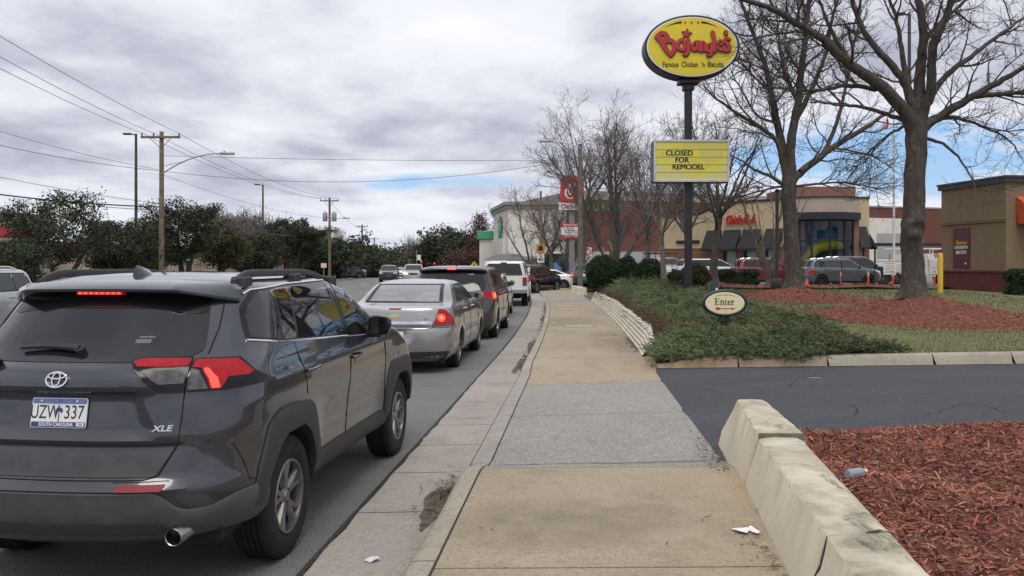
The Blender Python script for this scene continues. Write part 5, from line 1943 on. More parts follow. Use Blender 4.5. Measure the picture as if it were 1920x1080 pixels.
osuv = generic_car('suv', 'silver SUV with bright roof rails on the far side, cut off by the left edge', 'suv', 4.6, 1.84, 1.68, 1.10, 1.02, paint('light_silver_paint', (.42, .43, .44), .5, .28, .2), 2.66, .35, None, 'SUV', rails='bright', clad=True, glass='glass_mid', du=.06,
                   roofr=-2.05, rearbase=-2.25)
osuv.place(-12.25, 17.75, .003, PI + .07)
jeep = generic_car('suv', 'dark SUV coming towards us far up the street, left of the silver pickup', 'suv', 4.8, 1.94, 1.76, 1.14, 1.10, paint('far_black_paint', (.012, .013, .014), .1), 2.9, .38, None, 'SUV', du=.10, glass='glass_mid')
jeep.place(-13.0, 88, .003, PI - .10)
fpk = generic_car('pickup_truck', 'silver pickup truck coming towards us in the middle lane far up the street', 'suv', 5.2, 1.98, 1.84, 1.20, 1.16, paint('far_silver_paint', (.42, .43, .45), .4), 3.3, .40, None, 'pickup truck', du=.10, glass='glass_mid', lamps_on=True, roofr=-.9, rearbase=-.75)
fpk.place(-9.2, 78, .003, PI - .10)
fcar = generic_car('car', 'small white car far up the street between the dark SUV and the silver pickup', 'sedan', 4.5, 1.8, 1.45, 1.0, .92, paint('far_white_paint', (.62, .62, .6), 0), 2.65, .32, None, 'car', du=.12, deck=1.02, lamps_on=True)
fcar.place(-15.0, 112, -.03, PI - .14)
dpk = generic_car('pickup_truck', 'dark blue pickup truck stopped by the verge across the street', 'suv', 5.4, 1.95, 1.80, 1.18, 1.14, paint('dark_blue_paint', (.012, .016, .03), .2), 3.4, .39, None, 'pickup truck', du=.10, roofr=-.7, rearbase=-.55, glass='glass_mid', rimmat='rim')
dpk.place(-21.8, 109, .03, R(72))
# ================================================================= VEGETATION
def bark_mat(name, c0, c1, lich=0.3):
 m, nt = new_mat(name)
 v = nt.coord('Object', (1, 1, .28))
 v2 = nt.coord('Object')
 c = nt.ramp(nt.noise(v, 14, 7, .7, .6), [(.32, c0), (.68, c1)])
 c = nt.mix(nt.math('MULTIPLY', nt.ramp(nt.noise(v2, 5, 6, .7), [(.55, 0), (.68, 1)]), lich), c, (.19, .19, .165))
 nt.out(principled(nt, Base_Color=c, Roughness=.92, Normal=nt.bump(nt.noise(v, 26, 6, .7, .4), .9, .03)))
 return m
M['bark'] = bark_mat('oak_bark', (.028, .023, .019), (.098, .083, .068), .5)
M['bark_pale'] = bark_mat('pale_bark', (.085, .073, .060), (.22, .195, .165), .5)
M['twig'] = mat('twig_bark', (.070, .056, .047), .9, island=.4)
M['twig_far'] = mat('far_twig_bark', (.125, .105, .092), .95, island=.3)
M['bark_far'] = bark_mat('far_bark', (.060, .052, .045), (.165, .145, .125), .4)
def leaf_mat(name, dark, mid, light, rough=.55, dead=None):
 m, nt = new_mat(name)
 g = nt.n('ShaderNodeNewGeometry')
 c = nt.ramp(g.outputs['Random Per Island'], [(0, dark), (.55, mid), (1, light)])
 v = nt.coord('Object')
 c = nt.mix(.35, c, nt.ramp(nt.noise(v, .9, 4, .6), [(.35, tuple(q * .6 for q in mid)), (.65, light)]))
 if dead:
  c = nt.mix(nt.ramp(nt.noise(v, 1.3, 6, .65, .5), [(.56, 0), (.68, .75)]), c, dead)
  c = nt.mix(nt.ramp(nt.noise(v, 2.9, 5, .65), [(.56, 0), (.72, .5)]), c, tuple(min(1, q * 1.5) for q in light))
 b = nt.n('ShaderNodeBsdfPrincipled')
 nt.set(b.inputs['Base Color'], c)
 b.inputs['Roughness'].default_value = rough
 b.inputs['Specular IOR Level'].default_value = .25
 nt.out(b.outputs[0])
 return m
M['leaf'] = leaf_mat('evergreen_leaf', (.024, .034, .019), (.046, .060, .034), (.072, .086, .050), .9)
M['leaf_olive'] = leaf_mat('olive_leaf', (.030, .032, .012), (.060, .060, .022), (.10, .098, .040))
M['pine'] = leaf_mat('pine_needles', (.020, .028, .016), (.040, .052, .028), (.07, .082, .045))
M['box'] = leaf_mat('boxwood_leaf', (.012, .026, .010), (.028, .052, .020), (.055, .095, .034))
M['juniper'] = leaf_mat('juniper_spray', (.050, .066, .034), (.100, .132, .062), (.18, .212, .105), .8, (.085, .062, .036))
M['dead_leaf'] = leaf_mat('brown_twiggery', (.045, .022, .016), (.095, .050, .038), (.16, .10, .07), .9)
M['grass'] = leaf_mat('grass_blade', (.040, .078, .016), (.080, .122, .030), (.17, .16, .065), .8)
M['mulch'] = None
def mulch_mats():
 m, nt = new_mat('mulch_bed_red')
 v = nt.coord('Object')
 c = nt.ramp(nt.vor(v, 38, 1), [(.0, (.09, .026, .017)), (.5, (.20, .060, .038)), (1, (.30, .105, .062))])
 c = nt.mix(.5, c, nt.ramp(nt.noise(v, 22, 6, .75), [(.33, (.035, .012, .009)), (.6, (.20, .058, .036))]))
 nt.out(principled(nt, Base_Color=c, Roughness=.95, Normal=nt.bump(nt.noise(v, 34, 6, .75), 1.0, .03)))
 M['mulch'] = m
 m2, nt = new_mat('mulch_chip_red')
 g = nt.n('ShaderNodeNewGeometry')
 c = nt.ramp(g.outputs['Random Per Island'], [(0, (.075, .024, .017)), (.30, (.20, .058, .037)), (.70, (.32, .098, .061)), (.88, (.40, .165, .10)), (.95, (.33, .23, .16)), (1, (.09, .06, .05))])
 nt.out(principled(nt, Base_Color=c, Roughness=.85))
 M['chip'] = m2
mulch_mats()
class Tubes:
 def __init__(s):
  s.V, s.F, s.n = [], [], 0
 def add(s, pts, rad, sides):
  pts = np.asarray(pts, float)
  n = len(pts)
  d = np.gradient(pts, axis=0)
  d /= np.linalg.norm(d, axis=1, keepdims=True) + 1e-9
  ref = np.array([0.31, 0.17, 0.93]) if abs(d[0][2]) < .8 else np.array([.9, .3, .1])
  a = np.cross(d, ref)
  a /= np.linalg.norm(a, axis=1, keepdims=True) + 1e-9
  b = np.cross(d, a)
  t = np.arange(sides) * 2 * PI / sides
  rad = np.asarray(rad, float)[:, None, None]
  ring = pts[:, None, :] + rad * (a[:, None, :] * np.cos(t)[None, :, None] + b[:, None, :] * np.sin(t)[None, :, None])
  s.V.append(ring.reshape(-1, 3))
  i = np.arange(n - 1)[:, None] * sides
  k = np.arange(sides)[None, :]
  k2 = (k + 1) % sides
  f = np.stack([i + k, i + k2, i + sides + k2, i + sides + k], -1).reshape(-1, 4) + s.n
  s.F.append(f)
  s.n += n * sides
 def build(s, name, m, parent=None, smooth=0):
  if not s.V:
   return None
  return np_mesh(name, np.concatenate(s.V), np.concatenate(s.F), m, parent, smooth)
def unit(v):
 return v / (np.linalg.norm(v) + 1e-9)
def wander(p0, d, length, n, amp, up, rg):
 pts = [np.array(p0, float)]
 d = unit(np.array(d, float))
 st = length / n
 for i in range(n):
  d = unit(d + rg.normal(0, amp, 3) + np.array([0, 0, up]))
  pts.append(pts[-1] + d * st)
 return np.array(pts)
def side_dir(d, ang, rg):
 a = unit(np.cross(d, rg.normal(0, 1, 3)))
 return unit(d * math.cos(ang) + a * math.sin(ang))
def branch_out(pts, r0, r1, level, P, limb, twig, rg, t0=.15):
 """grow side branches along the polyline pts"""
 seg = np.linalg.norm(np.diff(pts, axis=0), axis=1)
 L = seg.sum()
 cum = np.concatenate([[0], np.cumsum(seg)]) / L
 if level >= len(P['dens']):
  return
 n = rg.poisson(max(.6, L * P['dens'][level]))
 for _ in range(n):
  t = t0 + (1 - t0) * rg.random() ** .8
  i = min(len(seg) - 1, np.searchsorted(cum, t) - 1)
  k = (t - cum[i]) / (cum[i + 1] - cum[i] + 1e-9)
  p = pts[i] + (pts[i + 1] - pts[i]) * k
  d = unit(pts[i + 1] - pts[i])
  dd = side_dir(d, rg.uniform(*P['ang'][level]), rg)
  if dd[2] < -.25 and level < 2:
   dd[2] *= .3
   dd = unit(dd)
  ln = P['len'][level] * rg.uniform(.45, 1.15) * (1.15 - .6 * t)
  rr = min((r0 + (r1 - r0) * t) * .62, P['rad'][level] * rg.uniform(.7, 1.2))
  ns = P['nseg'][level]
  q = wander(p, dd, ln, ns, P['amp'][level], P['up'][level], rg)
  rad = np.linspace(rr, max(P['tip'], rr * .30), ns + 1)
  (limb if level == 0 else twig).add(q, rad, P['sides'][level])
  branch_out(q, rr, rad[-1], level + 1, P, limb, twig, rg, .2)
 return
NEAR = dict(dens=(3.1, 5.7, 7.8), ang=((.5, 1.1), (.5, 1.1), (.45, 1.0)), len=(2.1, .95, .42), rad=(.032, .013, .007), nseg=(6, 4, 3), amp=(.16, .20, .22), up=(.05, .04, .03), sides=(5, 3, 3), tip=.0036)
def root_flare(limb, p, r, h):
 pass
def bare_tree(name, label, base, trunk, limbs, P, barkm, twigm, seed, group=None, tsides=12, extra=None, knots=()):
 """trunk: list of ((x,y,z), r); limbs: list of lists of ((x,y,z), r)"""
 rg = np.random.default_rng(seed)
 t = thing(name, label, 'tree', base, 0, group)
 B = np.array(base)
 limb, twig, tk = Tubes(), Tubes(), Tubes()
 def dense(pl, sub=4, jit=.0):
  p = np.array([q[0] for q in pl], float)
  r = np.array([q[1] for q in pl], float)
  out, rr = [], []
  for i in range(len(p) - 1):
   p0 = p[max(0, i - 1)]
   p3 = p[min(len(p) - 1, i + 2)]
   for k in range(sub):
    u = k / sub
    out.append(.5 * (2 * p[i] + (p[i + 1] - p0) * u + (2 * p0 - 5 * p[i] + 4 * p[i + 1] - p3) * u * u + (3 * p[i] - p0 - 3 * p[i + 1] + p3) * u ** 3))
    rr.append(r[i] * (1 - u) + r[i + 1] * u)
  out.append(p[-1])
  rr.append(r[-1])
  out = np.array(out)
  if jit:
   out[1:] += rg.normal(0, jit, out[1:].shape)
  return out, np.array(rr)
 tp, tr = dense(trunk, 6)
 n = len(tp)
 V = []
 for i in range(n):
  for k in range(tsides):
   a = 2 * PI * k / tsides
   lump = 1 + .05 * math.sin(3 * a + i * .7) + .035 * math.sin(5 * a - i * 1.1) + rg.normal(0, .012)
   hgt = tp[i][2] - tp[0][2]
   fl = 1 + .55 * math.exp(-hgt / .22) * (1 + .35 * math.sin(4 * a + 1))
   rad = tr[i] * lump * fl
   V.append(tp[i] + np.array([math.cos(a), math.sin(a), 0]) * rad)
 V = np.array(V)
 for (kx, kz, ks, kd) in knots:       # burls: raised rings of bark on the side facing the street
  dd = np.sqrt((V[:, 0] - kx) ** 2 + (V[:, 2] - kz) ** 2)
  fr_ = V[:, 1] < tp[0][1]
  V[fr_, 1] -= kd * np.exp(-((dd[fr_] - ks) / (ks * .6)) ** 2)
  V[fr_, 0] += kd * .4 * np.exp(-((dd[fr_] - ks) / (ks * .6)) ** 2) * np.sign(V[fr_, 0] - kx)
 idx = np.arange(n - 1)[:, None] * tsides
 k = np.arange(tsides)[None, :]
 tk.V.append(V)
 tk.F.append(np.stack([idx + k, idx + (k + 1) % tsides, idx + tsides + (k + 1) % tsides, idx + tsides + k], -1).reshape(-1, 4))
 tk.n = len(V)
 for lb in limbs:
  q, r = dense(lb, 5, .012)
  tk.add(q, r, 8)
  branch_out(q, r[0], r[-1], 0, P, tk, twig, rg, .12)
 if extra:
  extra(tk, twig, rg)
 for q in (tk, twig):
  for i in range(len(q.V)):
   q.V[i] = q.V[i] - B
 tk.build('trunk', barkm, t, 60)
 twig.build('crown', twigm, t, 0)
 return t
def px_limbs(lists, Y, rg, slope=.35):
 """limbs measured on the photo; each leans towards or away from the street as it rises"""
 out = []
 for pts, r0, r1 in lists:
  k = rg.uniform(-slope, slope)
  x0, y0 = pts[0]
  n = len(pts)
  o = []
  dist = 0
  for i, (a, b) in enumerate(pts):
   if i:
    dist += math.hypot(a - pts[i - 1][0], b - pts[i - 1][1]) / F * Y
   yy = Y + k * dist
   o.append((W(a, b, yy), (r0 + (r1 - r0) * i / (n - 1)) * (1 if i else 1.1)))
  out.append(o)
 return out
rg = np.random.default_rng(11)
Y1 = 20.5
tr1 = [(W(1711, 558, Y1), 0.276), (W(1712, 500, Y1), 0.253), (W(1709, 440, Y1), 0.253), (W(1712, 415, Y1), 0.262), (W(1714, 370, Y1), 0.244), (W(1717, 300, Y1), 0.241), (W(1719, 250, Y1), 0.248), (W(1722, 215, Y1), 0.202)]
L1 = px_limbs([
 ([(1712, 245), (1696, 206), (1642, 154), (1596, 123), (1550, 81), (1519, 58), (1450, 18), (1396, 0), (1330, -22)], .175, .03),
 ([(1718, 225), (1708, 190), (1696, 154), (1658, 108), (1627, 69), (1600, 12), (1590, -40)], .13, .04),
 ([(1720, 225), (1724, 170), (1727, 120), (1731, 58), (1722, 0), (1715, -60)], .15, .07),
 ([(1722, 248), (1740, 232), (1766, 216), (1831, 177), (1880, 150), (1925, 122), (1990, 80)], .15, .03),
 ([(1726, 220), (1744, 172), (1750, 89), (1770, 40), (1785, 0), (1800, -50)], .13, .05),
 ([(1706, 240), (1690, 224), (1642, 208), (1600, 198), (1565, 197), (1520, 190)], .075, .015),
 ([(1650, 160), (1639, 166), (1585, 160), (1545, 168), (1507, 170), (1457, 164), (1420, 166)], .075, .012),
 ([(1826, 180), (1870, 176), (1925, 173), (1990, 175)], .08, .03),
 ([(1735, 200), (1775, 140), (1830, 100), (1880, 60), (1940, 20)], .09, .025),
 ([(1727, 100), (1745, 60), (1790, 20), (1830, -20)], .07, .03),
 ([(1596, 123), (1560, 60), (1540, 10), (1530, -30)], .06, .02),
 ([(1700, 150), (1690, 90), (1680, 30), (1660, -20)], .07, .03),
 ([(1766, 216), (1810, 225), (1850, 240), (1890, 262), (1910, 290)], .05, .01),
 ([(1519, 58), (1470, 62), (1420, 70), (1380, 90)], .04, .01),
 ([(1735, 258), (1770, 270), (1800, 300), (1820, 330), (1835, 360)], .045, .008),
 ([(1700, 235), (1670, 250), (1640, 275), (1610, 300), (1590, 322)], .04, .008),
], Y1, rg)
bare_tree('bare_tree', 'large leafless oak on the nearest red mulch mound, burls on its trunk', W(1711, 558, Y1), tr1, L1, NEAR, M['bark'], M['twig'], 21, 'leafless trees on the mulch mounds', 20, knots=((W(1708, 428, Y1)[0], W(1708, 428, Y1)[2], .16, .07), (W(1722, 407, Y1)[0], W(1722, 407, Y1)[2], .09, .05), (W(1705, 445, Y1)[0], W(1705, 445, Y1)[2], .10, .06)))
Y2 = 29.5
tr2 = [(W(1488, 541, Y2), .28), (W(1486, 480, Y2), .265), (W(1482, 420, Y2), .25), (W(1479, 370, Y2), .26), (W(1480, 335, Y2), .25), (W(1482, 310, Y2), .2)]
L2 = px_limbs([
 ([(1478, 335), (1468, 280), (1457, 231), (1446, 173), (1427, 100), (1396, 23), (1380, -30)], .17, .04),
 ([(1481, 335), (1483, 270), (1496, 193), (1507, 96), (1515, 20), (1520, -40)], .19, .05),
 ([(1484, 340), (1507, 318), (1561, 277), (1623, 239), (1660, 215), (1700, 195)], .16, .03),
 ([(1475, 340), (1460, 275), (1446, 254), (1396, 220), (1342, 185), (1319, 158)], .11, .02),
 ([(1500, 322), (1540, 290), (1565, 240), (1585, 170), (1600, 90), (1615, 20)], .10, .03),
 ([(1490, 230), (1520, 170), (1545, 110), (1560, 40), (1570, -20)], .10, .03),
 ([(1472, 348), (1445, 330), (1415, 318), (1390, 300), (1360, 290)], .08, .015),
 ([(1486, 350), (1530, 345), (1580, 342), (1630, 350), (1670, 365)], .05, .01),
 ([(1446, 173), (1420, 150), (1390, 120), (1350, 100)], .05, .015),
 ([(1496, 193), (1470, 130), (1460, 70), (1455, 10)], .07, .02),
 ([(1561, 277), (1610, 285), (1650, 300), (1690, 330)], .04, .01),
 ([(1457, 231), (1420, 215), (1385, 160), (1365, 120)], .05, .012),
 ([(1481, 350), (1450, 352), (1400, 365), (1340, 372), (1290, 360)], .05, .01),
], Y2, rg)
P2 = dict(NEAR, dens=(2.7, 4.8, 6.0), len=(2.4, 1.1, .5), tip=.0058, rad=(.036, .014, .008))
bare_tree('bare_tree', 'leafless oak on the second mulch mound, forking low in front of the restaurant tower', W(1488, 541, Y2), tr2, L2, P2, M['bark'], M['twig'], 22, 'leafless trees on the mulch mounds', 16)
def auto_tree(name, label, px, pyb, Y, h, r, seed, stems=1, fork=.32, spread=.55, P=None, barkm=None, twigm=None, group=None, nl=7, lean=.0, zb=None):
 """a leafless tree with its own branching, standing where (px,pyb) shows at depth Y"""
 rg = np.random.default_rng(seed)
 b = W(px, pyb, Y)
 if zb is not None:
  b = (b[0], b[1], zb)
 b = np.array(b)
 trunk, limbs = None, []
 if stems == 1:
  tp = wander(b, (lean, 0, 1), h * fork, 5, .05, .1, rg)
  trunk = [(tuple(q), r * (1 - .25 * i / 5)) for i, q in enumerate(tp)]
  top = tp[-1]
  for i in range(nl):
   a = 2 * PI * i / nl + rg.uniform(-.4, .4)
   el = rg.uniform(.75, 1.35)
   d = (math.cos(a) * math.cos(el), math.sin(a) * math.cos(el), math.sin(el))
   start = tp[-1 - (i % 3 == 2)] if i else top
   q = wander(start, d, h * (1 - fork) * rg.uniform(.75, 1.12), 7, .09, .05, rg)
   limbs.append([(tuple(p), r * .42 * (1 - .85 * k / 7)) for k, p in enumerate(q)])
 else:
  tp = wander(b, (0, 0, 1), h * .05, 3, .02, .1, rg)
  trunk = [(tuple(q), r * 1.3) for q in tp]
  for i in range(stems):
   a = 2 * PI * i / stems + rg.uniform(-.3, .3)
   el = PI / 2 - spread * rg.uniform(.5, 1.2)
   d = (math.cos(a) * math.cos(el), math.sin(a) * math.cos(el), math.sin(el))
   q = wander(b + np.array([math.cos(a), math.sin(a), 0]) * r * .4, d, h * rg.uniform(.8, 1.05), 8, .07, .04, rg)
   limbs.append([(tuple(p), r * .5 * (1 - .88 * k / 8)) for k, p in enumerate(q)])
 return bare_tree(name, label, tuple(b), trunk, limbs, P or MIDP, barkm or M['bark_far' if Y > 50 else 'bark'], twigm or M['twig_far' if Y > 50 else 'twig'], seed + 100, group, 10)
MIDP = dict(dens=(1.9, 3.4, 3.6), ang=((.4, .9), (.45, 1.0), (.4, .9)), len=(2.6, 1.25, .62), rad=(.045, .020, .011), nseg=(5, 4, 3), amp=(.15, .18, .2), up=(.07, .05, .04), sides=(4, 3, 3), tip=.007)
FARP = dict(MIDP, dens=(2.0, 3.4, 3.2), rad=(.045, .022, .014), tip=.009)
RB = 'leafless trees along the right side of the street'
auto_tree('bare_tree', 'slender leafless tree with a pale trunk between the third boxwood and the pole sign', 1245, 535, 33, 6.6, .115, 31, 1, .30, barkm=M['bark_pale'], group='leafless trees on the mulch mounds')
auto_tree('bare_tree', 'leafless tree on a small mulch mound between the pole sign and the long hedge', 1337, 530, 38, 8.2, .19, 32, 1, .36, group='leafless trees on the mulch mounds', nl=8)
auto_tree('crape_myrtle', 'clump of many slim stems rising beside the trunk of the second oak', 1443, 535, 35, 5.6, .10, 33, 9, spread=.28, barkm=M['bark_pale'], P=dict(MIDP, dens=(1.0, 2.0, 2.0), len=(1.0, .6, .4)))
auto_tree('staked_tree', 'thick many-stemmed leafless tree behind the boxwoods, held by yellow stakes', 1150, 512, 60, 12.2, .36, 34, 7, spread=.55, P=dict(FARP, len=(3.4, 1.6, .8)), group=RB)
auto_tree('bare_tree', 'leafless tree beside the orange warning sign in front of the pale store', 1003, 515, 84, 9.0, .26, 35, 5, spread=.70, P=dict(FARP, len=(2.8, 1.4, .8)), group=RB)
auto_tree('bare_tree', 'leafless tree in front of the pale store, left of the red pylon sign', 1035, 515, 90, 9.5, .26, 36, 1, .25, P=dict(FARP, len=(3.0, 1.5, .8)), group=RB)
auto_tree('bare_tree', 'tall leafless tree behind the wooden street lamp pole on the right', 1092, 515, 66, 12.9, .24, 37, 1, .42, P=dict(FARP, len=(3.0, 1.5, .8)), group=RB, nl=6)
auto_tree('bare_tree', 'leafless tree rising behind the brick store wall, right of the staked tree', 1212, 515, 72, 11.4, .24, 38, 1, .30, P=dict(FARP, len=(3.2, 1.5, .8)), group=RB, nl=7)
auto_tree('bare_tree', 'leafless tree behind the sign pole, showing under the yellow letter board', 1290, 520, 58, 9.5, .18, 39, 1, .30, P=dict(FARP, len=(2.6, 1.4, .8)), group=RB, nl=7)
auto_tree('bare_tree', 'small reddish leafless tree under the red pylon sign', 1068, 512, 95, 7.0, .24, 40, 7, spread=.5, P=dict(FARP, dens=(1.6, 2.6, 2.0), len=(2.0, 1.1, .7)), twigm=M['dead_leaf'], group=RB)
auto_tree('bare_tree', 'small reddish leafless tree between the pylon sign and the wooden pole', 1084, 512, 88, 6.2, .2, 41, 7, spread=.45, P=dict(FARP, dens=(1.6, 2.6, 2.0), len=(1.8, 1.1, .7)), twigm=M['dead_leaf'], group=RB)
def leaves(C, n, spread, size, rg, flat=.75, aspect=.5):
 """n leaves scattered round each centre of C (with radius spread)"""
 C = np.asarray(C, float)
 k = len(C)
 sp = np.broadcast_to(np.asarray(spread, float), (k,))
 c = np.repeat(C, n, 0) + np.clip(rg.normal(0, 1, (k * n, 3)), -1.7, 1.7) * np.repeat(sp, n)[:, None] * np.array([1, 1, flat])
 N = len(c)
 a = rg.normal(0, 1, (N, 3))
 a /= np.linalg.norm(a, axis=1, keepdims=True)
 b = np.cross(a, rg.normal(0, 1, (N, 3)))
 b /= np.linalg.norm(b, axis=1, keepdims=True)
 s = size * rg.uniform(.6, 1.3, (N, 1))
 V = np.stack([c - a * s, c + b * s * aspect, c + a * s, c - b * s * aspect], 1).reshape(-1, 3)
 Fc = np.arange(N * 4).reshape(-1, 4)
 return V, Fc
def leafy_tree(name, label, base, h, rad, seed, m, group=None, nclump=90, nleaf=55, size=.14, trunk=.16, low=.25, stems=3, cat='tree', shape='round', cl=.42):
 rg = np.random.default_rng(seed)
 t = thing(name, label, cat, base, 0, group)
 tb = Tubes()
 C = []
 for i in range(stems):
  a = 2 * PI * i / stems + rg.uniform(0, 1)
  d = (math.cos(a) * .22, math.sin(a) * .22, 1)
  q = wander((0, 0, 0), d, h * .75, 7, .09, .05, rg)
  tb.add(q, trunk * (1 - .8 * np.arange(8) / 7), 7)
  for k in range(int(6 + h)):
   j = rg.integers(3 if low > .3 else 2, 8)
   aa = rg.uniform(0, 2 * PI)
   q2 = wander(q[j], (math.cos(aa), math.sin(aa), rg.uniform(.1, .8)), rad * rg.uniform(.5, .95), 4, .15, .04, rg)
   tb.add(q2, trunk * .28 * (1 - .8 * np.arange(5) / 4), 4)
   C += [q2[2], q2[3], q2[4]]
 tb.build('trunk', M['bark'], t, 60)
 for _ in range(nclump):
  u = rg.normal(0, 1, 3)
  u = u / np.linalg.norm(u) * rg.uniform(.55, 1.0) ** .6
  zc = low + (1 - low) * .5
  z = zc + u[2] * (1 - low) * .5
  wmax = rad * (1.0 if shape == 'round' else max(.12, 1.05 - .95 * (z - low) / (1 - low)))
  lump = 1 + .28 * math.sin(3 * math.atan2(u[1], u[0]) + seed) * math.sin(7 * z + seed * 2)
  C.append((u[0] * wmax * lump, u[1] * wmax * lump, z * h))
 C = np.array(C)
 V, Fc = leaves(C, nleaf, rg.uniform(.5, 1.25, len(C)) * cl, size, rg)
 k = V[:, 2] > .25
 np_mesh('crown', V, Fc, m, t)
 return t
LT = 'evergreen trees along the verge across the street'
specs = [  # px, top y, X offset from the road's right edge, radius, clumps, label
 (22, 455, -20.8, 1.2, 'small dark evergreen at the left edge, in front of the red sign band', 'leaf'),
 (118, 356, -20.8, 2.15, 'tallest evergreen on the left, before the beige arched building', 'leaf'),
 (222, 425, -21.2, 1.7, 'dark evergreen left of the grey lamp pole, hiding the low beige wall', 'leaf'),
 (272, 415, -22.4, 1.7, 'dark evergreen between the grey lamp pole and the wooden power pole', 'leaf'),
 (345, 378, -21.0, 2.2, 'pointed evergreen just right of the wooden power pole', 'leaf'),
 (412, 428, -21.5, 2.1, 'olive green tree right of the pointed evergreen', 'leaf_olive'),
 (475, 440, -21.0, 2.0, 'dark evergreen before the red awnings, left of the widest one', 'leaf'),
 (548, 412, -20.8, 2.9, 'broad evergreen with its top against the cloud, before the red awning and white tower', 'leaf'),
 (592, 455, -21.2, 2.0, 'low dark evergreen at the foot of the white tower', 'leaf'),
]
for i, (px, ty, off, rr, lab, mm) in enumerate(specs):
 k = (px - CX) / F
 Y = 30.0
 for _ in range(30):
  Y = (E(Y) + off) / k
 zt = CH - (ty - HZ) / F * Y
 leafy_tree('evergreen_tree', lab, (k * Y, Y, .12), zt - .1, rr, 60 + i, M[mm], LT, nclump=int(22 * rr), nleaf=120, size=.030 + .0009 * Y, low=.40, cl=.30)
FT = 'dark evergreens further along the verge'
for i, (px, ty, Y, rr, lab) in enumerate(((634, 455, 98, 3.2, 'dark bushy tree behind the cream sign across the street'), (656, 468, 118, 4.2, 'dark bushy tree over the dark blue pickup'), (684, 462, 128, 4.6, 'dark bushy tree behind the third power pole'),
                                          (704, 474, 140, 4.4, 'dark bushy tree over the bend of the street'), (722, 478, 155, 4.5, 'last dark bushy tree before the traffic lights'))):
 b = W(px, ty, Y)
 leafy_tree('bushy_tree', lab, (b[0] - 2, Y, ZR(Y) - .3), b[2] - ZR(Y) + .3, rr, 90 + i, M['leaf'], FT, nclump=90, nleaf=42, size=.26, low=.08, cl=.7)
for i, (px, ty, Y, rr, lab) in enumerate(((838, 426, 205, 6.0, 'tall round-topped pine left of the pale store'), (862, 440, 200, 4.6, 'shorter pine just right of the tallest one'), (817, 452, 215, 5.0, 'low pine on the left of the pine group'))):
 b = W(px, ty, Y)
 leafy_tree('pine_tree', lab, (b[0], Y, ZR(Y)), b[2] - ZR(Y), rr, 120 + i, M['pine'], 'pines at the far end of the street', nclump=120, nleaf=45, size=.34, low=.30, cl=.9, trunk=.35, stems=2)
b = W(899, 396, 190)
leafy_tree('bald_cypress', 'tall narrow reddish leafless conifer just left of the pale store', (b[0], 190, ZR(190)), b[2] - ZR(190), 5.6, 130, M['dead_leaf'], None, nclump=150, nleaf=30, size=.22, low=.06, cl=.75, trunk=.3, stems=1, shape='cone')
b = W(872, 462, 185)
leafy_tree('bare_thicket', 'reddish brown thicket between the pines and the pale store', (b[0], 185, ZR(185)), 6.5, 6.0, 131, M['dead_leaf'], None, nclump=110, nleaf=26, size=.24, low=.05, cl=.8, trunk=.2, stems=4, cat='thicket')
rg = np.random.default_rng(5)
tb = Tubes()
for i in range(420):
 px = rg.uniform(380, 1000)
 Y = rg.uniform(235, 330) if px > 640 else rg.uniform(150, 260)
 top = 468 + 10 * math.sin(px * .021) + 6 * math.sin(px * .07 + 1) + rg.normal(0, 5)
 if px < 640:
  top = 408 + (px - 400) * .17 + 7 * math.sin(px * .05) + rg.normal(0, 5) if px < 560 else 450 + rg.normal(0, 5)
 if px > 820:
  top -= 6
 x, y, zt = W(px, top, Y)
 z0 = ZR(Y) - .5
 h = zt - z0
 q = wander((x, y, z0), (rg.normal(0, .04), 0, 1), h, 5, .05, .06, rg)
 tb.add(q, np.linspace(.22, .05, 6), 3)
 for k in range(16):
  j = rg.integers(1, 5)
  a = rg.uniform(0, 2 * PI)
  q2 = wander(q[j], (math.cos(a), math.sin(a) * .4, rg.uniform(.6, 1.6)), h * rg.uniform(.18, .36), 3, .15, .06, rg)
  tb.add(q2, np.linspace(.085, .035, 4), 3)
  for kk in range(4):
   q3 = wander(q2[rg.integers(1, 4)], (rg.normal(), rg.normal() * .4, rg.uniform(.3, 1.4)), h * rg.uniform(.07, .16), 2, .15, .05, rg)
   tb.add(q3, np.linspace(.05, .028, 3), 3)
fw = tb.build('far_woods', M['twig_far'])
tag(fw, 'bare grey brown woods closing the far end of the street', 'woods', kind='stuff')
rg = np.random.default_rng(6)
C = []
for i in range(620):
 px = rg.uniform(610, 1000)
 Y = rg.uniform(215, 330)
 b = W(px, rg.uniform(474, 500), Y)
 C.append((b[0], Y, max(b[2], ZR(Y) + .5)))
V, Fc = leaves(C, 44, 2.0, .42, rg, .8)
uw = np_mesh('far_undergrowth', V, Fc, leaf_mat('far_undergrowth_leaf', (.03, .034, .022), (.06, .058, .042), (.10, .088, .066), .9))
tag(uw, 'dark undergrowth along the foot of the far woods', 'undergrowth', kind='stuff')
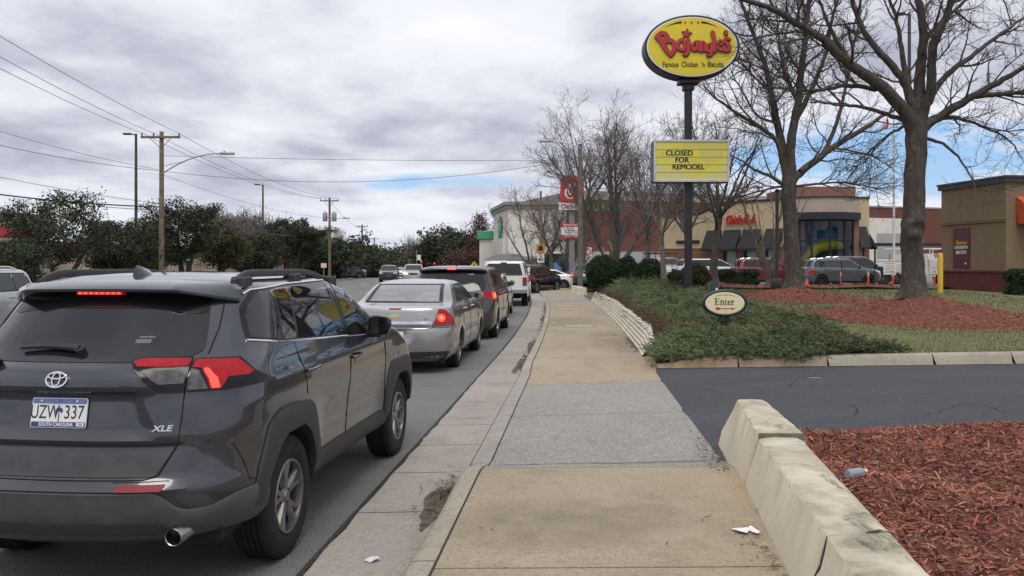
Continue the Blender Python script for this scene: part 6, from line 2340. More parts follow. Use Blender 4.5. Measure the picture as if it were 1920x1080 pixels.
def clipped(name, label, base, sx, sy, h, seed, m, group=None, boxy=False, n=5200, size=.035, cat='shrub'):
 rg = np.random.default_rng(seed)
 t = thing(name, label, cat, base, 0, group)
 u = rg.normal(0, 1, (n, 3))
 u /= np.linalg.norm(u, axis=1, keepdims=True)
 if boxy:
  e = .38
  u = np.sign(u) * np.abs(u) ** e
  u /= np.maximum(1, np.abs(u).max(1, keepdims=True))
 lump = 1 + .05 * np.sin(5 * u[:, 0] + seed) * np.sin(6 * u[:, 2] + 2 * seed) + .04 * np.sin(11 * u[:, 1] + 9 * u[:, 2])
 C = u * lump[:, None] * rg.uniform(.86, 1.03, (n, 1)) * np.array([sx, sy, h / 2]) + np.array([0, 0, h / 2])
 C = C[C[:, 2] > .03]
 V, Fc = leaves(C, 4, .025, size, rg)
 np_mesh('foliage', V, Fc, m, t)
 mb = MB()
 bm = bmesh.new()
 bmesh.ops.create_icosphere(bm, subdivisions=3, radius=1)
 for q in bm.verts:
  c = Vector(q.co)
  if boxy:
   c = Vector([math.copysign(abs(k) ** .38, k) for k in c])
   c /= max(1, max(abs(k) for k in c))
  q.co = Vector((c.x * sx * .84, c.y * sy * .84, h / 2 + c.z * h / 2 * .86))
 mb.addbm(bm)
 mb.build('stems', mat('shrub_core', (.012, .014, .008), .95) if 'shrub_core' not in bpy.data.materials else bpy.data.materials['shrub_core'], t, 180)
 return t
BG = 'clipped boxwoods behind the juniper bank'
Yb = 38.5
for i, (px, py, w, h, lab) in enumerate(((1131, 529, .86, 1.30, 'leftmost and widest of the three round boxwoods'), (1175, 529, .58, 1.22, 'middle boxwood, narrowest of the three round ones'), (1219, 534, .74, 1.26, 'rightmost of the three round boxwoods, beside the slender tree'))):
 b = W(px, py, Yb)
 clipped('boxwood', lab, (b[0], Yb, b[2] - .35), w * .92, w * .92, h + .3, 140 + i, M['box'], BG)
b = W(1304, 532, 36)
clipped('boxwood', 'small lighter round bush just right of the pole of the tall sign', (b[0], 36, b[2] - .3), .62, .6, 1.15, 150, M['leaf_olive'], None, n=3600)
b = W(1381, 533, 41)
clipped('hedge', 'long low clipped dark hedge in front of the red car', (b[0], 41, b[2] - .1), 1.02, .5, .82, 151, M['box'], None, True, n=7000, cat='hedge')
b = W(1268, 530, 37)
clipped('boxwood', 'thin open bush between the slender tree and the sign pole', (b[0], 37, b[2] - .2), .45, .4, .75, 152, M['leaf'], None, n=900)
# ================================================================= RIGHT SIDE: walls, beds, juniper, grass
def wall_mat():
 m, nt = new_mat('cream_wall_paint')
 v = nt.coord('Object')
 vs_ = nt.coord('Object', (1, 1, .25))
 c = nt.ramp(nt.noise(v, 1.3, 6, .6), [(.3, (.63, .555, .41)), (.7, (.74, .67, .52))])
 rust = nt.ramp(nt.noise(vs_, 2.2, 7, .65, .3), [(.52, 0), (.72, .75)])
 c = nt.mix(rust, c, (.46, .31, .14))
 streak = nt.ramp(nt.noise(vs_, 9, 7, .7), [(.56, 0), (.74, .55)])
 c = nt.mix(streak, c, (.30, .26, .20))
 g = nt.n('ShaderNodeNewGeometry')
 sp = nt.n('ShaderNodeSeparateXYZ')
 nt.t.links.new(g.outputs['True Normal'], sp.inputs[0])
 topm = nt.ramp(sp.outputs[2], [(.55, 0), (.75, 1)])                      # weathered bare top: grey lichen and dirt
 tc_ = nt.ramp(nt.noise(v, 3.2, 8, .68, .4), [(.34, (.27, .24, .18)), (.48, (.43, .385, .295)), (.64, (.57, .52, .41))])
 tc_ = nt.mix(nt.ramp(nt.noise(v, 2.0, 8, .7, .8), [(.60, 0), (.67, .8)]), tc_, (.075, .07, .058))
 c = nt.mix(topm, c, tc_)
 sp2 = nt.ramp(nt.noise(v, 70, 4, .7), [(.60, 0), (.72, .5)])
 c = nt.mix(sp2, c, (.16, .14, .11))
 nt.out(principled(nt, Base_Color=c, Roughness=.85, Normal=nt.bump(nt.noise(v, 34, 7, .7), .35, .012)))
 return m
M['wall'] = wall_mat()
M['wall_pale'] = mat('pale_scallop_wall_paint', (.62, .57, .47), .85, var=.12, vscale=3, dirt=.5, dcol=(.30, .25, .17), bump=.3, bscale=40)
def chunk(mb, ring_a, ring_b, nseg=14, jit=.006, rg=None, chip=0.0):
 """a rough block lofted between two end rings (lists of points), slightly uneven"""
 P = []
 for i in range(nseg + 1):
  t = i / nseg
  row = []
  for a, b in zip(ring_a, ring_b):
   p = Vector(a) * (1 - t) + Vector(b) * t
   if rg is not None:
    p += Vector(rg.normal(0, jit, 3))
    if chip and 2 <= len(row) <= 4:
     p += Vector((abs(rg.normal(0, chip)), 0, -abs(rg.normal(0, chip)) * .8))
   row.append(tuple(p))
  row.append(row[0])
  P.append(row)
 mb.grid(P)
 n = len(ring_a)
 mb.add([tuple(p) for p in P[0][:n]], [tuple(range(n))])
 mb.add([tuple(p) for p in P[-1][:n]], [tuple(range(n - 1, -1, -1))])
rgw = np.random.default_rng(3)
def wall_ring(y, zt, dx0=0.0, dx1=0.0, zb=.02, tb=.0, jag=0.0):
 """cross-section of the near wall at depth y: face towards the pavement leans back a little"""
 xb = 1.40 + .145 * (y - 4.31) if y < 5.5 else 1.573 + .15 * (y - 5.5)
 xt = xb + .13 + dx0
 xk = xt + .33 + dx1
 return [(xb, y, zb), (xb + .05, y, zb + .2), (xt - .006, y, zt - .022), (xt + .001, y, zt - .006), (xt + .014, y + tb * .1, zt), (xt + .12, y + tb * .4, zt + .004), (xk - .05, y + tb * .8, zt), (xk - .01, y + tb, zt - .02), (xk, y + tb, zt - .1), (xk + .02, y + tb, zb)]
wall = thing('retaining_wall', 'broken cream painted retaining wall in the foreground, holding back red mulch', 'wall', (1.7, 5.5, 0))
def wall_block(name, y0, y1, z0, z1, **k):
 mb = MB()
 chunk(mb, wall_ring(y0, z0, **k), wall_ring(y1, z1, **k), 40, .0012, rgw, .0055)
 mb.v = [(a - 1.7, b - 5.5, c) for a, b, c in mb.v]
 bm = bmesh.new()
 return mb.build(name, M['wall'], wall, 24)
wall_block('wall_block', -1.0, 1.2, .47, .48)
wall_block('wall_block', 1.215, 3.872, .485, .492, dx0=-.003)
wall_block('wall_block', 3.892, 6.04, .49, .498, dx0=.0)
mb = MB()
ra = wall_ring(6.06, .535, dx0=-.006, dx1=.03)
rb_ = wall_ring(7.45, .545, dx0=.02, dx1=-.06)
chunk(mb, ra, rb_, 24, .0016, rgw, .009)
rc = [(Vector(p) + Vector((.03, .26, -.0)) if p[2] < .3 else Vector(p) + Vector((.02, .10, -.045))) for p in rb_]
chunk(mb, rb_, rc, 4, .002, rgw)
mb.v = [(a - 1.7, b - 5.5, c) for a, b, c in mb.v]
mb.build('end_block', M['wall'], wall, 24)
mb = MB()
for (y, s) in ((3.88, .03),):
 r0 = wall_ring(y - .03, .42, dx0=.03, dx1=-.05)
 r1 = wall_ring(y + .05, .40, dx0=.03, dx1=-.05)
 chunk(mb, r0, r1, 3, .008, rgw)
r0 = wall_ring(6.05, .53, dx0=.004, dx1=.02)
mb.box(r0[3][0] + .006, 6.044, .47, r0[7][0] - .004, 6.059, .526)
mb.v = [(a - 1.7, b - 5.5, c) for a, b, c in mb.v]
mb.build('rubble_core', mat('broken_concrete', (.13, .12, .10), .95, var=.5, vscale=18, bump=.8, bscale=30), wall, 30)
mb = MB()
for pts in ([(3.88, .485), (3.84, .36), (3.90, .22), (3.87, .10)],):
 P = []
 for i, (y, z) in enumerate(pts):
  r_ = wall_ring(y, .49)
  x = r_[0][0] + (r_[2][0] - r_[0][0]) * (z - .02) / .42 - .006
  w = (.004, .016, .03, .045)[i]
  P.append([(x - 1.7, y - w - 5.5, z), (x - 1.7 - .001, y + w - 5.5, z)])
 mb.grid(P)
P = []
for i, (x, y, w) in enumerate(((1.66, 3.90, .006), (1.74, 3.93, .014), (1.80, 3.86, .012), (1.87, 3.80, .018), (1.93, 3.74, .010), (1.97, 3.72, .003))):
 P.append([(x - 1.7, y - w - 5.5, .4975), (x - 1.7, y + w - 5.5, .4975)])
mb.grid(P)
mb.build('crack', M['crack'], wall, 0)
sw = thing('scalloped_wall', 'long low pale wall of ribbed courses with a ragged painted top, below the juniper bank', 'wall', (3.0, 25, 0))
mb = MB()
P = []
yw = np.concatenate([np.arange(14.55, 20, .10), np.arange(20, 37.3, .16)])
rg4 = np.random.default_rng(9)
ragged = np.convolve(rg4.normal(0, .022, len(yw) + 8), np.ones(7) / 3.4, 'same')[4:-4]
for i, y in enumerate(yw):
 x = E(y) + 2.70
 z0 = walk_z(y, 2.7) - .01
 h0 = .43 - .06 * sstep(30, 37, y)
 ht = h0 + .04 + ragged[i]
 if y < 15.6:
  ht *= .62 + .38 * sstep(14.55, 15.6, y)
  h0 *= .62 + .38 * sstep(14.55, 15.6, y)
 row = []
 nc = 6
 for c in range(nc):
  zb = z0 + h0 * c / nc
  zt = z0 + h0 * (c + 1) / nc
  lean = .035 * c
  row += [(x + lean - 3, y - 25, zb + .004), (x + lean - .028 - 3, y - 25, zb + (zt - zb) * .25), (x + lean - .022 - 3, y - 25, zb + (zt - zb) * .8)]
 row += [(x + .035 * nc - 3, y - 25, z0 + ht), (x + .235 - 3, y - 25, z0 + ht + .008), (x + .27 - 3, y - 25, z0 + ht - .06), (x + .40 - 3, y - 25, z0 + .2)]
 P.append(row)
mb.grid([r_[:-3] for r_ in P])
mb.build('courses', M['wall_pale'], sw, 40)
mb = MB()
mb.grid([[(q[0] + (.004 if i == 0 else 0), q[1], q[2]) for i, q in enumerate(r_[-4:])] for r_ in P])
mb.build('backfill', M['soil'], sw, 40)
sw2 = thing('wall_stub', 'short broken cream wall beyond the second driveway, beside the wooden lamp pole', 'wall', (4.0, 47, 0))
mb = MB()
for (y0, y1) in ((44.6, 46.4), (46.55, 48.6)):
 a = [(E(y0) + 2.6, y0, .05), (E(y0) + 2.66, y0, .50), (E(y0) + 2.98, y0, .53), (E(y0) + 3.0, y0, .05)]
 b = [(E(y1) + 2.35, y1, .05), (E(y1) + 2.4, y1, .55), (E(y1) + 2.75, y1, .55), (E(y1) + 2.8, y1, .05)]
 chunk(mb, a, b, 5, .02, rgw)
mb.v = [(a - 4, b - 47, c) for a, b, c in mb.v]
mb.build('wall_block', M['wall'], sw2, 30)
def island_z(x, y):
 """ground of the planted island between the drive and the lot"""
 yk = 13.35 - .19 * (x - 2.25) if x < 8 else 12.25 - .03 * (x - 8)       # drive kerb
 d = max(0.0, min(y - yk - .12, x - (E(y) + 2.95)))
 base = min(drive_z(x) + .13, .60)
 zi = .46 + .26 * sstep(19, 36, y) * sstep(1, 5, x - E(y))
 return base + (zi - base) * sstep(0, 3.2, d)
def kerb_y(x):
 return 13.35 - .19 * (x - 2.25) if x < 8 else 12.25 - .03 * (x - 8)
P = []
for y in np.concatenate([np.arange(12.0, 24, .5), np.arange(24, 40.1, 1.0)]):
 row = []
 for x in np.concatenate([np.arange(2.0, 12, .5), np.arange(12, 46, 2.0)]):
  xx = max(x, E(y) + 2.9)
  yy = max(y, kerb_y(xx) + .12)
  row.append((xx, yy, island_z(xx, yy)))
 P.append(row)
tag(MB().grid(P).build('lawn', M['turf'], smooth=180), kind='structure')
segs = [2.32, 3.55, 4.86, 6.35, 7.42, 9.0, 11.5, 14.5, 18, 22, 27, 33]
mbk, mbr = MB(), MB()
for i, (a, b) in enumerate(zip(segs[:-1], segs[1:])):
 tgt = mbr if i < 2 else mbk
 P = []
 n = max(4, int((b - a) / .25))
 for k in range(n + 1):
  x = a + .008 + (b - a - .016) * k / n
  y = kerb_y(x)
  z0 = max(drive_z(x), .075)
  h = .155 * (sstep(2.2, 3.2, x) * .75 + .25)
  row = [(x, y - .10, z0 + .006), (x, y - .055, z0 + .010), (x, y - .02, z0 + h * .82), (x, y + .012, z0 + h), (x, y + .15, z0 + h + .004), (x, y + .17, z0 + h - .08)]
  P.append(row)
 tgt.grid(P, flip=True)
 for e in (0, -1):
  tgt.add(P[e], [tuple(range(len(P[e])))])
ck = tag(mbk.build('drive_kerb', M['kerb'], smooth=40), kind='structure')
ck = tag(mbr.build('drive_kerb', M['kerb_rust'], smooth=40), kind='structure')
mb = MB()
for (x0, y0, x1, y1, z) in ((13.2, 38.0, 17.8, 37.2, .53), (17.8, 36.8, 18.3, 27.6, .52), (18.3, 27.6, 45, 26.6, .52)):
 d = Vector((x1 - x0, y1 - y0, 0)).normalized()
 nrm_ = Vector((-d.y, d.x, 0)) * .14
 a, b = Vector((x0, y0, z - .1)), Vector((x1, y1, z - .1))
 v = []
 for p in (a, b):
  for s, hh in ((-1, 0), (-1, .17), (1, .17), (1, 0)):
   v.append(tuple(p + nrm_ * s + Vector((0, 0, hh))))
 mb.add(v, [(0, 1, 5, 4), (1, 2, 6, 5), (2, 3, 7, 6), (0, 3, 2, 1), (4, 5, 6, 7)])
tag(mb.build('lot_kerb', M['kerb'], smooth=0), kind='structure')
def chips(n, xy, zf, ln, rg, tilt=.35):
 """n bark chips: thin bent slivers lying on the surface zf"""
 x, y = xy
 z = zf
 a = rg.uniform(0, 2 * PI, n)
 L = ln * np.clip(np.exp(rg.normal(-.28, .52, n)), .18, 2.6)
 w = np.minimum(L * rg.uniform(.10, .36, n), ln * .30)
 t = rg.normal(0, tilt, n)
 r = rg.normal(0, .5, n)
 dx = np.stack([np.cos(a) * np.cos(t), np.sin(a) * np.cos(t), np.sin(t)], 1)
 dy = np.stack([-np.sin(a) * np.cos(r), np.cos(a) * np.cos(r), np.sin(r)], 1)
 c = np.stack([x, y, z + .004 + L * .16 * np.abs(np.sin(t)) + rg.uniform(0, .012, n)], 1)
 nn = np.cross(dx, dy)
 bend = (nn * (L * rg.uniform(-.10, .10, n))[:, None])
 q = []
 for s0, k in ((-.5, .6), (0, 1.0), (.5, .45)):
  m = c + dx * (L * s0)[:, None] + (bend if s0 == 0 else 0)
  q.append(m - dy * (w * k / 2)[:, None])
  q.append(m + dy * (w * k / 2)[:, None])
 V = np.stack(q, 1).reshape(-1, 3)
 b = np.arange(n)[:, None] * 6
 Fc = np.concatenate([b + np.array([[0, 2, 3, 1]]), b + np.array([[2, 4, 5, 3]])])
 return V, Fc
def mulch_obj(name, label, P, V, Fc):
 """bed surface (grid P) and its loose chips, one countless mass"""
 mb = MB().grid(P)
 v0 = np.array(mb.v)
 f0 = np.array(mb.f)
 VV = np.concatenate([v0, V])
 FF = np.concatenate([f0, Fc + len(v0)])
 mi = np.concatenate([np.zeros(len(f0), np.int32), np.ones(len(Fc), np.int32)])
 o = np_mesh(name, VV, FF, [M['mulch'], M['chip']], None, 0, mi)
 return tag(o, label, 'mulch', kind='stuff')
rg = np.random.default_rng(17)
def bed_z(x, y):
 return .40 + .035 * np.sin(1.7 * x + .6) * np.sin(1.3 * y) + .02 * np.sin(5 * x + 3 * y) + .05 * np.clip((x - 2.4) / 2, 0, 1) - .16 * np.clip((y - 6.7) / .7, 0, 1)
P = []
for y in np.arange(.4, 7.55, .16):
 P.append([(x, y, float(bed_z(x, y))) for x in np.concatenate([np.arange(1.62 + .145 * (y - 4.3) + .28, 6.5, .16)[:30], [7.5, 9, 12]])])
w_ = max(len(r_) for r_ in P)
P = [[(1.40 + .145 * (y - 4.31) + .40 + (10.5) * (j / 39) ** 1.6, y, 0) for j in range(40)] for y in np.arange(.4, 7.62, .14)]
P = [[(x, y, float(bed_z(x, y))) for x, y, _ in r_] for r_ in P]
n = 46000
y = 2.6 + (7.5 - 2.6) * rg.random(n) ** .85
x = 1.40 + .145 * (y - 4.31) + .44 + (5.0) * rg.random(n) ** 1.15
edge = 7.42 - .10 * np.sin(3 * x) + rg.normal(0, .05, n)
k = y < edge
x, y = x[k], y[k]
V, Fc = chips(len(x), (x, y), bed_z(x, y), .042, rg)
mulch_obj('mulch_bed', 'red bark mulch bed in the foreground behind the broken cream wall', P, V, Fc)
def mound(name, label, cx, cy, rx, ry, h, seed, zb=None, n=9000, ln=.055):
 rg = np.random.default_rng(seed)
 def zf(x, y):
  d = np.sqrt(((x - cx) / rx) ** 2 + ((y - cy) / ry) ** 2)
  t = np.clip(1 - d, 0, 1)
  b = np.array([zb(a, c) for a, c in zip(np.atleast_1d(x), np.atleast_1d(y))])
  return b - .05 + (h + .05) * (t ** 1.15) * (1 + .06 * np.sin(4 * x + 1.3 * seed) * np.sin(3 * y)) + .015 * np.sin(9 * x) * np.sin(8 * y)
 P = []
 for i in range(17):
  row = []
  for j in range(48):
   a = 2 * PI * j / 47
   wob = 1 + .10 * math.sin(3 * a + seed) + .06 * math.sin(5 * a)
   x, y = cx + rx * wob * i / 16 * math.cos(a), cy + ry * wob * i / 16 * math.sin(a)
   row.append((x, y, float(zf(x, y)[0]) if True else 0))
  P.append(row)
 r = np.sqrt(rg.random(n)) * 1.06
 a = rg.uniform(0, 2 * PI, n)
 wob = 1 + .10 * np.sin(3 * a + seed) + .06 * np.sin(5 * a)
 x, y = cx + rx * wob * r * np.cos(a), cy + ry * wob * r * np.sin(a)
 z = np.maximum(zf(x, y), np.array([zb(p, q) for p, q in zip(x, y)]))
 V, Fc = chips(n, (x, y), z, ln, rg, .3)
 return mulch_obj(name, label, P, V, Fc)
t1 = W(1715, 556, Y1)
mound('mulch_mound', 'largest red mulch mound, round the foot of the burled oak', t1[0] + .05, Y1 - .3, 3.0, 4.0, t1[2] - island_z(t1[0], Y1) + .06, 1, island_z, 16000, .055)
t2 = W(1489, 540, Y2)
mound('mulch_mound', 'middle red mulch mound, round the foot of the low forking oak', t2[0] - .1, Y2 - .5, 2.5, 3.6, t2[2] - island_z(t2[0], Y2) + .06, 2, island_z, 9000, .07)
t3 = W(1338, 530, 38)
mound('mulch_mound', 'small red mulch mound behind the pole sign, left of the long hedge', t3[0], 37.4, 1.6, 2.2, max(.2, t3[2] - island_z(t3[0], 38) + .05), 3, island_z, 4000, .08)
P = []
for y in np.linspace(35.2, 43.5, 8):
 P.append([(x, y, .80 + .05 * math.sin(2 * x) * math.sin(y) - .30 * max(0, (y - 39.5) / 4)) for x in np.linspace(5.0, 18.5, 40)])
n = 7000
x, y = rg.uniform(5.2, 18.3, n), rg.uniform(35.2, 40, n)
V, Fc = chips(n, (x, y), .81 + .05 * np.sin(2 * x) * np.sin(y), .085, rg)
mulch_obj('mulch_strip', 'strip of red mulch along the edge of the car park, behind the lawn', P, V, Fc)
def jun_h(x, y):
 """top of the juniper above the ground"""
 dk = y - kerb_y(x)
 dw = x - (E(y) + 2.98 - (.2 if y < 14.4 else 0))
 xe = 5.75 - .15 * (dk - 1.0) if dk < 2 else 5.6 + .02 * dk           # ragged right-hand edge
 dr = xe + .45 * math.sin(1.7 * y) + .25 * math.sin(3.1 * y + x) - x
 if dk > 3:
  dr = max(dr, 0) if dr > 0 else dr
 d = min(dk + .05, dw * 1.3 + .12, dr, (36.5 - y) * .6)
 if d <= 0:
  return -1
 k = .40 + .22 * sstep(15.5, 21, y)
 k *= 1 - .35 * math.exp(-(((x - 3.75) / .7) ** 2 + ((y - 14.2) / .9) ** 2))
 return k * min(1, d / .9) ** .6 * (1 + .22 * math.sin(2.3 * x + 1.1 * y) * math.sin(1.9 * y - x) + .12 * math.sin(6 * x + 5 * y)) + .03
rg = np.random.default_rng(23)
pts = []
while len(pts) < 21000:
 y = 12.9 + 23.5 * rg.random() ** 1.75
 x = E(y) + 2.95 + rg.random() * (6.3 - E(y) - 2.6)
 if y < 14.4:
  x -= .2
 h = jun_h(x, y)
 if h < 0:
  continue
 pts.append((x, y, h))
pts = np.array(pts)
base = np.array([island_z(p[0], p[1]) for p in pts])
N = len(pts)
hz_ = base + pts[:, 2] * rg.uniform(.35, 1.05, N) ** .7
org = np.stack([pts[:, 0], pts[:, 1], hz_ - .05], 1)
az_ = rg.uniform(0, 2 * PI, N)
elv = rg.uniform(.05, 1.0, N)
d = np.stack([np.cos(az_) * np.cos(elv), np.sin(az_) * np.cos(elv), np.sin(elv)], 1)
L = rg.uniform(.12, .30, N) * (1 + .012 * (pts[:, 1] - 13))
sd_ = np.cross(d, np.array([0, 0, 1.0]))
sd_ /= np.linalg.norm(sd_, axis=1, keepdims=True) + 1e-9
up_ = np.cross(sd_, d)
VV, FF = [], []
nb = 0
nl = 9
for k in range(nl):                       # each spray: a drooping stem with paired leaf slivers
 t = (k + .5) / nl
 c = org + d * (L * t)[:, None] + np.array([0, 0, -1.0]) * (L * .30 * t * t)[:, None]
 sgn = 1 if k % 2 else -1
 out = sd_ * sgn * .75 + d * .8 + up_ * rg.normal(0, .35, (N, 1))
 out /= np.linalg.norm(out, axis=1, keepdims=True)
 ll = (L * .30 * (1.1 - .6 * t))[:, None]
 ww = up_ * (L * .030)[:, None] + sd_ * (L * .022)[:, None]
 q = np.stack([c - ww, c + out * ll, c + ww], 1).reshape(-1, 3)
 VV.append(q)
 FF.append(np.arange(N * 3).reshape(-1, 3) + nb)
 nb += N * 3
jn = np_mesh('juniper', np.concatenate(VV), np.concatenate(FF), M['juniper'])
tag(jn, 'spreading grey green juniper ground cover behind the scalloped wall', 'juniper', kind='stuff')
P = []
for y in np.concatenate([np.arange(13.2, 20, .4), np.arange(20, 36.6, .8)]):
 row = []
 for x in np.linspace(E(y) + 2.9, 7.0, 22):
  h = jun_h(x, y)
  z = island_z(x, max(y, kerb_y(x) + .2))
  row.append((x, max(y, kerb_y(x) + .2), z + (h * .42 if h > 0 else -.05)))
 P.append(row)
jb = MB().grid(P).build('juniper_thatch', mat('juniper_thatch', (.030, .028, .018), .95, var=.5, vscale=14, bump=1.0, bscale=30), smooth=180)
tag(jb, 'dark brown thatch under the juniper sprays', 'thatch', kind='stuff')
tb = Tubes()
for i in range(620):
 y = 14.6 + 21.5 * rg.random() ** 1.4
 x = E(y) + 3.03 + abs(rg.normal(0, .14))
 z = walk_z(y, 2.7) + .34 + rg.uniform(0, .22)
 q = wander((x, y, z), (rg.normal(-.3, .5), rg.normal(0, .5), rg.uniform(-.2, .7)), rg.uniform(.15, .4), 4, .3, 0, rg)
 tb.add(q, np.linspace(.006, .003, 5) * (1 + .04 * (y - 14)), 3)
for i in range(70):
 x = rg.uniform(2.9, 5.6)
 y = kerb_y(x) + rg.uniform(.2, 3)
 z = island_z(x, y) + max(0, jun_h(x, y))
 q = wander((x, y, z), (rg.normal(), rg.normal(), .5), rg.uniform(.2, .5), 4, .3, 0, rg)
 tb.add(q, np.linspace(.005, .003, 5), 3)
dt = tb.build('dead_sprigs', M['dead_leaf'])
tag(dt, 'dead brown sprigs along the ragged top of the scalloped wall', 'sprigs', kind='stuff')
rg = np.random.default_rng(29)
n = 60000
y = 12.6 + 23 * rg.random(n) ** 1.5
x = 5.2 + 18 * rg.random(n) ** 1.2
ok = np.array([(jun_h(a, b) < .1) and b > kerb_y(a) + .16 and math.hypot((a - t1[0]) / 2.9, (b - Y1 + .3) / 3.8) > .93 and math.hypot((a - t2[0]) / 2.4, (b - Y2 + .5) / 3.5) > .93 and not (17.6 < a and b > 26.5) for a, b in zip(x, y)])
x, y = x[ok], y[ok]
n = len(x)
z = np.array([island_z(a, b) for a, b in zip(x, y)])
a = rg.uniform(0, 2 * PI, n)
h = rg.uniform(.02, .055, n) * (1 + .03 * (y - 12))
w = .005 * (1 + .05 * (y - 12))
lx, ly = np.cos(a) * h * rg.uniform(.3, 1.1, n), np.sin(a) * h * rg.uniform(.3, 1.1, n)
V = np.stack([np.stack([x - np.sin(a) * w, y + np.cos(a) * w, z - .01], 1), np.stack([x + np.sin(a) * w, y - np.cos(a) * w, z - .01], 1), np.stack([x + lx, y + ly, z + h], 1)], 1).reshape(-1, 3)
gr = np_mesh('grass', V, np.arange(n * 3).reshape(-1, 3), M['grass'])
tag(gr, 'thin winter grass round the mulch mounds', 'grass', kind='stuff')
def litter_mat(name, col):
 return mat(name, col, .6, var=.08, vscale=30)
def sheet(name, label, cat, base, pts, zf, m, group=None):
 mb = MB()
 bm = bmesh.new()
 vs_ = [bm.verts.new((a, b, zf(a, b))) for a, b in pts]
 bm.faces.new(vs_)
 bmesh.ops.triangulate(bm, faces=bm.faces)
 g_ = bmesh.ops.extrude_face_region(bm, geom=list(bm.faces))
 for q in g_['geom']:
  if isinstance(q, bmesh.types.BMVert):
   q.co.z += .002
 bmesh.ops.recalc_face_normals(bm, faces=bm.faces)
 mb.addbm(bm)
 o = mb.build(name, m, None, 30)
 o.location = base
 return tag(o, label, cat, group)
p = W(1404, 1000, z=.15)
sheet('paper_scrap', 'torn white paper lying on the pavement beside the wall', 'paper', (p[0], p[1], p[2] + .004), [(-.095, .045), (-.01, .06), (.035, .075), (.055, -.05), (.03, -.06), (.004, .012), (-.025, -.05), (-.06, -.03)], lambda a, b: .012 * abs(math.sin(30 * a)) + .006, litter_mat('paper', (.78, .78, .77)))
p = W(698, 1053, z=.012)
sheet('plastic_scrap', 'crumpled pale plastic scrap in the gutter', 'plastic scrap', (p[0], p[1], .014), [(-.045, .0), (-.02, .03), (.02, .035), (.048, .008), (.03, -.02), (-.01, -.025)], lambda a, b: .012 + .012 * math.sin(60 * a + 40 * b), litter_mat('plastic', (.60, .63, .66)))
p = W(1527, 706, z=.2)
sheet('straw_wrapper', 'thin pale scrap on the dark drive', 'scrap', (p[0], p[1], drive_z(p[0]) + .004), [(-.10, .0), (.0, .03), (.10, .01), (.09, -.015), (-.02, -.01)], lambda a, b: .004, litter_mat('scrap', (.42, .44, .46)))
for i, (px, py, lab) in enumerate(((1038, 605, 'small white scrap on the far pavement slab'), (980, 672, 'white scrap against the kerb in the leaf litter'))):
 p = W(px, py, z=.14 if i == 0 else .02)
 sheet('scrap', lab, 'scrap', p, [(-.06, 0), (0, .05), (.07, .01), (.01, -.04)], lambda a, b: .006, litter_mat('white_scrap', (.70, .70, .68)))
p = W(1604, 886, z=.44)
t = thing('water_bottle', 'crushed clear plastic bottle lying on the red mulch', 'bottle', (p[0], p[1], float(bed_z(p[0], p[1])) + .035), .5)
mb = MB()
mb.lathe([(.0, -.075), (.026, -.074), (.030, -.06), (.028, -.03), (.031, 0), (.027, .03), (.029, .05), (.013, .075), (.012, .085)], 14, 'x')
mb.build('bottle_body', mat('clear_plastic', (.50, .60, .68), .08, spec=.8, trans=.6), t, 50)
mb = MB()
mb.lathe([(.014, .083), (.0145, .098), (0, .099)], 12, 'x')
mb.build('cap', mat('white_cap', (.7, .72, .75), .4), t, 40)
def dirt_patch(o0, o1, y0, y1, n, z0, seed, ln=.035):
 rg = np.random.default_rng(seed)
 y = y0 + (y1 - y0) * rg.beta(2, 2, n)
 o = o1 - (o1 - o0) * np.abs(rg.normal(0, .45, n))
 x = np.array([E(q) for q in y]) + o
 return chips(n, (x, y), np.full(n, z0), ln, rg, .3)
VV, FF, nb = [], [], 0
for a in ((.42, .66, 5.3, 7.0, 520, .022, 1), (.50, .66, 12.9, 20.5, 420, .022, 3, .05), (.5, .66, 21, 36, 420, .022, 4, .07), (.48, .66, 3.6, 4.6, 150, .022, 5), (2.6, 2.76, 5.2, 8.2, 500, .135, 6, .03), (2.55, 2.7, 14.7, 18.5, 300, .165, 7, .045), (2.5, 2.66, 4.0, 5.2, 160, .15, 9, .025), (0.9, 2.6, 3.6, 7, 34, .153, 8, .03), (.9, 2.6, 13.5, 26, 40, .158, 10, .06)):
 V, Fc = dirt_patch(*a)
 VV.append(V)
 FF.append(Fc + nb)
 nb += len(V)
ll_ = np_mesh('leaf_litter', np.concatenate(VV), np.concatenate(FF), leaf_mat('leaf_litter', (.035, .024, .016), (.085, .055, .035), (.20, .15, .10), .9))
tag(ll_, 'dead leaves and dirt gathered along the kerb and the foot of the walls', 'leaf litter', kind='stuff')
mb = MB()
for (o, y, rx, ry) in ((.545, 6.05, .095, .50), (.53, 4.15, .10, .4), (.55, 14.6, .08, 1.3), (.56, 18, .07, 1.2)):
 c = (E(y) + o, y, .0195)
 ring_ = []
 for k in range(28):
  a = 2 * PI * k / 28
  w = 1 + .18 * math.sin(3 * a + y) + .12 * math.sin(7 * a)
  yy = y + ry * w * math.sin(a)
  ring_.append((min(E(yy) + .632, E(yy) + o + rx * w * math.cos(a)), yy, .0195))
 mb.add([c] + ring_, [(0, i + 1, (i + 1) % 28 + 1) for i in range(28)])
sl = mb.build('silt', mat('damp_silt', (.11, .085, .068), .8, var=.4, vscale=12, bump=.6, bscale=50), smooth=0)
tag(sl, 'damp brown silt lying in the gutter against the kerb', 'silt', kind='stuff')
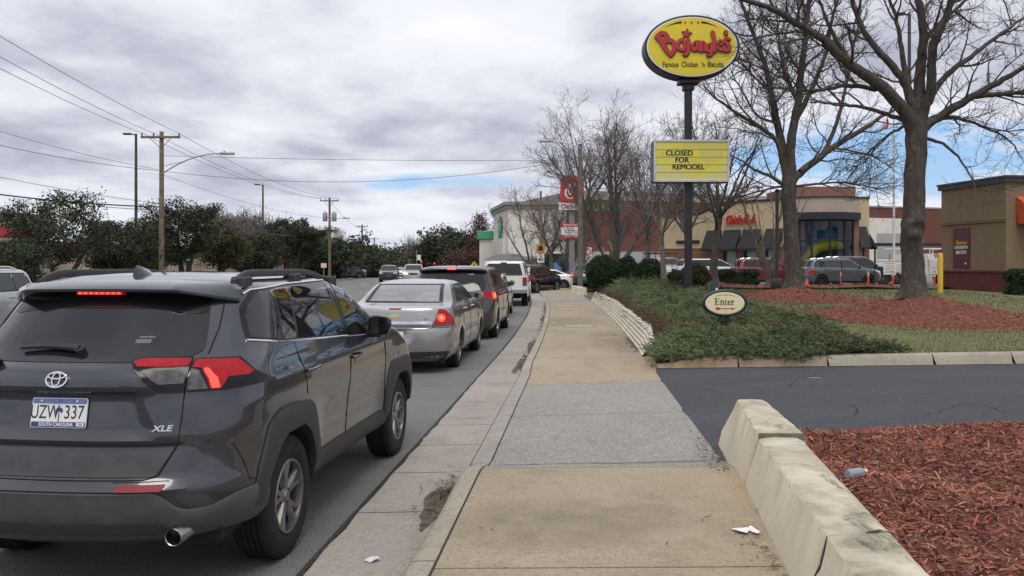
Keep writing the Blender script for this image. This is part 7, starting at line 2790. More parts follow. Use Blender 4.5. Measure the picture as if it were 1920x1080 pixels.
# ================================================================= BUILDINGS, SIGNS, POLES
def brick_mat(name, c1, c2, mortar, scale=1.0, rotz=0):
 m, nt = new_mat(name)
 tc_ = nt.n('ShaderNodeTexCoord')
 sp = nt.n('ShaderNodeSeparateXYZ')
 nt.t.links.new(tc_.outputs['Object'], sp.inputs[0])
 cb = nt.n('ShaderNodeCombineXYZ')
 nt.set(cb.inputs[0], nt.math('ADD', sp.outputs[0], nt.math('MULTIPLY', sp.outputs[1], .73)))
 nt.set(cb.inputs[1], sp.outputs[2])
 br = nt.n('ShaderNodeTexBrick')
 nt.t.links.new(cb.outputs[0], br.inputs[0])
 nt.set(br.inputs['Color1'], c1)
 nt.set(br.inputs['Color2'], c2)
 nt.set(br.inputs['Mortar'], mortar)
 br.inputs['Scale'].default_value = 4.2 * scale
 br.inputs['Mortar Size'].default_value = .018
 br.inputs['Row Height'].default_value = .30
 v = nt.coord('Object')
 c = nt.mix(nt.math('MULTIPLY', nt.noise(v, .6, 5, .6), .35), br.outputs[0], tuple(q * .55 for q in c1))
 nt.out(principled(nt, Base_Color=c, Roughness=.88))
 return m
M['brick'] = brick_mat('red_brick', (.26, .115, .075), (.19, .080, .055), (.27, .22, .18))
M['brick_store'] = brick_mat('store_brick', (.165, .060, .042), (.135, .050, .036), (.15, .068, .05), .8)
M['stucco_tan'] = mat('tan_stucco', (.205, .150, .088), .92, var=.10, vscale=1.2, bump=.5, bscale=55, dirt=.15)
M['stucco_cream'] = mat('cream_stucco', (.52, .41, .26), .9, var=.08, vscale=.8, bump=.3, bscale=40)
M['stucco_pale'] = mat('pale_stucco', (.64, .61, .55), .9, var=.08, vscale=.5)
M['stucco_beige'] = mat('beige_stucco', (.37, .31, .25), .9, var=.12, vscale=.6)
M['maroon'] = mat('maroon_paint', (.105, .022, .020), .75, var=.18, vscale=2.5, bump=.2, bscale=60)
M['maroon_panel'] = mat('maroon_sign_panel', (.085, .014, .018), .45, var=.2, vscale=5)
M['fascia'] = mat('dark_metal_fascia', (.030, .026, .036), .5)
M['orange'] = mat('orange_awning', (.52, .080, .022), .7, var=.15, vscale=5)
M['awning_black'] = mat('black_awning_cloth', (.020, .021, .022), .8, var=.25, vscale=4)
M['awning_red'] = mat('red_awning_cloth', (.42, .030, .028), .75, var=.2, vscale=3)
M['red'] = mat('sign_red', (.50, .022, .028), .5, var=.08)
M['green'] = mat('sign_green', (.045, .26, .075), .5)
M['white'] = mat('sign_white', (.72, .72, .70), .5, var=.04)
M['black'] = mat('black_paint_metal', (.014, .014, .016), .5, var=.25, vscale=6, bump=.05)
M['store_glass'] = glassy('shop_glass', (.02, .025, .028), .03, .7)
M['pale_glass'] = mat('frosted_shop_glass', (.36, .44, .39), .25, spec=.6, var=.12, vscale=2)
M['wood_pole'] = mat('weathered_pole_wood', (.175, .130, .092), .92, var=.3, vscale=3, bump=.5, bscale=40, dirt=.5)
M['wood_pole_green'] = mat('green_grey_pole_wood', (.135, .125, .092), .92, var=.3, vscale=3, bump=.5, bscale=40, dirt=.4)
M['pole_metal'] = mat('bronze_pole_metal', (.055, .052, .052), .5, metal=.3, var=.15)
M['steel'] = mat('galvanised_steel', (.36, .37, .38), .45, metal=.7, var=.15)
M['grey'] = mat('grey_concrete_wall', (.34, .34, .33), .9, var=.1, vscale=.7)
M['yellow'] = mat('sign_yellow_face', (.66, .53, .022), .42, var=.05, vscale=2.0)
M['yellow_paint2'] = mat('bollard_yellow', (.60, .40, .035), .55, var=.15, vscale=6, dirt=.4)
M['cream_face'] = mat('cream_sign_face', (.72, .67, .42), .4)
M['ink'] = mat('black_letter', (.010, .010, .012), .5)
M['red_letter'] = mat('red_letter', (.40, .022, .026), .45, var=.12, vscale=5)
M['roof'] = mat('flat_roof', (.12, .12, .12), .95, var=.2)
def xform(mb, s0, Mx):
 mb.xf(Mx, s0)
t = thing('restaurant_building', 'tan stucco building with a maroon base and a dark roof edge at the right edge', 'building', (19.0, 32.0, .50), R(7.7))
mb = MB()
mb.box(0, 0, 0, 17, 3.85, 4.45)
mb.box(9.5, 3.85, 0, 17, 14, 4.4)
wl = mb.build('wall', M['stucco_tan'], t, 0)
mb = MB()
mb.bbox(-.05, -.05, 0, 17.0, 3.90, .93, .01)
mb.bbox(-.10, -.10, .93, 17.0, 3.95, 1.05, .03)
mb.build('base_course', M['maroon'], wl, 0)
mb = MB()
mb.bbox(-.07, -.003, 2.93, -.002, 3.87, 3.05, .02)
mb.bbox(-.09, -.06, 3.03, -.003, 3.88, 3.07, .01)
mb.build('string_course', M['stucco_tan'], wl, 0)
mb = MB()
mb.box(-.10, -.10, 4.44, 17, 3.95, 4.66)
mb.box(-.14, -.14, 4.62, 17, 3.99, 4.70)
mb.box(9.4, 3.99, 4.4, 17, 14.1, 4.6)
mb.build('roof_edge', M['fascia'], t, 0)
mb = MB()
mb.prism([(-.85, 2.82), (-.85, 3.28), (0, 3.90), (0, 3.2), (-.1, 2.84)], .42, 6.5, axis='x')
aw = mb.build('awning', M['orange'], t, 0)
mb = MB()
mb.bbox(-.035, 2.02, 1.12, .01, 3.05, 2.78, .012)
sg_ = mb.build('sign_panel', M['maroon_panel'], t, 30)
mb = MB()
Mx = Matrix.Translation((-.036, 2.535, 2.12)) @ Matrix.Rotation(-PI / 2, 4, 'Z') @ Matrix.Rotation(PI / 2, 4, 'X')
put_text(mb, 'Famous', Mx @ Matrix.Translation((0, .06, 0)), .23, .006, 0, .004, .95, shear=.3)
put_text(mb, "CHICKEN 'N", Mx @ Matrix.Translation((0, -.14, 0)), .17, .006, 1, .004, .85)
put_text(mb, 'BISCUITS', Mx @ Matrix.Translation((0, -.35, 0)), .19, .006, 1, .004, .85)
mb.box(-.040, 2.22, 1.28, -.0352, 2.30, 1.36, 1)
mb.build('lettering', [mat('yellow_letter', (.62, .40, .03), .5), M['white']], sg_, 0)
b = W(1925, 560, 30.5)
clipped('hedge', 'clipped dark shrub against the maroon base at the right edge', (b[0] + .25, 30.6, .5), .75, .6, 1.08, 161, M['box'], None, True, n=6000)
rb = thing('restaurant_building', 'cream and brick restaurant with black awnings, a red script sign and a tall glass bay', 'building', (20.4, 60.5, .47))
FA = Matrix.Translation((12.2 - 20.4, 68.2 - 60.5, 0)) @ Matrix.Rotation(math.atan2(-7.7, 8.2), 4, 'Z')
LN = 11.25
def fa(mb):
 mb.xf(FA)
 return mb
mb = MB()
mb.box(0, 0, 2.62, LN, 9, 5.25)
mb.prism([(3.6, 5.25), (5.6, 6.02), (LN, 6.02), (LN, 5.25)], 0, 6, axis='y')
wl = fa(mb).build('wall', M['stucco_cream'], rb, 0)
mb = MB()
mb.box(-.06, -.06, 5.25, 3.6, 9, 5.38)
mb.prism([(3.5, 5.26), (5.55, 6.02), (LN + .05, 6.02), (LN + .05, 6.18), (5.5, 6.18), (3.5, 5.40)], -.07, 6, axis='y')
fa(mb).build('parapet_cap', M['fascia'], wl, 0)
mb = MB()
xs = [0, 4.6, 5.25, 6.35, 7.0, 8.1, 8.75, 9.85, LN]
mb.box(-.05, -.05, 0, 4.6, 9, 2.60)
for a, b_ in ((5.25, 5.65), (6.95, 7.35), (8.65, 9.05), (10.1, LN)):
 mb.box(a - .2, -.05, 0, b_ + .05, .4, 2.61)
mb.box(4.6, -.045, 0, LN, .4, .62)
fa(mb).build('brick_base', M['brick'], rb, 0)
mb = MB()
mb.box(-.1, -.1, 2.60, LN, .2, 2.72)
fa(mb).build('belt_course', M['stucco_cream'], wl, 0)
for a, b_ in ((4.62, 5.03), (5.72, 6.73), (7.42, 8.43), (9.12, 9.88)):
 mb = MB()
 mb.box(a, .05, .63, b_, .12, 2.61)
 wn = fa(mb).build('window', M['pale_glass'], rb, 0)
 mb = MB()
 mb.box(a, -.02, .63, a + .22, .13, 2.61)
 mb.box(a + .22, .0, .62, b_, .13, .70)
 fa(mb).build('window_frame', M['black'], wn, 0)
for a, b_ in ((4.25, 5.55), (5.75, 7.15), (7.35, 8.85), (9.2, 10.5)):
 mb = MB()
 mb.prism([(-.95, 2.35), (-.95, 2.52), (-.02, 3.98), (-.02, 3.2)], a, b_, axis='x')
 fa(mb).build('awning', M['awning_black'], rb, 0)
mb = MB()
mb.bbox(1.5, -.10, 3.0, 3.6, 0.02, 3.25, .02)
fa(mb).build('side_awning', M['awning_black'], rb, 0)
mb = MB()
put_text(mb, 'Chick-fil-A', FA @ Matrix.Translation((7.15, -.06, 4.72)) @ Matrix.Rotation(PI / 2, 4, 'X'), .92, .12, None, .02, .62, shear=.25)
mb.xf(Matrix.Identity(4))
mb.build('script_sign', M['red'], rb, 0)
tx0, tx1, ty = -.05, 4.75, -.2
mb = MB()
mb.box(tx0, ty + .35, 6.12, tx1 - .1, 6, 7.0)
mb.box(tx1 - .42, ty - .05, 0, tx1 - .02, 2, 4.6)
mb.box(tx0, ty + .1, 0, tx0 + .5, 2, 4.6)
mb.box(tx0 + .5, ty + .2, 0, tx1 - .42, .6, .45)
mb.build('brick_tower', M['brick'], rb, 0)
def bay(z0, z1, rofs, xa, xb, n=14):
 """convex curved slab"""
 cx = (xa + xb) / 2
 half = (xb - xa) / 2
 P0, P1 = [], []
 for i in range(n + 1):
  s = -1 + 2 * i / n
  y = ty - rofs - .75 * (1 - s * s)
  P0.append((cx + half * s, y, z0))
  P1.append((cx + half * s, y, z1))
 m = MB()
 m.grid([P0, P1])
 m.grid([P1, [(p[0], ty + .6, z1) for p in P1]])
 m.grid([[(p[0], ty + .6, z0) for p in P0], P0])
 for k in (0, -1):
  m.add([P0[k], P1[k], (P1[k][0], ty + .6, z1), (P0[k][0], ty + .6, z0)], [(0, 1, 2, 3)])
 return m
bay(5.08, 6.12, .12, tx0, tx1).build('bay_band', M['stucco_beige'], rb, 30)  # cream band: the darker beige puts its shade into the colour
bay(6.12, 6.22, .2, tx0 - .05, tx1 + .05).build('bay_cap', M['fascia'], rb, 30)
bay(4.55, 5.07, .22, tx0 - .08, tx1 + .05).build('bay_hood', M['black'], rb, 30)
gm, gnt = new_mat('bay_glass')
gmx = gnt.n('ShaderNodeMixShader')
gfr = gnt.n('ShaderNodeFresnel')
gfr.inputs[0].default_value = 1.6
gtr = gnt.n('ShaderNodeBsdfTransparent')
gtr.inputs[0].default_value = (.82, .85, .86, 1)
ggl = gnt.n('ShaderNodeBsdfGlossy')
ggl.inputs['Roughness'].default_value = .02
gnt.t.links.new(gnt.math('MULTIPLY', gfr.outputs[0], .8), gmx.inputs[0])
gnt.t.links.new(gtr.outputs[0], gmx.inputs[1])
gnt.t.links.new(ggl.outputs[0], gmx.inputs[2])
gnt.out(gmx.outputs[0])
xa, xb = tx0 + .5, tx1 - .42
cx, half = (xa + xb) / 2, (xb - xa) / 2
mb = MB()
P = [[(cx + half * s, ty - .55 * (1 - s * s), z) for s in np.linspace(-1, 1, 13)] for z in (.45, 4.6)]
mb.grid(P)
bg_ = mb.build('bay_glazing', gm, rb, 30)
mb = MB()
for s in (-1, -.62, 0.02, .62, .99):
 x, y = cx + half * s, ty - .55 * (1 - s * s) - .03
 mb.box(x - .055, y - .05, .45, x + .055, y + .05, 4.6)
for z in (.5, 1.45, 3.05, 4.5):
 mb.tube([(cx + half * s, ty - .55 * (1 - s * s) - .03, z) for s in np.linspace(-1, 1, 13)], .05, 4)
mb.build('bay_frame', M['black'], bg_, 0)
mb = MB()
mb.tube([(cx - 1.5, .6, 1.5), (cx - 1.1, .2, 2.0), (cx - .6, .1, 2.5), (cx + .2, .15, 2.75), (cx + 1.0, .4, 2.8), (cx + 1.5, .9, 2.7)], [.34, .38, .4, .4, .36, .3], 12)
mb.build('play_slide', mat('yellow_slide', (.50, .52, .03), .35), rb, 50)
mb = MB()
mb.box(tx0 + .5, 1.6, .4, tx1 - .4, 1.7, 4.7)
mb.build('mural', mat('blue_mural', (.10, .24, .46), .8, var=.7, vscale=1.1), rb, 0)
mb = MB()
mb.box(tx0 + .5, 0, .35, tx1 - .4, 2.5, .45)
mb.box(cx - .3, .6, .45, cx + 1.4, 1.6, 2.2)
mb.build('play_frame', M['seat_dark'], rb, 0)
mb = MB()
mb.box(tx1 - .02, .3, 2.6, tx1 + .95, 9, 6.15)
mb.build('shoulder_wall', M['stucco_cream'], rb, 0)
mb = MB()
mb.box(tx1 - .05, .25, 6.15, tx1 + 1.0, 9, 6.28)
mb.build('shoulder_cap', M['fascia'], rb, 0)
mb = MB()
mb.box(tx1 + .55, .25, 0, tx1 + .95, .8, 2.6)
mb.build('shoulder_pier', M['brick'], rb, 0)
mb = MB()
mb.box(tx1, .42, .4, tx1 + .55, .5, 2.6)
mb.build('window', M['pale_glass'], rb, 0)
mb = MB()
mb.prism([(-.55, 2.45), (-.55, 2.6), (.29, 4.1), (.29, 3.2)], tx1 + .0, tx1 + .75, axis='x')
mb.prism([(tx1 + 1.6, 2.45), (tx1 + 1.6, 2.6), (tx1 + .96, 3.7), (tx1 + .96, 3.0)], .4, 2.2, axis='y')
mb.build('awning', M['awning_black'], rb, 0)
t = thing('drive_through_canopy', 'flat black canopy on slim posts to the right of the glass bay', 'canopy', (27.0, 62, .47))
mb = MB()
mb.bbox(-.4, 0, 2.75, 5.6, 3.0, 2.93, .02)
mb.build('roof', M['black'], t, 0)
for x in (.2, 2.6, 5.2):
 mb = MB()
 mb.box(x - .05, .3, 0, x + .05, .4, 2.75)
 mb.build('post', M['black'], t, 0)
t = thing('tent', 'grey pitched tent roof beneath the flat black canopy', 'tent', (29.6, 70, .47))
mb = MB()
mb.add([(-2.2, 0, 1.0), (2.4, 0, 1.0), (2.4, 4, 1.0), (-2.2, 4, 1.0), (.1, 2, 2.55)], [(0, 1, 4), (1, 2, 4), (2, 3, 4), (3, 0, 4)])
mb.build('canopy', mat('tent_cloth', (.36, .36, .37), .8, var=.1), t, 0)
for x, y in ((-2.1, .1), (2.3, .1), (-2.1, 3.9), (2.3, 3.9)):
 mb = MB()
 mb.tube([(x, y, 0), (x, y, 1.05)], .03, 6)
 mb.build('leg', M['steel'], t, 0)
t = thing('brick_store', 'huge brick store wall with green letters and a grey base, behind the cream restaurant', 'building', (9.6, 116, .2))
ang = math.atan2(20, 60)
Mx = Matrix.Rotation(ang, 4, 'Z')
mb = MB()
mb.box(0, 0, 3.45, 66, 30, 10.7)
wl = mb.xf(Mx).build('wall', M['brick_store'], t, 0)
mb = MB()
mb.box(-.02, -.02, 0, 66, 30, 3.45)
mb.xf(Mx).build('base_course', M['grey'], t, 0)
mb = MB()
mb.box(-.1, -.1, 10.7, 66, 30, 10.95)
mb.box(0, 2.5, 10.95, 40, 30, 12.2)
mb.xf(Mx).build('parapet', mat('grey_parapet', (.27, .27, .26), .85, var=.1), t, 0)
mb = MB()
put_text(mb, 'P U B L I X', Mx @ Matrix.Translation((3.5, -.2, 9.6)) @ Matrix.Rotation(PI / 2, 4, 'X'), 1.5, .2, None, .03, .78)
mb.build('letters', M['green'], t, 0)
mb = MB()
mb.box(48.5, -.4, 0, 59.8, 0, 9.0)
pw = mb.xf(Mx).build('white_bay', M['stucco_pale'], t, 0)
mb = MB()
mb.box(50.6, -.46, 2.6, 57.8, -.41, 6.6)
mb.xf(Mx).build('recess', M['grey'], pw, 0)
t = thing('pale_store', 'pale store front with columns, a grey cornice and a green emblem on its side', 'building', (-.6, 121, 0))
mb = MB()
a, b_ = Vector((0, 0, 0)), Vector((-2.4, 15.5, 0))
mb.prism([(0, 0), (11.5, 0), (11.5, 24), (-2.4, 24), (-2.4, 15.5)], 0, 10.0)
mb.build('wall', M['stucco_pale'], t, 0)
mb = MB()
mb.prism([(-.25, -.25), (12, -.25), (12, 24), (-2.7, 24), (-2.7, 15.5)], 10.0, 10.5)
mb.prism([(-.5, -.5), (12, -.5), (12, 24), (-3, 24), (-3, 15.5)], 10.5, 10.95)
mb.build('cornice', mat('grey_cornice', (.30, .29, .27), .85), t, 0)
FL = Matrix.Translation(a) @ Matrix.Rotation(math.atan2(15.5, -2.4), 4, 'Z')      # along the street side: local -y faces the road... flipped below
d = (b_ - a).normalized()
nrm_ = Vector((-d.y, d.x, 0))
rec = MB()
for s0, s1 in ((2.0, 4.6), (6.2, 8.8), (10.4, 13.0)):
 p0, p1 = a + d * s0 + nrm_ * .06, a + d * s1 + nrm_ * .06
 rec.add([tuple(p0 + Vector((0, 0, .5))), tuple(p1 + Vector((0, 0, .5))), tuple(p1 + Vector((0, 0, 5.6))), tuple(p0 + Vector((0, 0, 5.6)))], [(0, 1, 2, 3)])
rec.build('dark_opening', mat('brown_recess', (.14, .09, .06), .8), t, 0)
for s0 in (1.6, 5.4, 9.6, 13.6):
 mb = MB()
 p = a + d * s0 + nrm_ * .25
 mb.box(p.x - .3, p.y - .35, 0, p.x + .3, p.y + .35, 5.8)
 mb.build('column', M['stucco_pale'], t, 0)
mb = MB()
p = a + d * 7.0 + nrm_ * .10
F2 = Matrix.Translation(p) @ Matrix(((-d.x, 0, nrm_.x, 0), (-d.y, 0, nrm_.y, 0), (0, 1, 0, 0), (0, 0, 0, 1)))
mb2 = MB()
mb2.prism([(-1.7, 6.7), (1.7, 6.7), (1.7, 8.6), (0, 9.3), (-1.7, 8.6)], 0, .15)
put_text(mb2, 'P', F2.inverted() @ F2 @ Matrix.Translation((.0, 7.7, .16)), 1.9, .05, 1, .02)
put_text(mb2, 'Publix', Matrix.Translation((0, 6.1, .02)), 1.3, .1, 0, .02)
mb2.xf(F2)
mb2.build('emblem', [M['green'], M['white']], t, 0)
mb = MB()
mb.bbox(.8, -3.0, 2.6, 4.5, -.02, 3.0, .05)
mb.prism([(-3.4, 2.5), (3.6, 2.5), (1.5, 3.3), (-1.5, 3.3)], -4.0, -.03, axis='y')
mb.build('entry_canopy', mat('grey_canopy', (.24, .25, .27), .7), t, 0)
for x in (-3.0, -1.2, 1.0, 3.2):
 mb = MB()
 mb.box(x - .12, -3.9, 0, x + .12, -3.6, 2.5)
 mb.build('canopy_post', M['white'], t, 0)
mb = MB()
mb.box(4.6, -.08, .4, 10.5, -.02, 3.4)
mb.build('shop_window', M['store_glass'], t, 0)
mb = MB()
mb.prism([(6.0, .7), (7.8, .7), (7.8, 1.3), (6.9, 2.2), (6.0, 1.3)], -.12, -.081, axis='y')
mb.build('window_poster', mat('blue_poster', (.08, .20, .42), .6, var=.3, vscale=2), t, 0)
t = thing('green_roofed_shop', 'small pale shop with a bright green roof band left of the pale store', 'building', (-4.2, 138, 0))
mb = MB()
mb.box(-1.2, 0, 0, 2.2, 10, 6.0)
mb.build('wall', M['stucco_pale'], t, 0)
mb = MB()
mb.bbox(-1.6, -.4, 6.0, 2.0, 10.4, 7.4, .1)
mb.build('roof_band', mat('bright_green_band', (.06, .33, .16), .6), t, 0)
t = thing('beige_building', 'beige building with a red sign band and an arched doorway at the far left', 'building', (-36.5, 62, .05))
mb = MB()
mb.box(-14, -16, 0, 0, 3.6, 5.3)
mb.box(0, -3.4, 0, 1.6, 1.0, 3.4)
wl = mb.build('wall', M['stucco_beige'], t, 0)
mb = MB()
mb.box(-14.1, -16.1, 5.3, .15, 3.75, 5.55)
mb.box(-.02, -3.5, 3.4, 1.7, 1.1, 3.6)
mb.build('parapet_cap', mat('beige_cap', (.30, .27, .24), .85), t, 0)
mb = MB()
mb.bbox(.01, -12, 3.75, .18, .9, 4.5, .02)
bnd = mb.build('sign_band', M['red'], t, 0)
mb = MB()
pts = [(-.7, 0), (.7, 0), (.7, 1.7)] + [(.7 * math.cos(PI * k / 10), 1.7 + .6 * math.sin(PI * k / 10)) for k in range(1, 10)] + [(-.7, 1.7)]
mb.prism([(p_[0] - 1.2, p_[1]) for p_ in pts], 1.605, 1.62, axis='x')
mb.build('arched_doorway', M['store_glass'], t, 0)
mb = MB()
mb.prism([(-3.1, 1.605), (-2.0, 1.605)] + [(-2.0, 1.62), (-3.1, 1.62)], .9, 2.4)
mb.v = [(x_[1], x_[0], x_[2]) for x_ in mb.v]
mb.build('window', M['store_glass'], t, 0)
mb = MB()
mb.bbox(1.0, 2.6, 2.7, 2.0, 3.55, 3.5, .03)
mb.build('red_canopy', M['awning_red'], t, 0)
t = thing('low_beige_building', 'long low beige wall glimpsed beneath the evergreens on the left', 'building', (-34.5, 68, .05))
mb = MB()
mb.box(-10, 0, 0, 0, 34, 3.3)
mb.build('wall', mat('warm_beige_wall', (.46, .38, .29), .9, var=.12, vscale=.4), t, 0)
mb = MB()
mb.box(-10.1, -.1, 3.3, .15, 34.1, 3.5)
mb.build('parapet_cap', M['roof'], t, 0)
for k, y in enumerate((4, 12, 20, 28)):
 mb = MB()
 mb.box(.005, y, .9, .03, y + 1.6, 2.2)
 mb.build('window', M['store_glass'], t, 0)
t = thing('red_awning_building', 'low building with bright red awnings behind the broad evergreen across the street', 'building', (-31.0, 92, .05))
mb = MB()
mb.box(-9, 0, 0, 0, 30, 3.9)
mb.build('wall', M['stucco_beige'], t, 0)
for y0, y1, zz in ((1.0, 7.0, 2.4), (9.5, 18, 2.2), (20.5, 27.5, 2.2)):
 mb = MB()
 mb.prism([(.01, zz + 1.3), (1.3, zz + .35), (1.3, zz), (.01, zz + .1)], y0, y1, axis='y')
 mb.build('awning', M['awning_red'], t, 0)
for y in (2, 4.5, 10.5, 14, 21, 24.5):
 mb = MB()
 mb.box(.005, y, .5, .03, y + 2.0, 2.1)
 mb.build('window', M['store_glass'], t, 0)
mb = MB()
mb.box(-5, 2, 3.9, -1, 8, 5.2)
mb.build('roof_block', M['awning_red'], t, 0)
b = W(612, 497, 128)
t = thing('white_tower', 'square white tower with a cornice and dark lettering rising above the evergreens', 'building', (b[0], 128, 0))
mb = MB()
mb.box(-1.5, -1.5, 0, 1.5, 1.5, 7.1)
mb.build('wall', M['stucco_pale'], t, 0)
mb = MB()
mb.box(-1.75, -1.75, 7.1, 1.75, 1.75, 7.5)
mb.build('cornice', M['stucco_pale'], t, 0)
mb = MB()
put_text(mb, 'CAFE', Matrix.Translation((0, -1.52, 5.9)) @ Matrix.Rotation(PI / 2, 4, 'X'), .9, .04, None, .02, .95) if False else mb.bbox(-1.2, -1.56, 5.45, 1.0, -1.51, 6.3, .1)
mb.build('sign_panel', mat('dark_sign_panel', (.10, .11, .09), .6, var=.5, vscale=3), t, 0)
mb = MB()
mb.bbox(1.0, -1.62, 2.6, 1.45, -1.51, 4.4, .02)
mb.build('red_banner', mat('dark_red_banner', (.20, .02, .04), .6), t, 0)
t = thing('cream_notice', 'small cream notice on a post beside the verge across the street', 'sign', W(607, 530, 92)[:2] + (.1,))
mb = MB()
mb.tube([(0, 0, 0), (0, 0, 1.4)], .05, 6)
mb.build('post', M['steel'], t, 0)
mb = MB()
mb.bbox(-.3, -.04, 1.35, .3, .04, 1.85, .01)
mb.build('panel', M['cream_face'], t, 0)
YS = 24.0
xs_, _, zs_ = W(1298, 87, YS)
t = thing('pole_sign', 'tall black pole carrying a yellow oval sign with red lettering above a yellow letter board', 'sign', (W(1294.5, 500, YS)[0], YS + .3, .6))
X0, Z0, Yp = t.location.x, .6, YS + .3
mb = MB()
mb.tube([(0, 0, -.5), (0, 0, zs_ - Z0 - .6)], .118, 16)
mb.tube([(0, 0, -.3), (0, 0, .12)], .16, 16)
mb.build('pole', M['black'], t, 40)
mb = MB()
mb.bbox(-.30, -.22, zs_ - Z0 - 1.04, .30, .22, zs_ - Z0 - .92, .02)
mb.bbox(-.16, -.14, zs_ - Z0 - 1.22, .16, .14, zs_ - Z0 - 1.03, .02)
mb.bbox(.12, -.2, .15, .42, .1, .40, .04)
mb.build('bracket', M['black'], t, 30)
a_, b_ = 1.372, .912
ox, oz = xs_ - X0, zs_ - Z0
def oval(a, b, y0, y1, n=72):
 return MB().prism(ellipse(a, b, n), y0, y1, axis='y')
mb = MB()
prof = [(1.0, -.30), (1.0, .30), (.985, .315), (.0, .315)]
P = []
for k, y in ((.955, -.285), (.97, -.30), (1.0, -.285), (1.0, .30), (.97, .32), (0.001, .32)):
 P.append([(ox + (a_ * k if k > .01 else 0) * math.cos(2 * PI * i / 72), y, oz + (b_ * k if k > .01 else 0) * math.sin(2 * PI * i / 72)) for i in range(73)])
mb.grid(P, flip=True)
ovl = mb.build('oval_cabinet', M['black'], t, 40)
mb = MB()
mb.prism([(ox + p[0], oz + p[1]) for p in ellipse(a_ * .958, b_ * .945, 72)], -.284, -.05, axis='y')
mb.build('white_rim', M['white'], ovl, 40)
mb = MB()
mb.prism([(ox + p[0], oz + p[1]) for p in ellipse(a_ * .925, b_ * .905, 72)], -.292, -.06, axis='y')
fc_ = mb.build('yellow_face', M['yellow'], ovl, 40)
U = 1 / 6.354 / F * YS
def sp(x, y):
 return ((x - 750) * U, -(y - 490) * U)
def letters(mb, w_add, z0, z1, dx=0, dy=0):
 cnt = [0]
 def st(pts, w, closed=False):
  cnt[0] += 1
  ww = [(q + w_add) * U for q in w] if hasattr(w, '__len__') else (w + w_add) * U
  stroke(mb, [sp(x + dx, y + dy) for x, y in pts], ww, z0, z1 + cnt[0] * .0009, closed=closed)
 st([(335, 378), (385, 440), (430, 520), (490, 598)], [62, 58, 52, 34])              # B stem
 st([(325, 375), (375, 335), (425, 345), (448, 395), (430, 440), (400, 440)], [50, 50, 52, 50, 44, 30])
 st([(415, 430), (480, 420), (530, 450), (535, 500), (515, 560), (490, 600)], [40, 52, 54, 52, 48, 34])
 st([(600, 418), (572, 470), (590, 520), (640, 532), (658, 480), (640, 420)], 38, True)   # o
 st([(698, 410), (702, 470), (695, 545), (672, 590), (645, 585)], [34, 38, 38, 36, 30])   # j
 st([(775, 445), (745, 480), (752, 528), (790, 530), (805, 480), (790, 440)], 30, True)   # a
 st([(815, 432), (820, 480), (830, 540)], 32)
 st([(848, 440), (856, 490), (862, 545)], 32)                                             # n
 st([(856, 470), (875, 440), (895, 465), (902, 540)], [28, 30, 32, 32])
 st([(945, 465), (922, 500), (930, 545), (960, 548), (972, 505), (960, 465)], 28, True)   # g
 st([(980, 455), (984, 520), (975, 580), (945, 602), (925, 590)], [28, 30, 30, 28, 24])
 st([(985, 322), (1000, 390), (1008, 460), (1018, 552)], [40, 40, 36, 32])                # l
 st([(1052, 478), (1105, 462), (1095, 428), (1065, 425), (1048, 465), (1055, 515), (1085, 535), (1120, 510)], 28)   # e
 st([(1185, 405), (1150, 395), (1135, 430), (1165, 465), (1185, 500), (1170, 540), (1125, 545)], [34, 36, 38, 38, 38, 36, 30])   # s
 st([(1142, 320), (1152, 352)], [44, 26])                                                 # apostrophe
 pts = []
 for k in range(10):
  r = (62 if k % 2 == 0 else 28) + w_add * .7
  an = -PI / 2 + k * PI / 5 + .12
  pts.append(sp(678 + dx + r * math.cos(an), 338 + dy + r * math.sin(an) * 1.05))
 mb.prism(list(reversed(pts)), z0, z1)
FR = Matrix.Translation((ox, -.292, oz)) @ Matrix.Rotation(PI / 2, 4, 'X')
mb = MB()
letters(mb, 9, .0, .03, 6, 6)
mb.xf(FR)
mb.build('letter_shadow', mat('dark_letter_edge', (.05, .008, .01), .5), fc_, 0)
mb = MB()
letters(mb, 0, .02, .05)
mb.xf(FR)
mb.build('letters', M['red_letter'], fc_, 0)
mb = MB()
for x in (665, 742, 820):
 mb.prism(list(reversed([sp(x + (21 if k % 2 == 0 else 9) * math.cos(-PI / 2 + k * PI / 5), 205 + (21 if k % 2 == 0 else 9) * math.sin(-PI / 2 + k * PI / 5)) for k in range(10)])), 0, .008)
mb.xf(FR)
mb.build('small_stars', mat('orange_red_star', (.52, .06, .03), .5), fc_, 0)
mb = MB()
for sgn in (-1, 1):
 top, bot = [], []
 for k in range(9):
  q = k / 8
  x = 742 + sgn * (118 + 195 * q)
  y = 203 + 58 * q ** 1.7
  th = 13 * (1 - q) + 1
  top.append((x, y - th))
  bot.append((x, y + th))
 poly = [sp(*p) for p in top + bot[::-1]]
 if sgn > 0:
  poly = poly[::-1]
 mb.prism(poly, 0, .006)
put_text(mb, "Famous  Chicken  'n  Biscuits.", Matrix.Translation((sp(765, 707)[0], sp(765, 707)[1], 0)), .225, .006, None, .004, .66)
mb.xf(FR)
mb.build('tag_lettering', M['ink'], fc_, 0)
x0, _, z1 = W(1226, 262, YS)
x1, _, z0 = W(1368, 341, YS)
x0, x1, z0, z1 = x0 - X0, x1 - X0, z0 - Z0, z1 - Z0
mb = MB()
mb.bbox(x0, -.26, z0, x1, .24, z1, .02)
bx = mb.build('board_cabinet', M['black'], t, 30)
mb = MB()
for (p0, p1, p2, p3) in ((x0 + .0, z1 - .055, x1, z1), (x0, z0, x0 + .055, z1 - .055), (x1 - .055, z0, x1, z1 - .055), (x0 + .055, z0, x1 - .055, z0 + .07)):
 mb.bbox(p0, -.30, p1, p2, -.262, p3, .006)
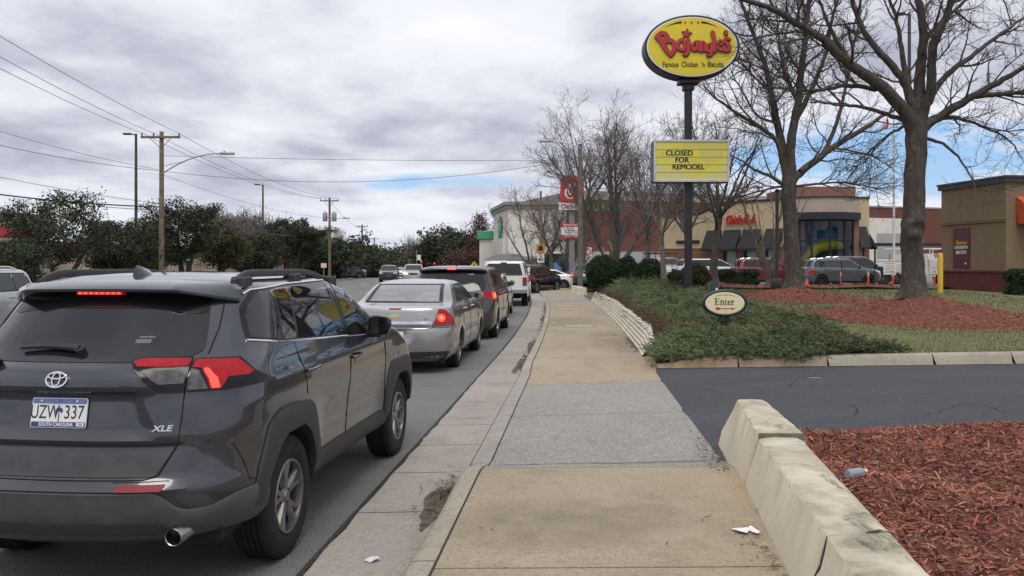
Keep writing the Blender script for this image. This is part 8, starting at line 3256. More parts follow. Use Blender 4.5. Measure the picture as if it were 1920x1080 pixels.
mb.build('board_frame', mat('worn_white_frame', (.52, .53, .53), .45, var=.2, metal=.3), bx, 30)
mb = MB()
mb.box(x0 + .056, -.275, z0 + .071, x1 - .056, -.261, z1 - .056)
m_, nt_ = new_mat('board_face')
v_ = nt_.coord('Object')
c_ = nt_.ramp(nt_.noise(v_, 1.6, 3, .5), [(.40, (.56, .50, .12)), (.50, (.66, .60, .05)), (.62, (.60, .55, .24))])
nt_.out(principled(nt_, Base_Color=c_, Roughness=.4))
brd = mb.build('board_face', m_, bx, 0)
mb = MB()
nrow = 5
for k in range(1, nrow):
 z = z0 + .07 + (z1 - z0 - .126) * k / nrow
 mb.box(x0 + .06, -.283, z - .006, x1 - .06, -.2752, z + .006)
mb.build('letter_rails', mat('rail_shade', (.36, .33, .06), .5), brd, 0)
mb = MB()
for s, px, py, w in (('CLOSED', 1274, 287, .98), ('FOR', 1279, 300, .98), ('REMODEL', 1291, 313, .98)):
 p = W(px, py, YS)
 for k_ in range(3):
  put_text(mb, s, Matrix.Translation((p[0] - X0 + .007 * (k_ - 1), -.2765 - .0008 * k_, p[2] - Z0 + .003 * (k_ % 2))) @ Matrix.Rotation(PI / 2, 4, 'X'), .215, .006, None, 0.0, w)
mb.build('board_letters', M['ink'], brd, 0)
YE = 14.7
p = W(1358, 568, YE)
t = thing('entrance_sign', 'small cream oval sign reading Enter with a red arrow, standing in the juniper', 'sign', (p[0], YE, island_z(p[0], YE)))
zc = p[2] - t.location.z
ae, be = 42.0 / F * YE, 25.4 / F * YE
mb = MB()
mb.bbox(-.045, -.02, -.1, .045, .06, zc - be + .05, .008)
mb.bbox(-.085, -.03, zc - be - .10, .085, .07, zc - be + .03, .01)
mb.build('post', M['black'], t, 30)
mb = MB()
P = []
for k, y in ((.86, -.048), (.93, -.06), (1.0, -.045), (1.0, .045), (.93, .06), (.001, .06)):
 P.append([(ae * k * math.cos(2 * PI * i / 56), y, zc + be * (1 - (1 - k) * 1.5) * math.sin(2 * PI * i / 56) if k > .01 else zc) for i in range(57)])
mb.grid(P, flip=True)
cb_ = mb.build('frame', M['black'], t, 50)
mb = MB()
mb.prism([(q[0], zc + q[1]) for q in ellipse(ae * .875, be * .82, 56)], -.050, .0, axis='y')
wr_ = mb.build('white_rim', M['white'], cb_, 40)
mb = MB()
mb.prism([(q[0], zc + q[1]) for q in ellipse(ae * .85, be * .785, 56)], -.053, .0, axis='y')
fc_ = mb.build('face', M['cream_face'], cb_, 40)
FR = Matrix.Translation((0, -.053, zc)) @ Matrix.Rotation(PI / 2, 4, 'X')
mb = MB()
s_ = .0103 * .98
def S2(pts, w, ox_):
 S2.n = getattr(S2, 'n', 0) + 1
 stroke(mb, [((ox_ + a) * s_, b * s_) for a, b in pts], [q * s_ for q in w] if hasattr(w, '__len__') else w * s_, 0, .0026 + S2.n * .00025)
base_, xh, cap = -3.0, 4.0, 8.0
def serif(x, y, w, o):
 mb.box((o + x - w) * s_, (y - .35) * s_, 0, (o + x + w) * s_, (y + .35) * s_, .0019)
o = -17.5
S2([(1.6, base_), (1.6, cap)], 2.0, o); serif(3.5, base_ + .2, 4.2, o); serif(3.5, cap - .2, 4.2, o); serif(3.3, 2.7, 2.2, o)
S2([(7.3, base_), (7.3, base_ + 2.2)], .8, o); S2([(7.1, cap), (7.1, cap - 2.0)], .8, o); S2([(5.3, 4.0), (5.3, 1.4)], .7, o)
o = -8.2
S2([(1.2, base_), (1.2, xh)], 1.7, o); S2([(1.4, 2.4), (3.3, 4.0), (5.2, 3.2), (5.5, base_)], [.8, 1.1, 1.5, 1.7], o); serif(1.2, base_ + .1, 1.7, o); serif(5.5, base_ + .1, 1.7, o); serif(.4, xh - .2, .9, o)
o = -.6
S2([(1.8, 6.0), (1.8, -1.6), (2.8, -3.0), (4.2, -2.4)], [1.0, 1.8, 1.4, .8], o); serif(2.2, xh - .4, 2.1, o)
o = 4.2
S2([(1.4, .8), (5.2, .9), (4.9, 3.0), (3.2, 3.9), (1.3, 2.4), (1.1, -.4), (2.6, -2.8), (4.6, -2.6), (5.6, -1.4)], [.7, .7, 1.0, .9, 1.5, 1.7, 1.3, .9, .6], o)
o = 11.2
S2([(1.2, base_), (1.2, xh)], 1.7, o); S2([(1.5, 1.8), (2.8, 3.8), (4.4, 3.2)], [.8, 1.0, 1.6], o); serif(1.2, base_ + .1, 1.8, o); serif(.4, xh - .2, .9, o)
for sgn in (-1, 1):
 top, bot = [], []
 for k in range(7):
  q = k / 6
  top.append((sgn * (6.5 + 13 * q) * s_, (14.2 - 3.8 * q ** 1.6) * s_ + (1 - q) * .004))
  bot.append((sgn * (6.5 + 13 * q) * s_, (14.2 - 3.8 * q ** 1.6) * s_ - (1 - q) * .004 - .001))
 pl_ = top + bot[::-1]
 mb.prism(pl_[::-1] if sgn > 0 else pl_, 0, .003)
mb.xf(FR)
mb.build('lettering', M['ink'], fc_, 0)
mb = MB()
yA = -9.6
mb.prism([(-11 * s_, (yA - .7) * s_), (12 * s_, (yA - .7) * s_), (12 * s_, (yA + .7) * s_), (-11 * s_, (yA + .7) * s_)], 0, .003)
mb.prism([(11.5 * s_, (yA - 2.1) * s_), (18.5 * s_, yA * s_), (11.5 * s_, (yA + 2.1) * s_)], 0, .0033)
mb.prism([(-17 * s_, (yA - 2.4) * s_), (-10 * s_, (yA - 2.2) * s_), (-8 * s_, yA * s_), (-10 * s_, (yA + 2.2) * s_), (-17 * s_, (yA + 2.4) * s_), (-15 * s_, yA * s_)], 0, .0036)
for x in (-3.2, 0, 3.2):
 mb.prism(list(reversed([((x + (1.5 if k % 2 == 0 else .65) * math.cos(PI / 2 - k * PI / 5)) * s_, (14.0 + (1.5 if k % 2 == 0 else .65) * math.sin(PI / 2 - k * PI / 5)) * s_) for k in range(10)])), 0, .003)
mb.xf(FR)
mb.build('red_arrow', M['red'], fc_, 0)
p = W(1337, 548, 18.5)
t = thing('utility_pedestal', 'dark green utility pedestal with a white sticker behind the Enter sign', 'utility box', (p[0], 18.5, island_z(p[0], 18.5)))
mb = MB()
h = W(1337, 529, 18.5)[2] - t.location.z
mb.prism([(-.12, 0), (.12, 0), (.105, h * .86), (.085, h), (-.085, h), (-.105, h * .86)], -.10, .10, axis='y')
bo = mb.build('cabinet', mat('utility_green', (.022, .052, .045), .5), t, 20)
mb = MB()
mb.box(.03, -.105, h * .78, .085, -.1005, h * .87)
mb.build('sticker', M['white'], bo, 0)
p = W(1072, 497, 80)
t = thing('pylon_sign', 'tall pylon sign with a red panel and white emblem over a small message board', 'sign', (p[0], 80, .4))
K = 80 / F
zz = lambda py: CH - (py - HZ) * K - .4
xx = lambda px: (px - 1072) * K
mb = MB()
mb.bbox(xx(1067), -.14, 0, xx(1077), .14, zz(393), .03)
mb.build('pole', mat('grey_pylon_pole', (.20, .20, .21), .6), t, 0)
mb = MB()
mb.bbox(xx(1048), -.35, zz(394), xx(1096), .35, zz(380), .02)
lw = mb.build('name_panel', M['white'], t, 30)
mb = MB()
pts = [(xx(1051), zz(380)), (xx(1094), zz(382))] + [(xx(1051 + 43 * (1 - k / 8)), zz(337 - 8 * math.sin(PI * k / 8))) for k in range(9)]
mb.prism(pts, -.36, .30, axis='y')
rp_ = mb.build('red_panel', M['red'], t, 30)
FRp = Matrix.Translation((0, -.37, 0)) @ Matrix.Rotation(PI / 2, 4, 'X')
mb = MB()
cxp, czp = xx(1069), zz(362)
sc = K
stroke(mb, [(cxp + a * sc, czp + b * sc) for a, b in ((9, 5), (4, 10), (-4, 9), (-9, 2), (-7, -7), (0, -11), (7, -8))], [1.8 * sc, 3 * sc, 3.2 * sc, 3.4 * sc, 3.4 * sc, 3.2 * sc, 1.6 * sc], 0, .03)
stroke(mb, [(cxp + a * sc, czp + b * sc) for a, b in ((-3, 6), (-3, 0), (1, -3), (4, 2), (4, 8), (8, 8))], 2.0 * sc, 0, .03)
for a in (-1, 3, 7):
 stroke(mb, [(cxp + a * sc, czp + 13 * sc), (cxp + (a + 1.5) * sc, czp + 18 * sc)], 2.2 * sc, 0, .03)
mb.xf(FRp)
mb.build('emblem', M['white'], rp_, 0)
mb = MB()
put_text(mb, 'Chick-fil-A', Matrix.Translation((0, -.36, zz(387.5))) @ Matrix.Rotation(PI / 2, 4, 'X'), .62, .03, None, .012, .78)
mb.build('lettering', mat('dark_red_letter', (.22, .015, .03), .5), lw, 0)
mb = MB()
mb.bbox(xx(1052), -.2, zz(446), xx(1087), .2, zz(419), .02)
bd = mb.build('message_board', M['white'], t, 0)
mb = MB()
mb.box(xx(1052) - .005, -.206, zz(426), xx(1087) + .005, -.2005, zz(419) + .004, 0)
mb.box(xx(1052) - .005, -.206, zz(446) - .004, xx(1087) + .005, -.2005, zz(440.5), 0)
for s, py, m_i, sz in (('BREAKFAST', 422.5, 2, .30), ('O P E N', 428.6, 1, .24), ('INTERVIEWS', 432.6, 1, .24), ('TUESDAY 2-5', 436.8, 1, .24), ('CLOSED SUN', 443.2, 2, .26)):
 put_text(mb, s, Matrix.Translation((xx(1069.5), -.207, zz(py))) @ Matrix.Rotation(PI / 2, 4, 'X'), sz, .006, m_i, 0.0, .9)
mb.build('board_lettering', [M['red'], M['ink'], M['white']], bd, 0)
def post_sign(name, label, px, py_top, Y, zb, build, group=None):
 p = W(px, py_top, Y)
 t = thing(name, label, 'road sign', (p[0], Y, zb), 0, group)
 build(t, p[2] - zb)
 return t
def _dne(t, zt):
 mb = MB()
 mb.tube([(0, .04, 0), (0, .04, zt)], .03, 6)
 mb.build('post', M['steel'], t, 0)
 mb = MB()
 mb.bbox(-.40, -.01, zt - .80, .40, .02, zt, .004)
 pn = mb.build('panel', M['white'], t, 0)
 mb = MB()
 mb.prism([(p_[0], zt - .40 + p_[1]) for p_ in ellipse(.37, .37, 40)], -.02, -.011, 0, axis='y')
 mb.box(-.28, -.026, zt - .46, .28, -.0205, zt - .34, 1)
 put_text(mb, 'DO NOT', Matrix.Translation((0, -.021, zt - .24)) @ Matrix.Rotation(PI / 2, 4, 'X'), .15, .004, 1, .004)
 put_text(mb, 'ENTER', Matrix.Translation((0, -.021, zt - .56)) @ Matrix.Rotation(PI / 2, 4, 'X'), .15, .004, 1, .004)
 mb.build('disc', [M['red'], M['white']], pn, 0)
post_sign('no_entry_sign', 'red and white do not enter sign right of the wooden lamp pole', 1101, 464, 76, .4, _dne)
def _spd(t, zt):
 mb = MB()
 mb.tube([(0, .14, 0), (0, .14, zt + 6.0)], [.15, .11], 10)
 mb.build('post', M['wood_pole'], t, 40)
 mb = MB()
 mb.bbox(-.32, -.02, zt - .80, .32, 0, zt, .004)
 pn = mb.build('limit_plate', M['white'], t, 0)
 mb = MB()
 put_text(mb, '40', Matrix.Translation((0, -.021, zt - .52)) @ Matrix.Rotation(PI / 2, 4, 'X'), .52, .004, None, .012)
 put_text(mb, 'SPEED', Matrix.Translation((0, -.021, zt - .11)) @ Matrix.Rotation(PI / 2, 4, 'X'), .14, .004, None, .003)
 put_text(mb, 'LIMIT', Matrix.Translation((0, -.021, zt - .23)) @ Matrix.Rotation(PI / 2, 4, 'X'), .14, .004, None, .003)
 mb.build('figures', M['ink'], pn, 0)
 mb = MB()
 mb.bbox(-.42, -.03, zt + .08, .38, 0, zt + .92, .004)
 og = mb.build('warning_plate', mat('orange_warning', (.42, .20, .04), .6), t, 0)
 mb = MB()
 mb.prism([(p_[0] - .02, zt + .55 + p_[1]) for p_ in [(-.26, -.22), (.24, -.22), (.20, .2), (.05, .26), (-.15, .2)]], -.036, -.031, axis='y')
 mb.build('symbol', M['ink'], og, 0)
post_sign('speed_limit_pole', 'wooden pole with a white 40 sign and an orange warning sign above it', 1014, 476.5, 79, .1, _spd)
def _ped(t, zt):
 mb = MB()
 mb.tube([(0, .05, 0), (0, .05, zt)], .06, 6)
 mb.build('post', M['steel'], t, 0)
 mb = MB()
 mb.prism([(0, zt), (-.75, zt - .75), (0, zt - 1.5), (.75, zt - .75)], -.03, 0, axis='y')
 pn = mb.build('panel', mat('lime_yellow', (.55, .60, .03), .5), t, 0)
 mb = MB()
 mb.box(-.1, -.04, zt - 1.1, .1, -.031, zt - .4)
 mb.build('symbol', M['ink'], pn, 0)
post_sign('crossing_sign', 'yellow green diamond crossing sign far up the street', 889, 490, 150, ZR(150), _ped)
for i, (px, py, lit_, lab) in enumerate(((727, 489, 0, 'yellow traffic light nearest the dark evergreens'), (748, 490, 0, 'yellow traffic light second from the left over the far junction'), (767, 491.5, 0, 'yellow traffic light beside the white street name plate, on its left'), (790, 493, 1, 'yellow traffic light with a red lamp right of the white street name plate'),
                                         (815, 497, 2, 'left of the two red traffic lamps above the dark minivan'), (834, 497, 2, 'right of the two red traffic lamps above the dark minivan'))):
 p = W(px, py, 190)
 t = thing('traffic_light', lab, 'traffic light', p, 0, 'traffic lights over the far junction')
 mb = MB()
 mb.bbox(-.22, -.15, -.6, .22, .15, .6, .05)
 hs_ = mb.build('housing', mat('signal_yellow', (.42, .22, .03), .5) if lit_ < 2 else M['black'], t, 0)
 for k, z in enumerate((.38, 0, -.38)):
  mb = MB()
  mb.lathe([(.17, 0), (.15, -.05), (0, -.06)], 14, 'y', (0, -.15, z))
  mb.build('lamp', M['lens_lit'] if (lit_ and k == 0) else M['ink'], hs_, 40)
 mb = MB()
 mb.tube([(0, 0, .6), (0, 0, 1.6)], .03, 5)
 mb.build('hanger', M['black'], t, 0)
p = W(785, 483, 185)
t = thing('street_name_plate', 'white plate on a slim post by the far traffic lights', 'sign', (W(781, 497, 185)[0], 185, ZR(185)))
mb = MB()
mb.tube([(0, 0, 0), (0, 0, p[2] - ZR(185) + 1.6)], .09, 6)
mb.build('post', M['steel'], t, 0)
mb = MB()
mb.bbox(.1, -.05, p[2] - ZR(185) - .6, .95, .05, p[2] - ZR(185) + .6, .02)
mb.build('panel', M['white'], t, 0)
def cross_arm(mb, z, half, tilt=0.0):
 mb.box(-half, -.17, z - .07 + 0, half, -.05, z + .07)
def power_pole(label, px, top, Y, arms=1, r=.15, cans=0, lamp=None, m='wood_pole', zb=.1, half=1.1, group='wooden power poles along the street', braces=True):
 p = W(px, top, Y)
 t = thing('power_pole', label, 'utility pole', (p[0], Y, zb), 0, group)
 h = p[2] - zb
 mb = MB()
 mb.tube([(0, 0, 0), (0, 0, h)], [r, r * .72], 12)
 mb.build('pole', M[m], t, 60)
 for k in range(arms):
  z = h - .32 - k * 1.1
  mb = MB()
  mb.bbox(-half, -.20, z - .06, half, -.09, z + .06, .01)
  for s in (-1, 1):
   mb.tube([(s * half * .55, -.145, z - .05), (0, -.10, z - .62)], .018, 4)
  ca = mb.build('cross_arm', M['wood_pole'], t, 0)
  for x in (-.95, -.35, .95):
   mb = MB()
   mb.lathe([(.02, 0), (.05, .04), (.03, .08), (.05, .12), (.03, .16), (0, .18)], 10, 'z', (x * half, -.145, z + .06))
   mb.build('insulator', M['pole_metal'], ca, 40)
 for k in range(cans):
  s = -1 if k % 2 == 0 else 1
  mb = MB()
  mb.lathe([(.0, 0), (.24, .02), (.26, .08), (.26, .85), (.22, .95), (.05, 1.0), (.05, 1.15), (0, 1.16)], 16, 'z', (s * .48, 0, h - 2.5))
  mb.tube([(s * .1, 0, h - 2.1), (s * .3, 0, h - 2.1)], .05, 5)
  mb.build('transformer', M['steel'], t, 40)
 if lamp:
  (lx, lz, az_) = lamp
  mb = MB()
  pts = []
  for q in np.linspace(0, 1, 10):
   pts.append((lx * q, -.1, az_ + (lz - az_) * (1 - (1 - q) ** 2.0)))
  mb.tube(pts, .035, 6)
  mb.tube([(0, -.1, az_ + .45 * np.sign(lz - az_ + .001)), (lx * .42, -.1, az_ + (lz - az_) * .64)], .018, 5)
  ar = mb.build('lamp_arm', M['steel'], t, 40)
  mb = MB()
  s = 1 if lx > 0 else -1
  mb.bbox(min(lx - s * .05, lx + s * .75), -.22, lz - .07, max(lx - s * .05, lx + s * .75), .02, lz + .05, .03)
  mb.tube([(lx + s * .2, -.1, lz + .04), (lx + s * .2, -.1, lz + .14)], .05, 6)
  mb.build('lamp_head', M['steel'], ar, 40)
 t['top'] = h
 return t
K1 = 46 / F
pp1 = power_pole('tall wooden power pole with a broad cross arm and a curved lamp arm', 303, 247, 46, 1, .155, 0, ((415 - 303) * K1, CH - (288 - HZ) * K1 - .1, CH - (328 - HZ) * K1 - .1), half=1.08)
K2 = 88 / F
pp2 = power_pole('wooden power pole carrying two grey transformers in front of the white tower', 618, 371, 88, 1, .16, 2, ((643 - 618) * K2, CH - (409 - HZ) * K2 - .1, CH - (414 - HZ) * K2 - .1), half=.98)
power_pole('bare grey power pole over the dark blue pickup', 679, 421, 135, 1, .17, 0, None, half=.95)
power_pole('thin distant power pole just right of the bare grey one', 702, 445, 185, 1, .17, 0, None, zb=ZR(185), half=1.1)
power_pole('most distant power pole, barely above the woods', 722, 454, 235, 1, .18, 0, None, zb=ZR(235), half=1.2)
K3 = 48 / F
power_pole('wooden pole with a street lamp arm at the end of the juniper bank', 1088, 270, 48, 0, .155, 0, ((1036 - 1088) * K3, CH - (265 - HZ) * K3 - .15, CH - (279 - HZ) * K3 - .15), m='wood_pole_green', zb=.15)
def lamp_post(label, px, top, Y, arm, r=.09, zb=.05, head=.62):
 p = W(px, top, Y)
 t = thing('lamp_post', label, 'lamp post', (p[0], Y, zb), 0, 'car park lamp posts')
 h = p[2] - zb
 mb = MB()
 mb.tube([(0, 0, 0), (0, 0, h)], [r * 1.3, r * .9], 10)
 mb.build('pole', M['pole_metal'], t, 60)
 mb = MB()
 s = 1 if arm > 0 else -1
 mb.tube([(0, 0, h - .06), (arm * .5, 0, h - .02)], .04, 6)
 mb.bbox(min(arm * .35, arm), -.16, h - .06, max(arm * .35, arm), .16, h + .05, .03)
 mb.build('lamp_head', M['pole_metal'], t, 30)
lamp_post('tall dark lamp post left of the wooden power pole', 255, 251, 56, -.85)
lamp_post('dark lamp post between the two wooden power poles', 493, 346, 86, -.85)
lamp_post('short distant lamp post left of the dark one above the trees', 487, 407, 120, -.9)
lamp_post('short distant lamp post with a dark lantern right of the taller dark one', 518, 415, 110, .8)
lamp_post('slim grey lamp post hidden behind the trunk of the burled oak', 1705, 26, 44, -.7, zb=.45)
def wire(label, A, B, sag, r=.012, group='overhead wires', n=24, m=None):
 A, B = Vector(A), Vector(B)
 pts = []
 for i in range(n + 1):
  t_ = i / n
  p = A.lerp(B, t_)
  p.z -= sag * 4 * t_ * (1 - t_)
  pts.append(p - A)
 mb = MB()
 mb.tube(pts, r, 5)
 o = mb.build('overhead_wire', m or M['black'], None, 60)
 o.location = A
 return tag(o, label, 'wire', group)
h1 = pp1.location.z + pp1['top'] - .1
h2 = pp2.location.z + pp2['top'] - .1
GA, GB = 'line wires on the cross arms', 'line wires beyond the tall pole'
for k, x in enumerate((-1.0, -.38, 1.0)):
 a = (pp1.location.x + x, 45.85, h1)
 e = W((-40, -30, -10)[k] - 0, (108, 90, 62)[k], 27.5)
 wire(('lowest', 'middle', 'uppermost')[k] + ' of the three line wires running from the cross arm to the upper left', a, e, .12, .011, None)
 wire(('left', 'middle', 'right')[k] + ' of the three line wires running on from the tall pole towards the transformers', a, (pp2.location.x + x * .9, 87.85, h2), .7, .013, None)
TB = W(0, 363, 40)
wire('thick black telephone cable from the left edge to the tall wooden pole', W(-30, 361, 40), W(302, 388, 46), .12, .035, None)
wire('second, thinner telephone cable just under the thick one', W(60, 372, 42), W(302, 394, 46), .1, .016, None)
wire('thick telephone cable going on from the tall wooden pole over the evergreens', W(304, 389, 46), W(618, 440, 88), .7, .035, None)
wire('grey wire from the left edge to the tall wooden pole, above the thick cable', W(-20, 328, 40), W(302, 382, 46), .1, .012, None)
wire('grey wire from the left edge, meeting the tall pole at its lamp arm', W(-20, 268, 40), W(298, 320, 46), .15, .013, None)
wire('highest grey wire from the left edge to the tall wooden pole', W(-20, 240, 40), W(298, 318, 46), .15, .010, None)
wire('nearly level wire across the street from the tall pole to the right', W(308, 292, 46), W(1086, 300, 48), .12, .011, None)
wire('sagging wire across the street from the tall pole to the wooden lamp pole', W(308, 321, 46), W(1086, 296, 48), .95, .012, None)
wire('thin service wire from the tall pole towards the distance', W(306, 328, 46), W(616, 408, 88), .5, .010, None)
wire('distant wire from the transformers to the bare grey pole', W(620, 378, 88), W(678, 428, 135), .6, .016, None)
wire('distant wire from the bare grey pole to the next one', W(680, 428, 135), W(702, 450, 185), .5, .02, None)
p = W(1763, 557, 31.5)
t = thing('bollard', 'tall yellow bollard beside the tan building', 'bollard', (p[0], 31.5, .50))
hb = W(1763, 475, 31.5)[2] - .5
mb = MB()
mb.lathe([(.0, 0), (.098, 0), (.098, hb - .04), (.085, hb - .005), (0, hb + .02)], 20, 'z')
mb.build('sleeve', M['yellow_paint2'], t, 60)
for i, (px, Y, lab) in enumerate(((1577, 47, 'orange lane post in front of the rear door of the grey crossover'), (1628, 47, 'orange lane post in front of the front wheel of the grey crossover'), (1674, 47, 'orange lane post under the white paper notice'), (1752, 44, 'orange lane post just left of the yellow bollard'))):
 p = W(px, 534, Y)
 t = thing('lane_post', lab, 'lane post', (p[0], Y, .49), 0, 'orange lane posts')
 h = .95
 mb = MB()
 mb.lathe([(0, 0), (.13, 0), (.12, .04), (.055, .06), (.055, h - .02), (0, h)], 14, 'z')
 tb_ = mb.build('tube', mat('lane_post_orange', (.55, .085, .035), .6) if 'lane_post_orange' not in bpy.data.materials else bpy.data.materials['lane_post_orange'], t, 50)
 mb = MB()
 mb.lathe([(.057, h - .30), (.057, h - .22)], 14, 'z', cap=False)
 mb.lathe([(.057, h - .16), (.057, h - .08)], 14, 'z', cap=False)
 mb.build('bands', M['white'], tb_, 50)
p = W(1669, 515, 47.2)
t = thing('paper_notice', 'white paper notice with red print on a thin black post among the orange lane posts', 'notice', (p[0], 47.3, .49))
mb = MB()
mb.tube([(0, 0, 0), (0, 0, 1.9)], .02, 6)
mb.build('post', M['black'], t, 0)
z0_, z1_ = W(0, 515, 47.2)[2] - .49, W(0, 489, 47.2)[2] - .49
mb = MB()
mb.bbox(-.36, -.06, z0_, .36, -.03, z1_, .005)
pn = mb.build('panel', M['white'], t, 0)
mb = MB()
for k in range(4):
 mb.box(-.26 + .03 * (k % 2), -.064, z1_ - .18 - .14 * k, .26 - .05 * (k % 2), -.0605, z1_ - .14 - .14 * k)
mb.build('print_lines', mat('faint_red_print', (.50, .30, .30), .7), pn, 0)
t = thing('railing', 'thin black railing with slim posts along the car park edge', 'railing', (W(1400, 500, 46)[0], 46, .49))
bx_ = t.location.x
for px in (1260, 1379, 1470, 1578, 1640, 1700):
 mb = MB()
 x = W(px, 500, 46)[0] - bx_
 mb.tube([(x, 0, 0), (x, 0, 1.50)], .022, 6)
 mb.build('post', M['black'], t, 0)
mb = MB()
mb.tube([(W(1250, 500, 46)[0] - bx_, 0, 1.46), (W(1735, 500, 46)[0] - bx_, 0, 1.46)], .014, 5)
mb.tube([(W(1250, 500, 46)[0] - bx_, 0, .85), (W(1735, 500, 46)[0] - bx_, 0, .85)], .010, 5)
mb.build('rail', M['black'], t, 0)
p = W(1457, 535, 33.5)
t = thing('iron_post', 'plain dark post between the slim-stemmed clump and the second oak', 'post', (p[0], 33.5, .78))
mb = MB()
mb.tube([(0, 0, 0), (0, 0, 3.9)], .07, 10)
mb.bbox(-.22, -.16, 0, .20, .16, .42, .03)
mb.build('shaft', M['pole_metal'], t, 50)
mb = MB()
mb.lathe([(.07, 3.9), (.085, 3.92), (.085, 4.0), (0, 4.05)], 12, 'z')
mb.build('cap', M['black'], t, 40)
p = W(1514, 534, 48.5)
t = thing('traffic_cone', 'small orange cone by the rear wheel of the grey crossover', 'cone', (p[0], 48.6, .485))
mb = MB()
mb.bbox(-.2, -.2, 0, .2, .2, .04, .01)
mb.build('base', M['ink'], t, 0)
mb = MB()
mb.lathe([(.16, .04), (.03, .50), (0, .51)], 16, 'z')
mb.build('cone', bpy.data.materials['lane_post_orange'], t, 50)
p = W(1430, 455, 61)
p = W(1676, 170, 56)
t = thing('flagpole', 'white flagpole rising between the two oaks', 'flagpole', (p[0], 56, .47))
mb = MB()
mb.tube([(0, 0, 0), (0, 0, p[2] - .47)], [.09, .05], 10)
mb.build('pole', mat('white_pole', (.55, .55, .55), .5), t, 60)
mb = MB()
mb.lathe([(0, -.09), (.08, -.03), (.08, .03), (0, .09)], 12, 'z', (0, 0, p[2] - .40))
mb.build('finial', M['steel'], t, 60)
mb = MB()
P = []
zt = CH - (196 - HZ) * 56 / F - .47
for i in range(12):
 u = i / 11
 row = []
 for j in range(5):
  v_ = j / 4
  row.append((-.08 - .16 * v_ - .55 * u ** 1.3 + .14 * math.sin(9 * u + 2 * v_), .14 * math.sin(4 * u + 3 * v_), zt - 1.75 * u - .12 * v_ + .1 * math.sin(7 * u + 2 * v_)))
 P.append(row)
mb.grid(P)
fo = mb.build('flag', mat('faded_red_flag', (.42, .06, .07), .8, var=.35, vscale=3), None, 60)
fo.location = t.location
tag(fo, 'torn faded red flag hanging limp on the white flagpole', 'flag')
PK = 'vehicles parked on the right-hand lot'
v1 = generic_car('crossover', 'grey crossover waiting behind the orange lane posts', 'suv', 4.7, 1.84, 1.66, 1.05, 1.02, paint('slate_grey_paint', (.10, .115, .125), .5, .28, .15), 2.79, .35, PK, 'SUV', rails='bright', du=.07, glass='glass_mid', rimmat='rim_dark', roofr=-2.0, rearbase=-2.2)
v1.place(W(1584, 500, 49.6)[0], 50.4, .475, R(90))
v2 = generic_car('suv', 'large dark blue grey SUV behind the grey crossover', 'suv', 5.05, 1.98, 1.80, 1.16, 1.12, paint('deep_blue_grey_paint', (.03, .037, .048), .5, .28, .1), 3.0, .39, PK, 'SUV', rails='bright', du=.08, ns=8)
v2.place(W(1611, 500, 54)[0], 54.8, .475, R(90))
v3 = generic_car('suv', 'red SUV between the tree trunks in front of the black awnings', 'suv', 4.6, 1.84, 1.70, 1.08, 1.04, paint('dark_red_paint', (.19, .012, .022), .3, .28, .1), 2.66, .35, PK, 'SUV', du=.08, rails='bright', roofr=-1.95, rearbase=-2.15)
v3.place(W(1445, 500, 53)[0], 54.0, .475, R(86))
v4 = generic_car('minivan', 'white minivan behind the small round bush, left of the red SUV', 'van', 5.1, 1.98, 1.74, 1.10, 1.06, paint('plain_white_paint', (.66, .66, .65), 0, .3, .15), 3.0, .345, PK, 'minivan', du=.08, roofr=-2.2, rearbase=-2.4, cowl=1.5, rooff=.55)
v4.place(W(1338, 500, 58)[0], 58.5, .475, R(88))
v5 = generic_car('pickup_truck', 'white truck with a black roof rack partly hidden by the third boxwood', 'suv', 5.4, 1.98, 1.86, 1.2, 1.15, paint('truck_white_paint', (.62, .62, .6), 0), 3.4, .39, PK, 'pickup truck', du=.10, roofr=-.5, rearbase=-.35)
v5.place(W(1250, 500, 61)[0], 62, .475, R(170))
mb = MB()
for y in (-2.3, -1.2, .3):
 mb.tube([(-.8, y, 1.2), (-.8, y, 2.15), (.8, y, 2.15), (.8, y, 1.2)], .04, 5)
for x in (-.8, .8):
 mb.tube([(x, -2.5, 2.2), (x, .6, 2.2)], .04, 5)
mb.build('roof_rack', M['black'], v5.root, 0)
v6 = generic_car('hatchback', 'teal grey hatchback with a red tail lamp half behind the wooden lamp pole', 'suv', 4.2, 1.78, 1.58, 1.04, .98, paint('teal_grey_paint', (.05, .085, .10), .4), 2.6, .33, PK, 'car', du=.09, lit=True)
v6.place(W(1112, 500, 56)[0], 57.2, .3, R(20))
p = W(1745, 535, 55)
t = thing('work_truck', 'white work truck with side lockers and a ladder rack, behind the burled oak', 'truck', (p[0] - .4, 56, .475), R(-90) + PI, PK)
wp = paint('work_truck_white', (.60, .59, .56), 0, .35, .3)
mb = MB()
mb.bbox(-1.0, -2.9, .62, 1.0, -.3, 1.72, .04)
bd_ = mb.build('service_body', wp, t, 30)
mb = MB()
for sg in (1, -1):
 for y0 in (-2.8, -1.2):
  mb.bbox(min(sg * .99, sg * 1.02), y0, 1.1, max(sg * .99, sg * 1.02), y0 + .85, 1.62, .01)
mb.build('locker_door', wp, bd_, 0)
mb = MB()
mb.prism([(-.3, .6), (2.6, .6), (2.65, 1.2), (1.6, 1.35), (1.05, 2.0), (-.2, 2.0)], -.95, .95, axis='x')
cb2 = mb.build('cab', wp, t, 30)
for sg in (1, -1):
 mb = MB()
 mb.prism([(.0, 1.3), (1.4, 1.3), (.98, 1.85), (.0, 1.85)], min(sg * .951, sg * .957), max(sg * .951, sg * .957), axis='x')
 mb.build('window', M['glass_dark'], cb2, 0)
mb = MB()
for y in (-2.7, -1.5, -.4):
 mb.tube([(-.9, y, 1.7), (-.9, y, 2.35), (.9, y, 2.35), (.9, y, 1.7)], .03, 5)
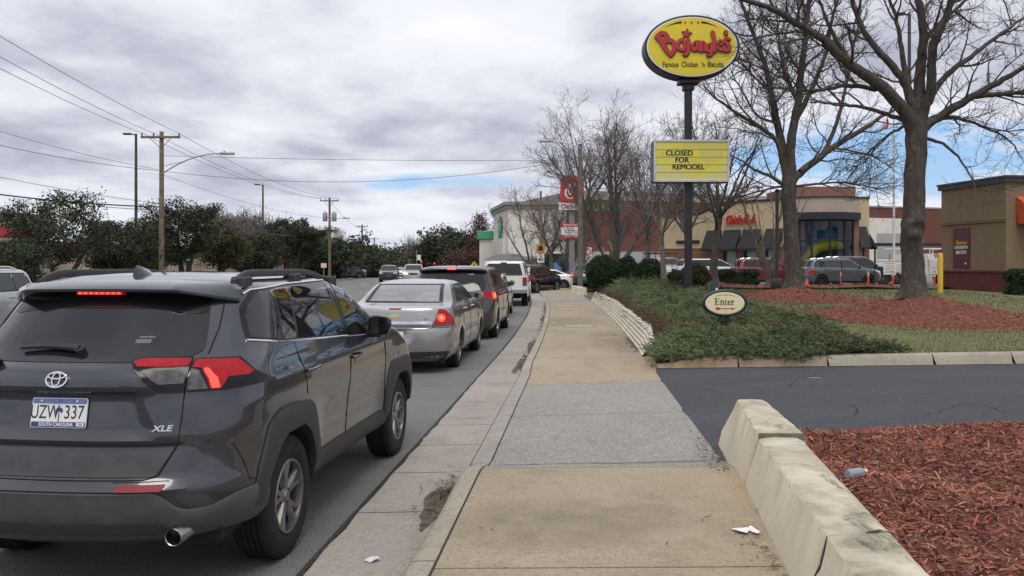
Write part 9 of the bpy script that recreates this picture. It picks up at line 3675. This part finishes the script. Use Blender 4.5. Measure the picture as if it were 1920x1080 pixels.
for x in (-.9, .9):
 mb.tube([(x, -2.9, 2.38), (x, 1.8, 2.38)], .03, 5)
mb.build('ladder_rack', M['white'], t, 0)
mb = MB()
for k in range(6):
 mb.prism([(-1.05 + .0, 1.75)] and [(-2.6 + k * .38, 1.76), (-2.42 + k * .38, 1.76), (-2.30 + k * .38, 2.0), (-2.48 + k * .38, 2.0)], .96, .99, k % 2, axis='x')
 mb.prism([(-2.6 + k * .38, 1.76), (-2.42 + k * .38, 1.76), (-2.30 + k * .38, 2.0), (-2.48 + k * .38, 2.0)], -.99, -.96, k % 2, axis='x')
mb.build('striped_board', [mat('stripe_red', (.45, .06, .03), .6), M['white']], t, 0)
c_ = Car.__new__(Car)
c_.root = t
c_.wheels((-1.9, 1.8), 1.74, .39, .24, .22, M['rim'], 5, 'fat', 1)
st1, st2 = None, None
for i, (a0, a1, lab) in enumerate((((1129, 463), (1138, 489), 'yellow stake on the left of the staked tree'), ((1142, 452), (1151, 475), 'yellow stake on the right of the staked tree'))):
 A, B = W(a0[0], a0[1], 59.2), W(a1[0], a1[1], 59.2)
 o = MB().tube([(0, 0, 0), (B[0] - A[0], 0, B[2] - A[2])], .055, 6).build('tree_stake', mat('yellow_stake', (.42, .33, .14), .8) if i == 0 else bpy.data.materials['yellow_stake'], None, 40)
 o.location = A
 tag(o, lab, 'stake', 'stakes holding the tree')
p = W(668, 524, 122)
t = thing('school_bus', 'yellow bus parked behind the dark blue pickup across the street', 'bus', (p[0], 122, .05), R(20))
mb = MB()
mb.bbox(-1.2, 0, .45, 1.2, 8, 2.75, .15, seg=2)
bb = mb.build('body', mat('bus_yellow', (.55, .33, .06), .5), t, 30)
mb = MB()
mb.bbox(-.95, -.03, 1.5, .95, .01, 2.3, .02)
mb.build('windscreen', M['glass_dark'], bb, 0)
for x in (-1, 1):
 for y in (1.5, 6.2):
  mb = MB()
  mb.lathe([(.1, -.14), (.48, -.14), (.5, 0), (.48, .14), (.1, .14)], 18, 'x', (x, y, .49))
  mb.build('wheel', M['tyre'], t, 40)
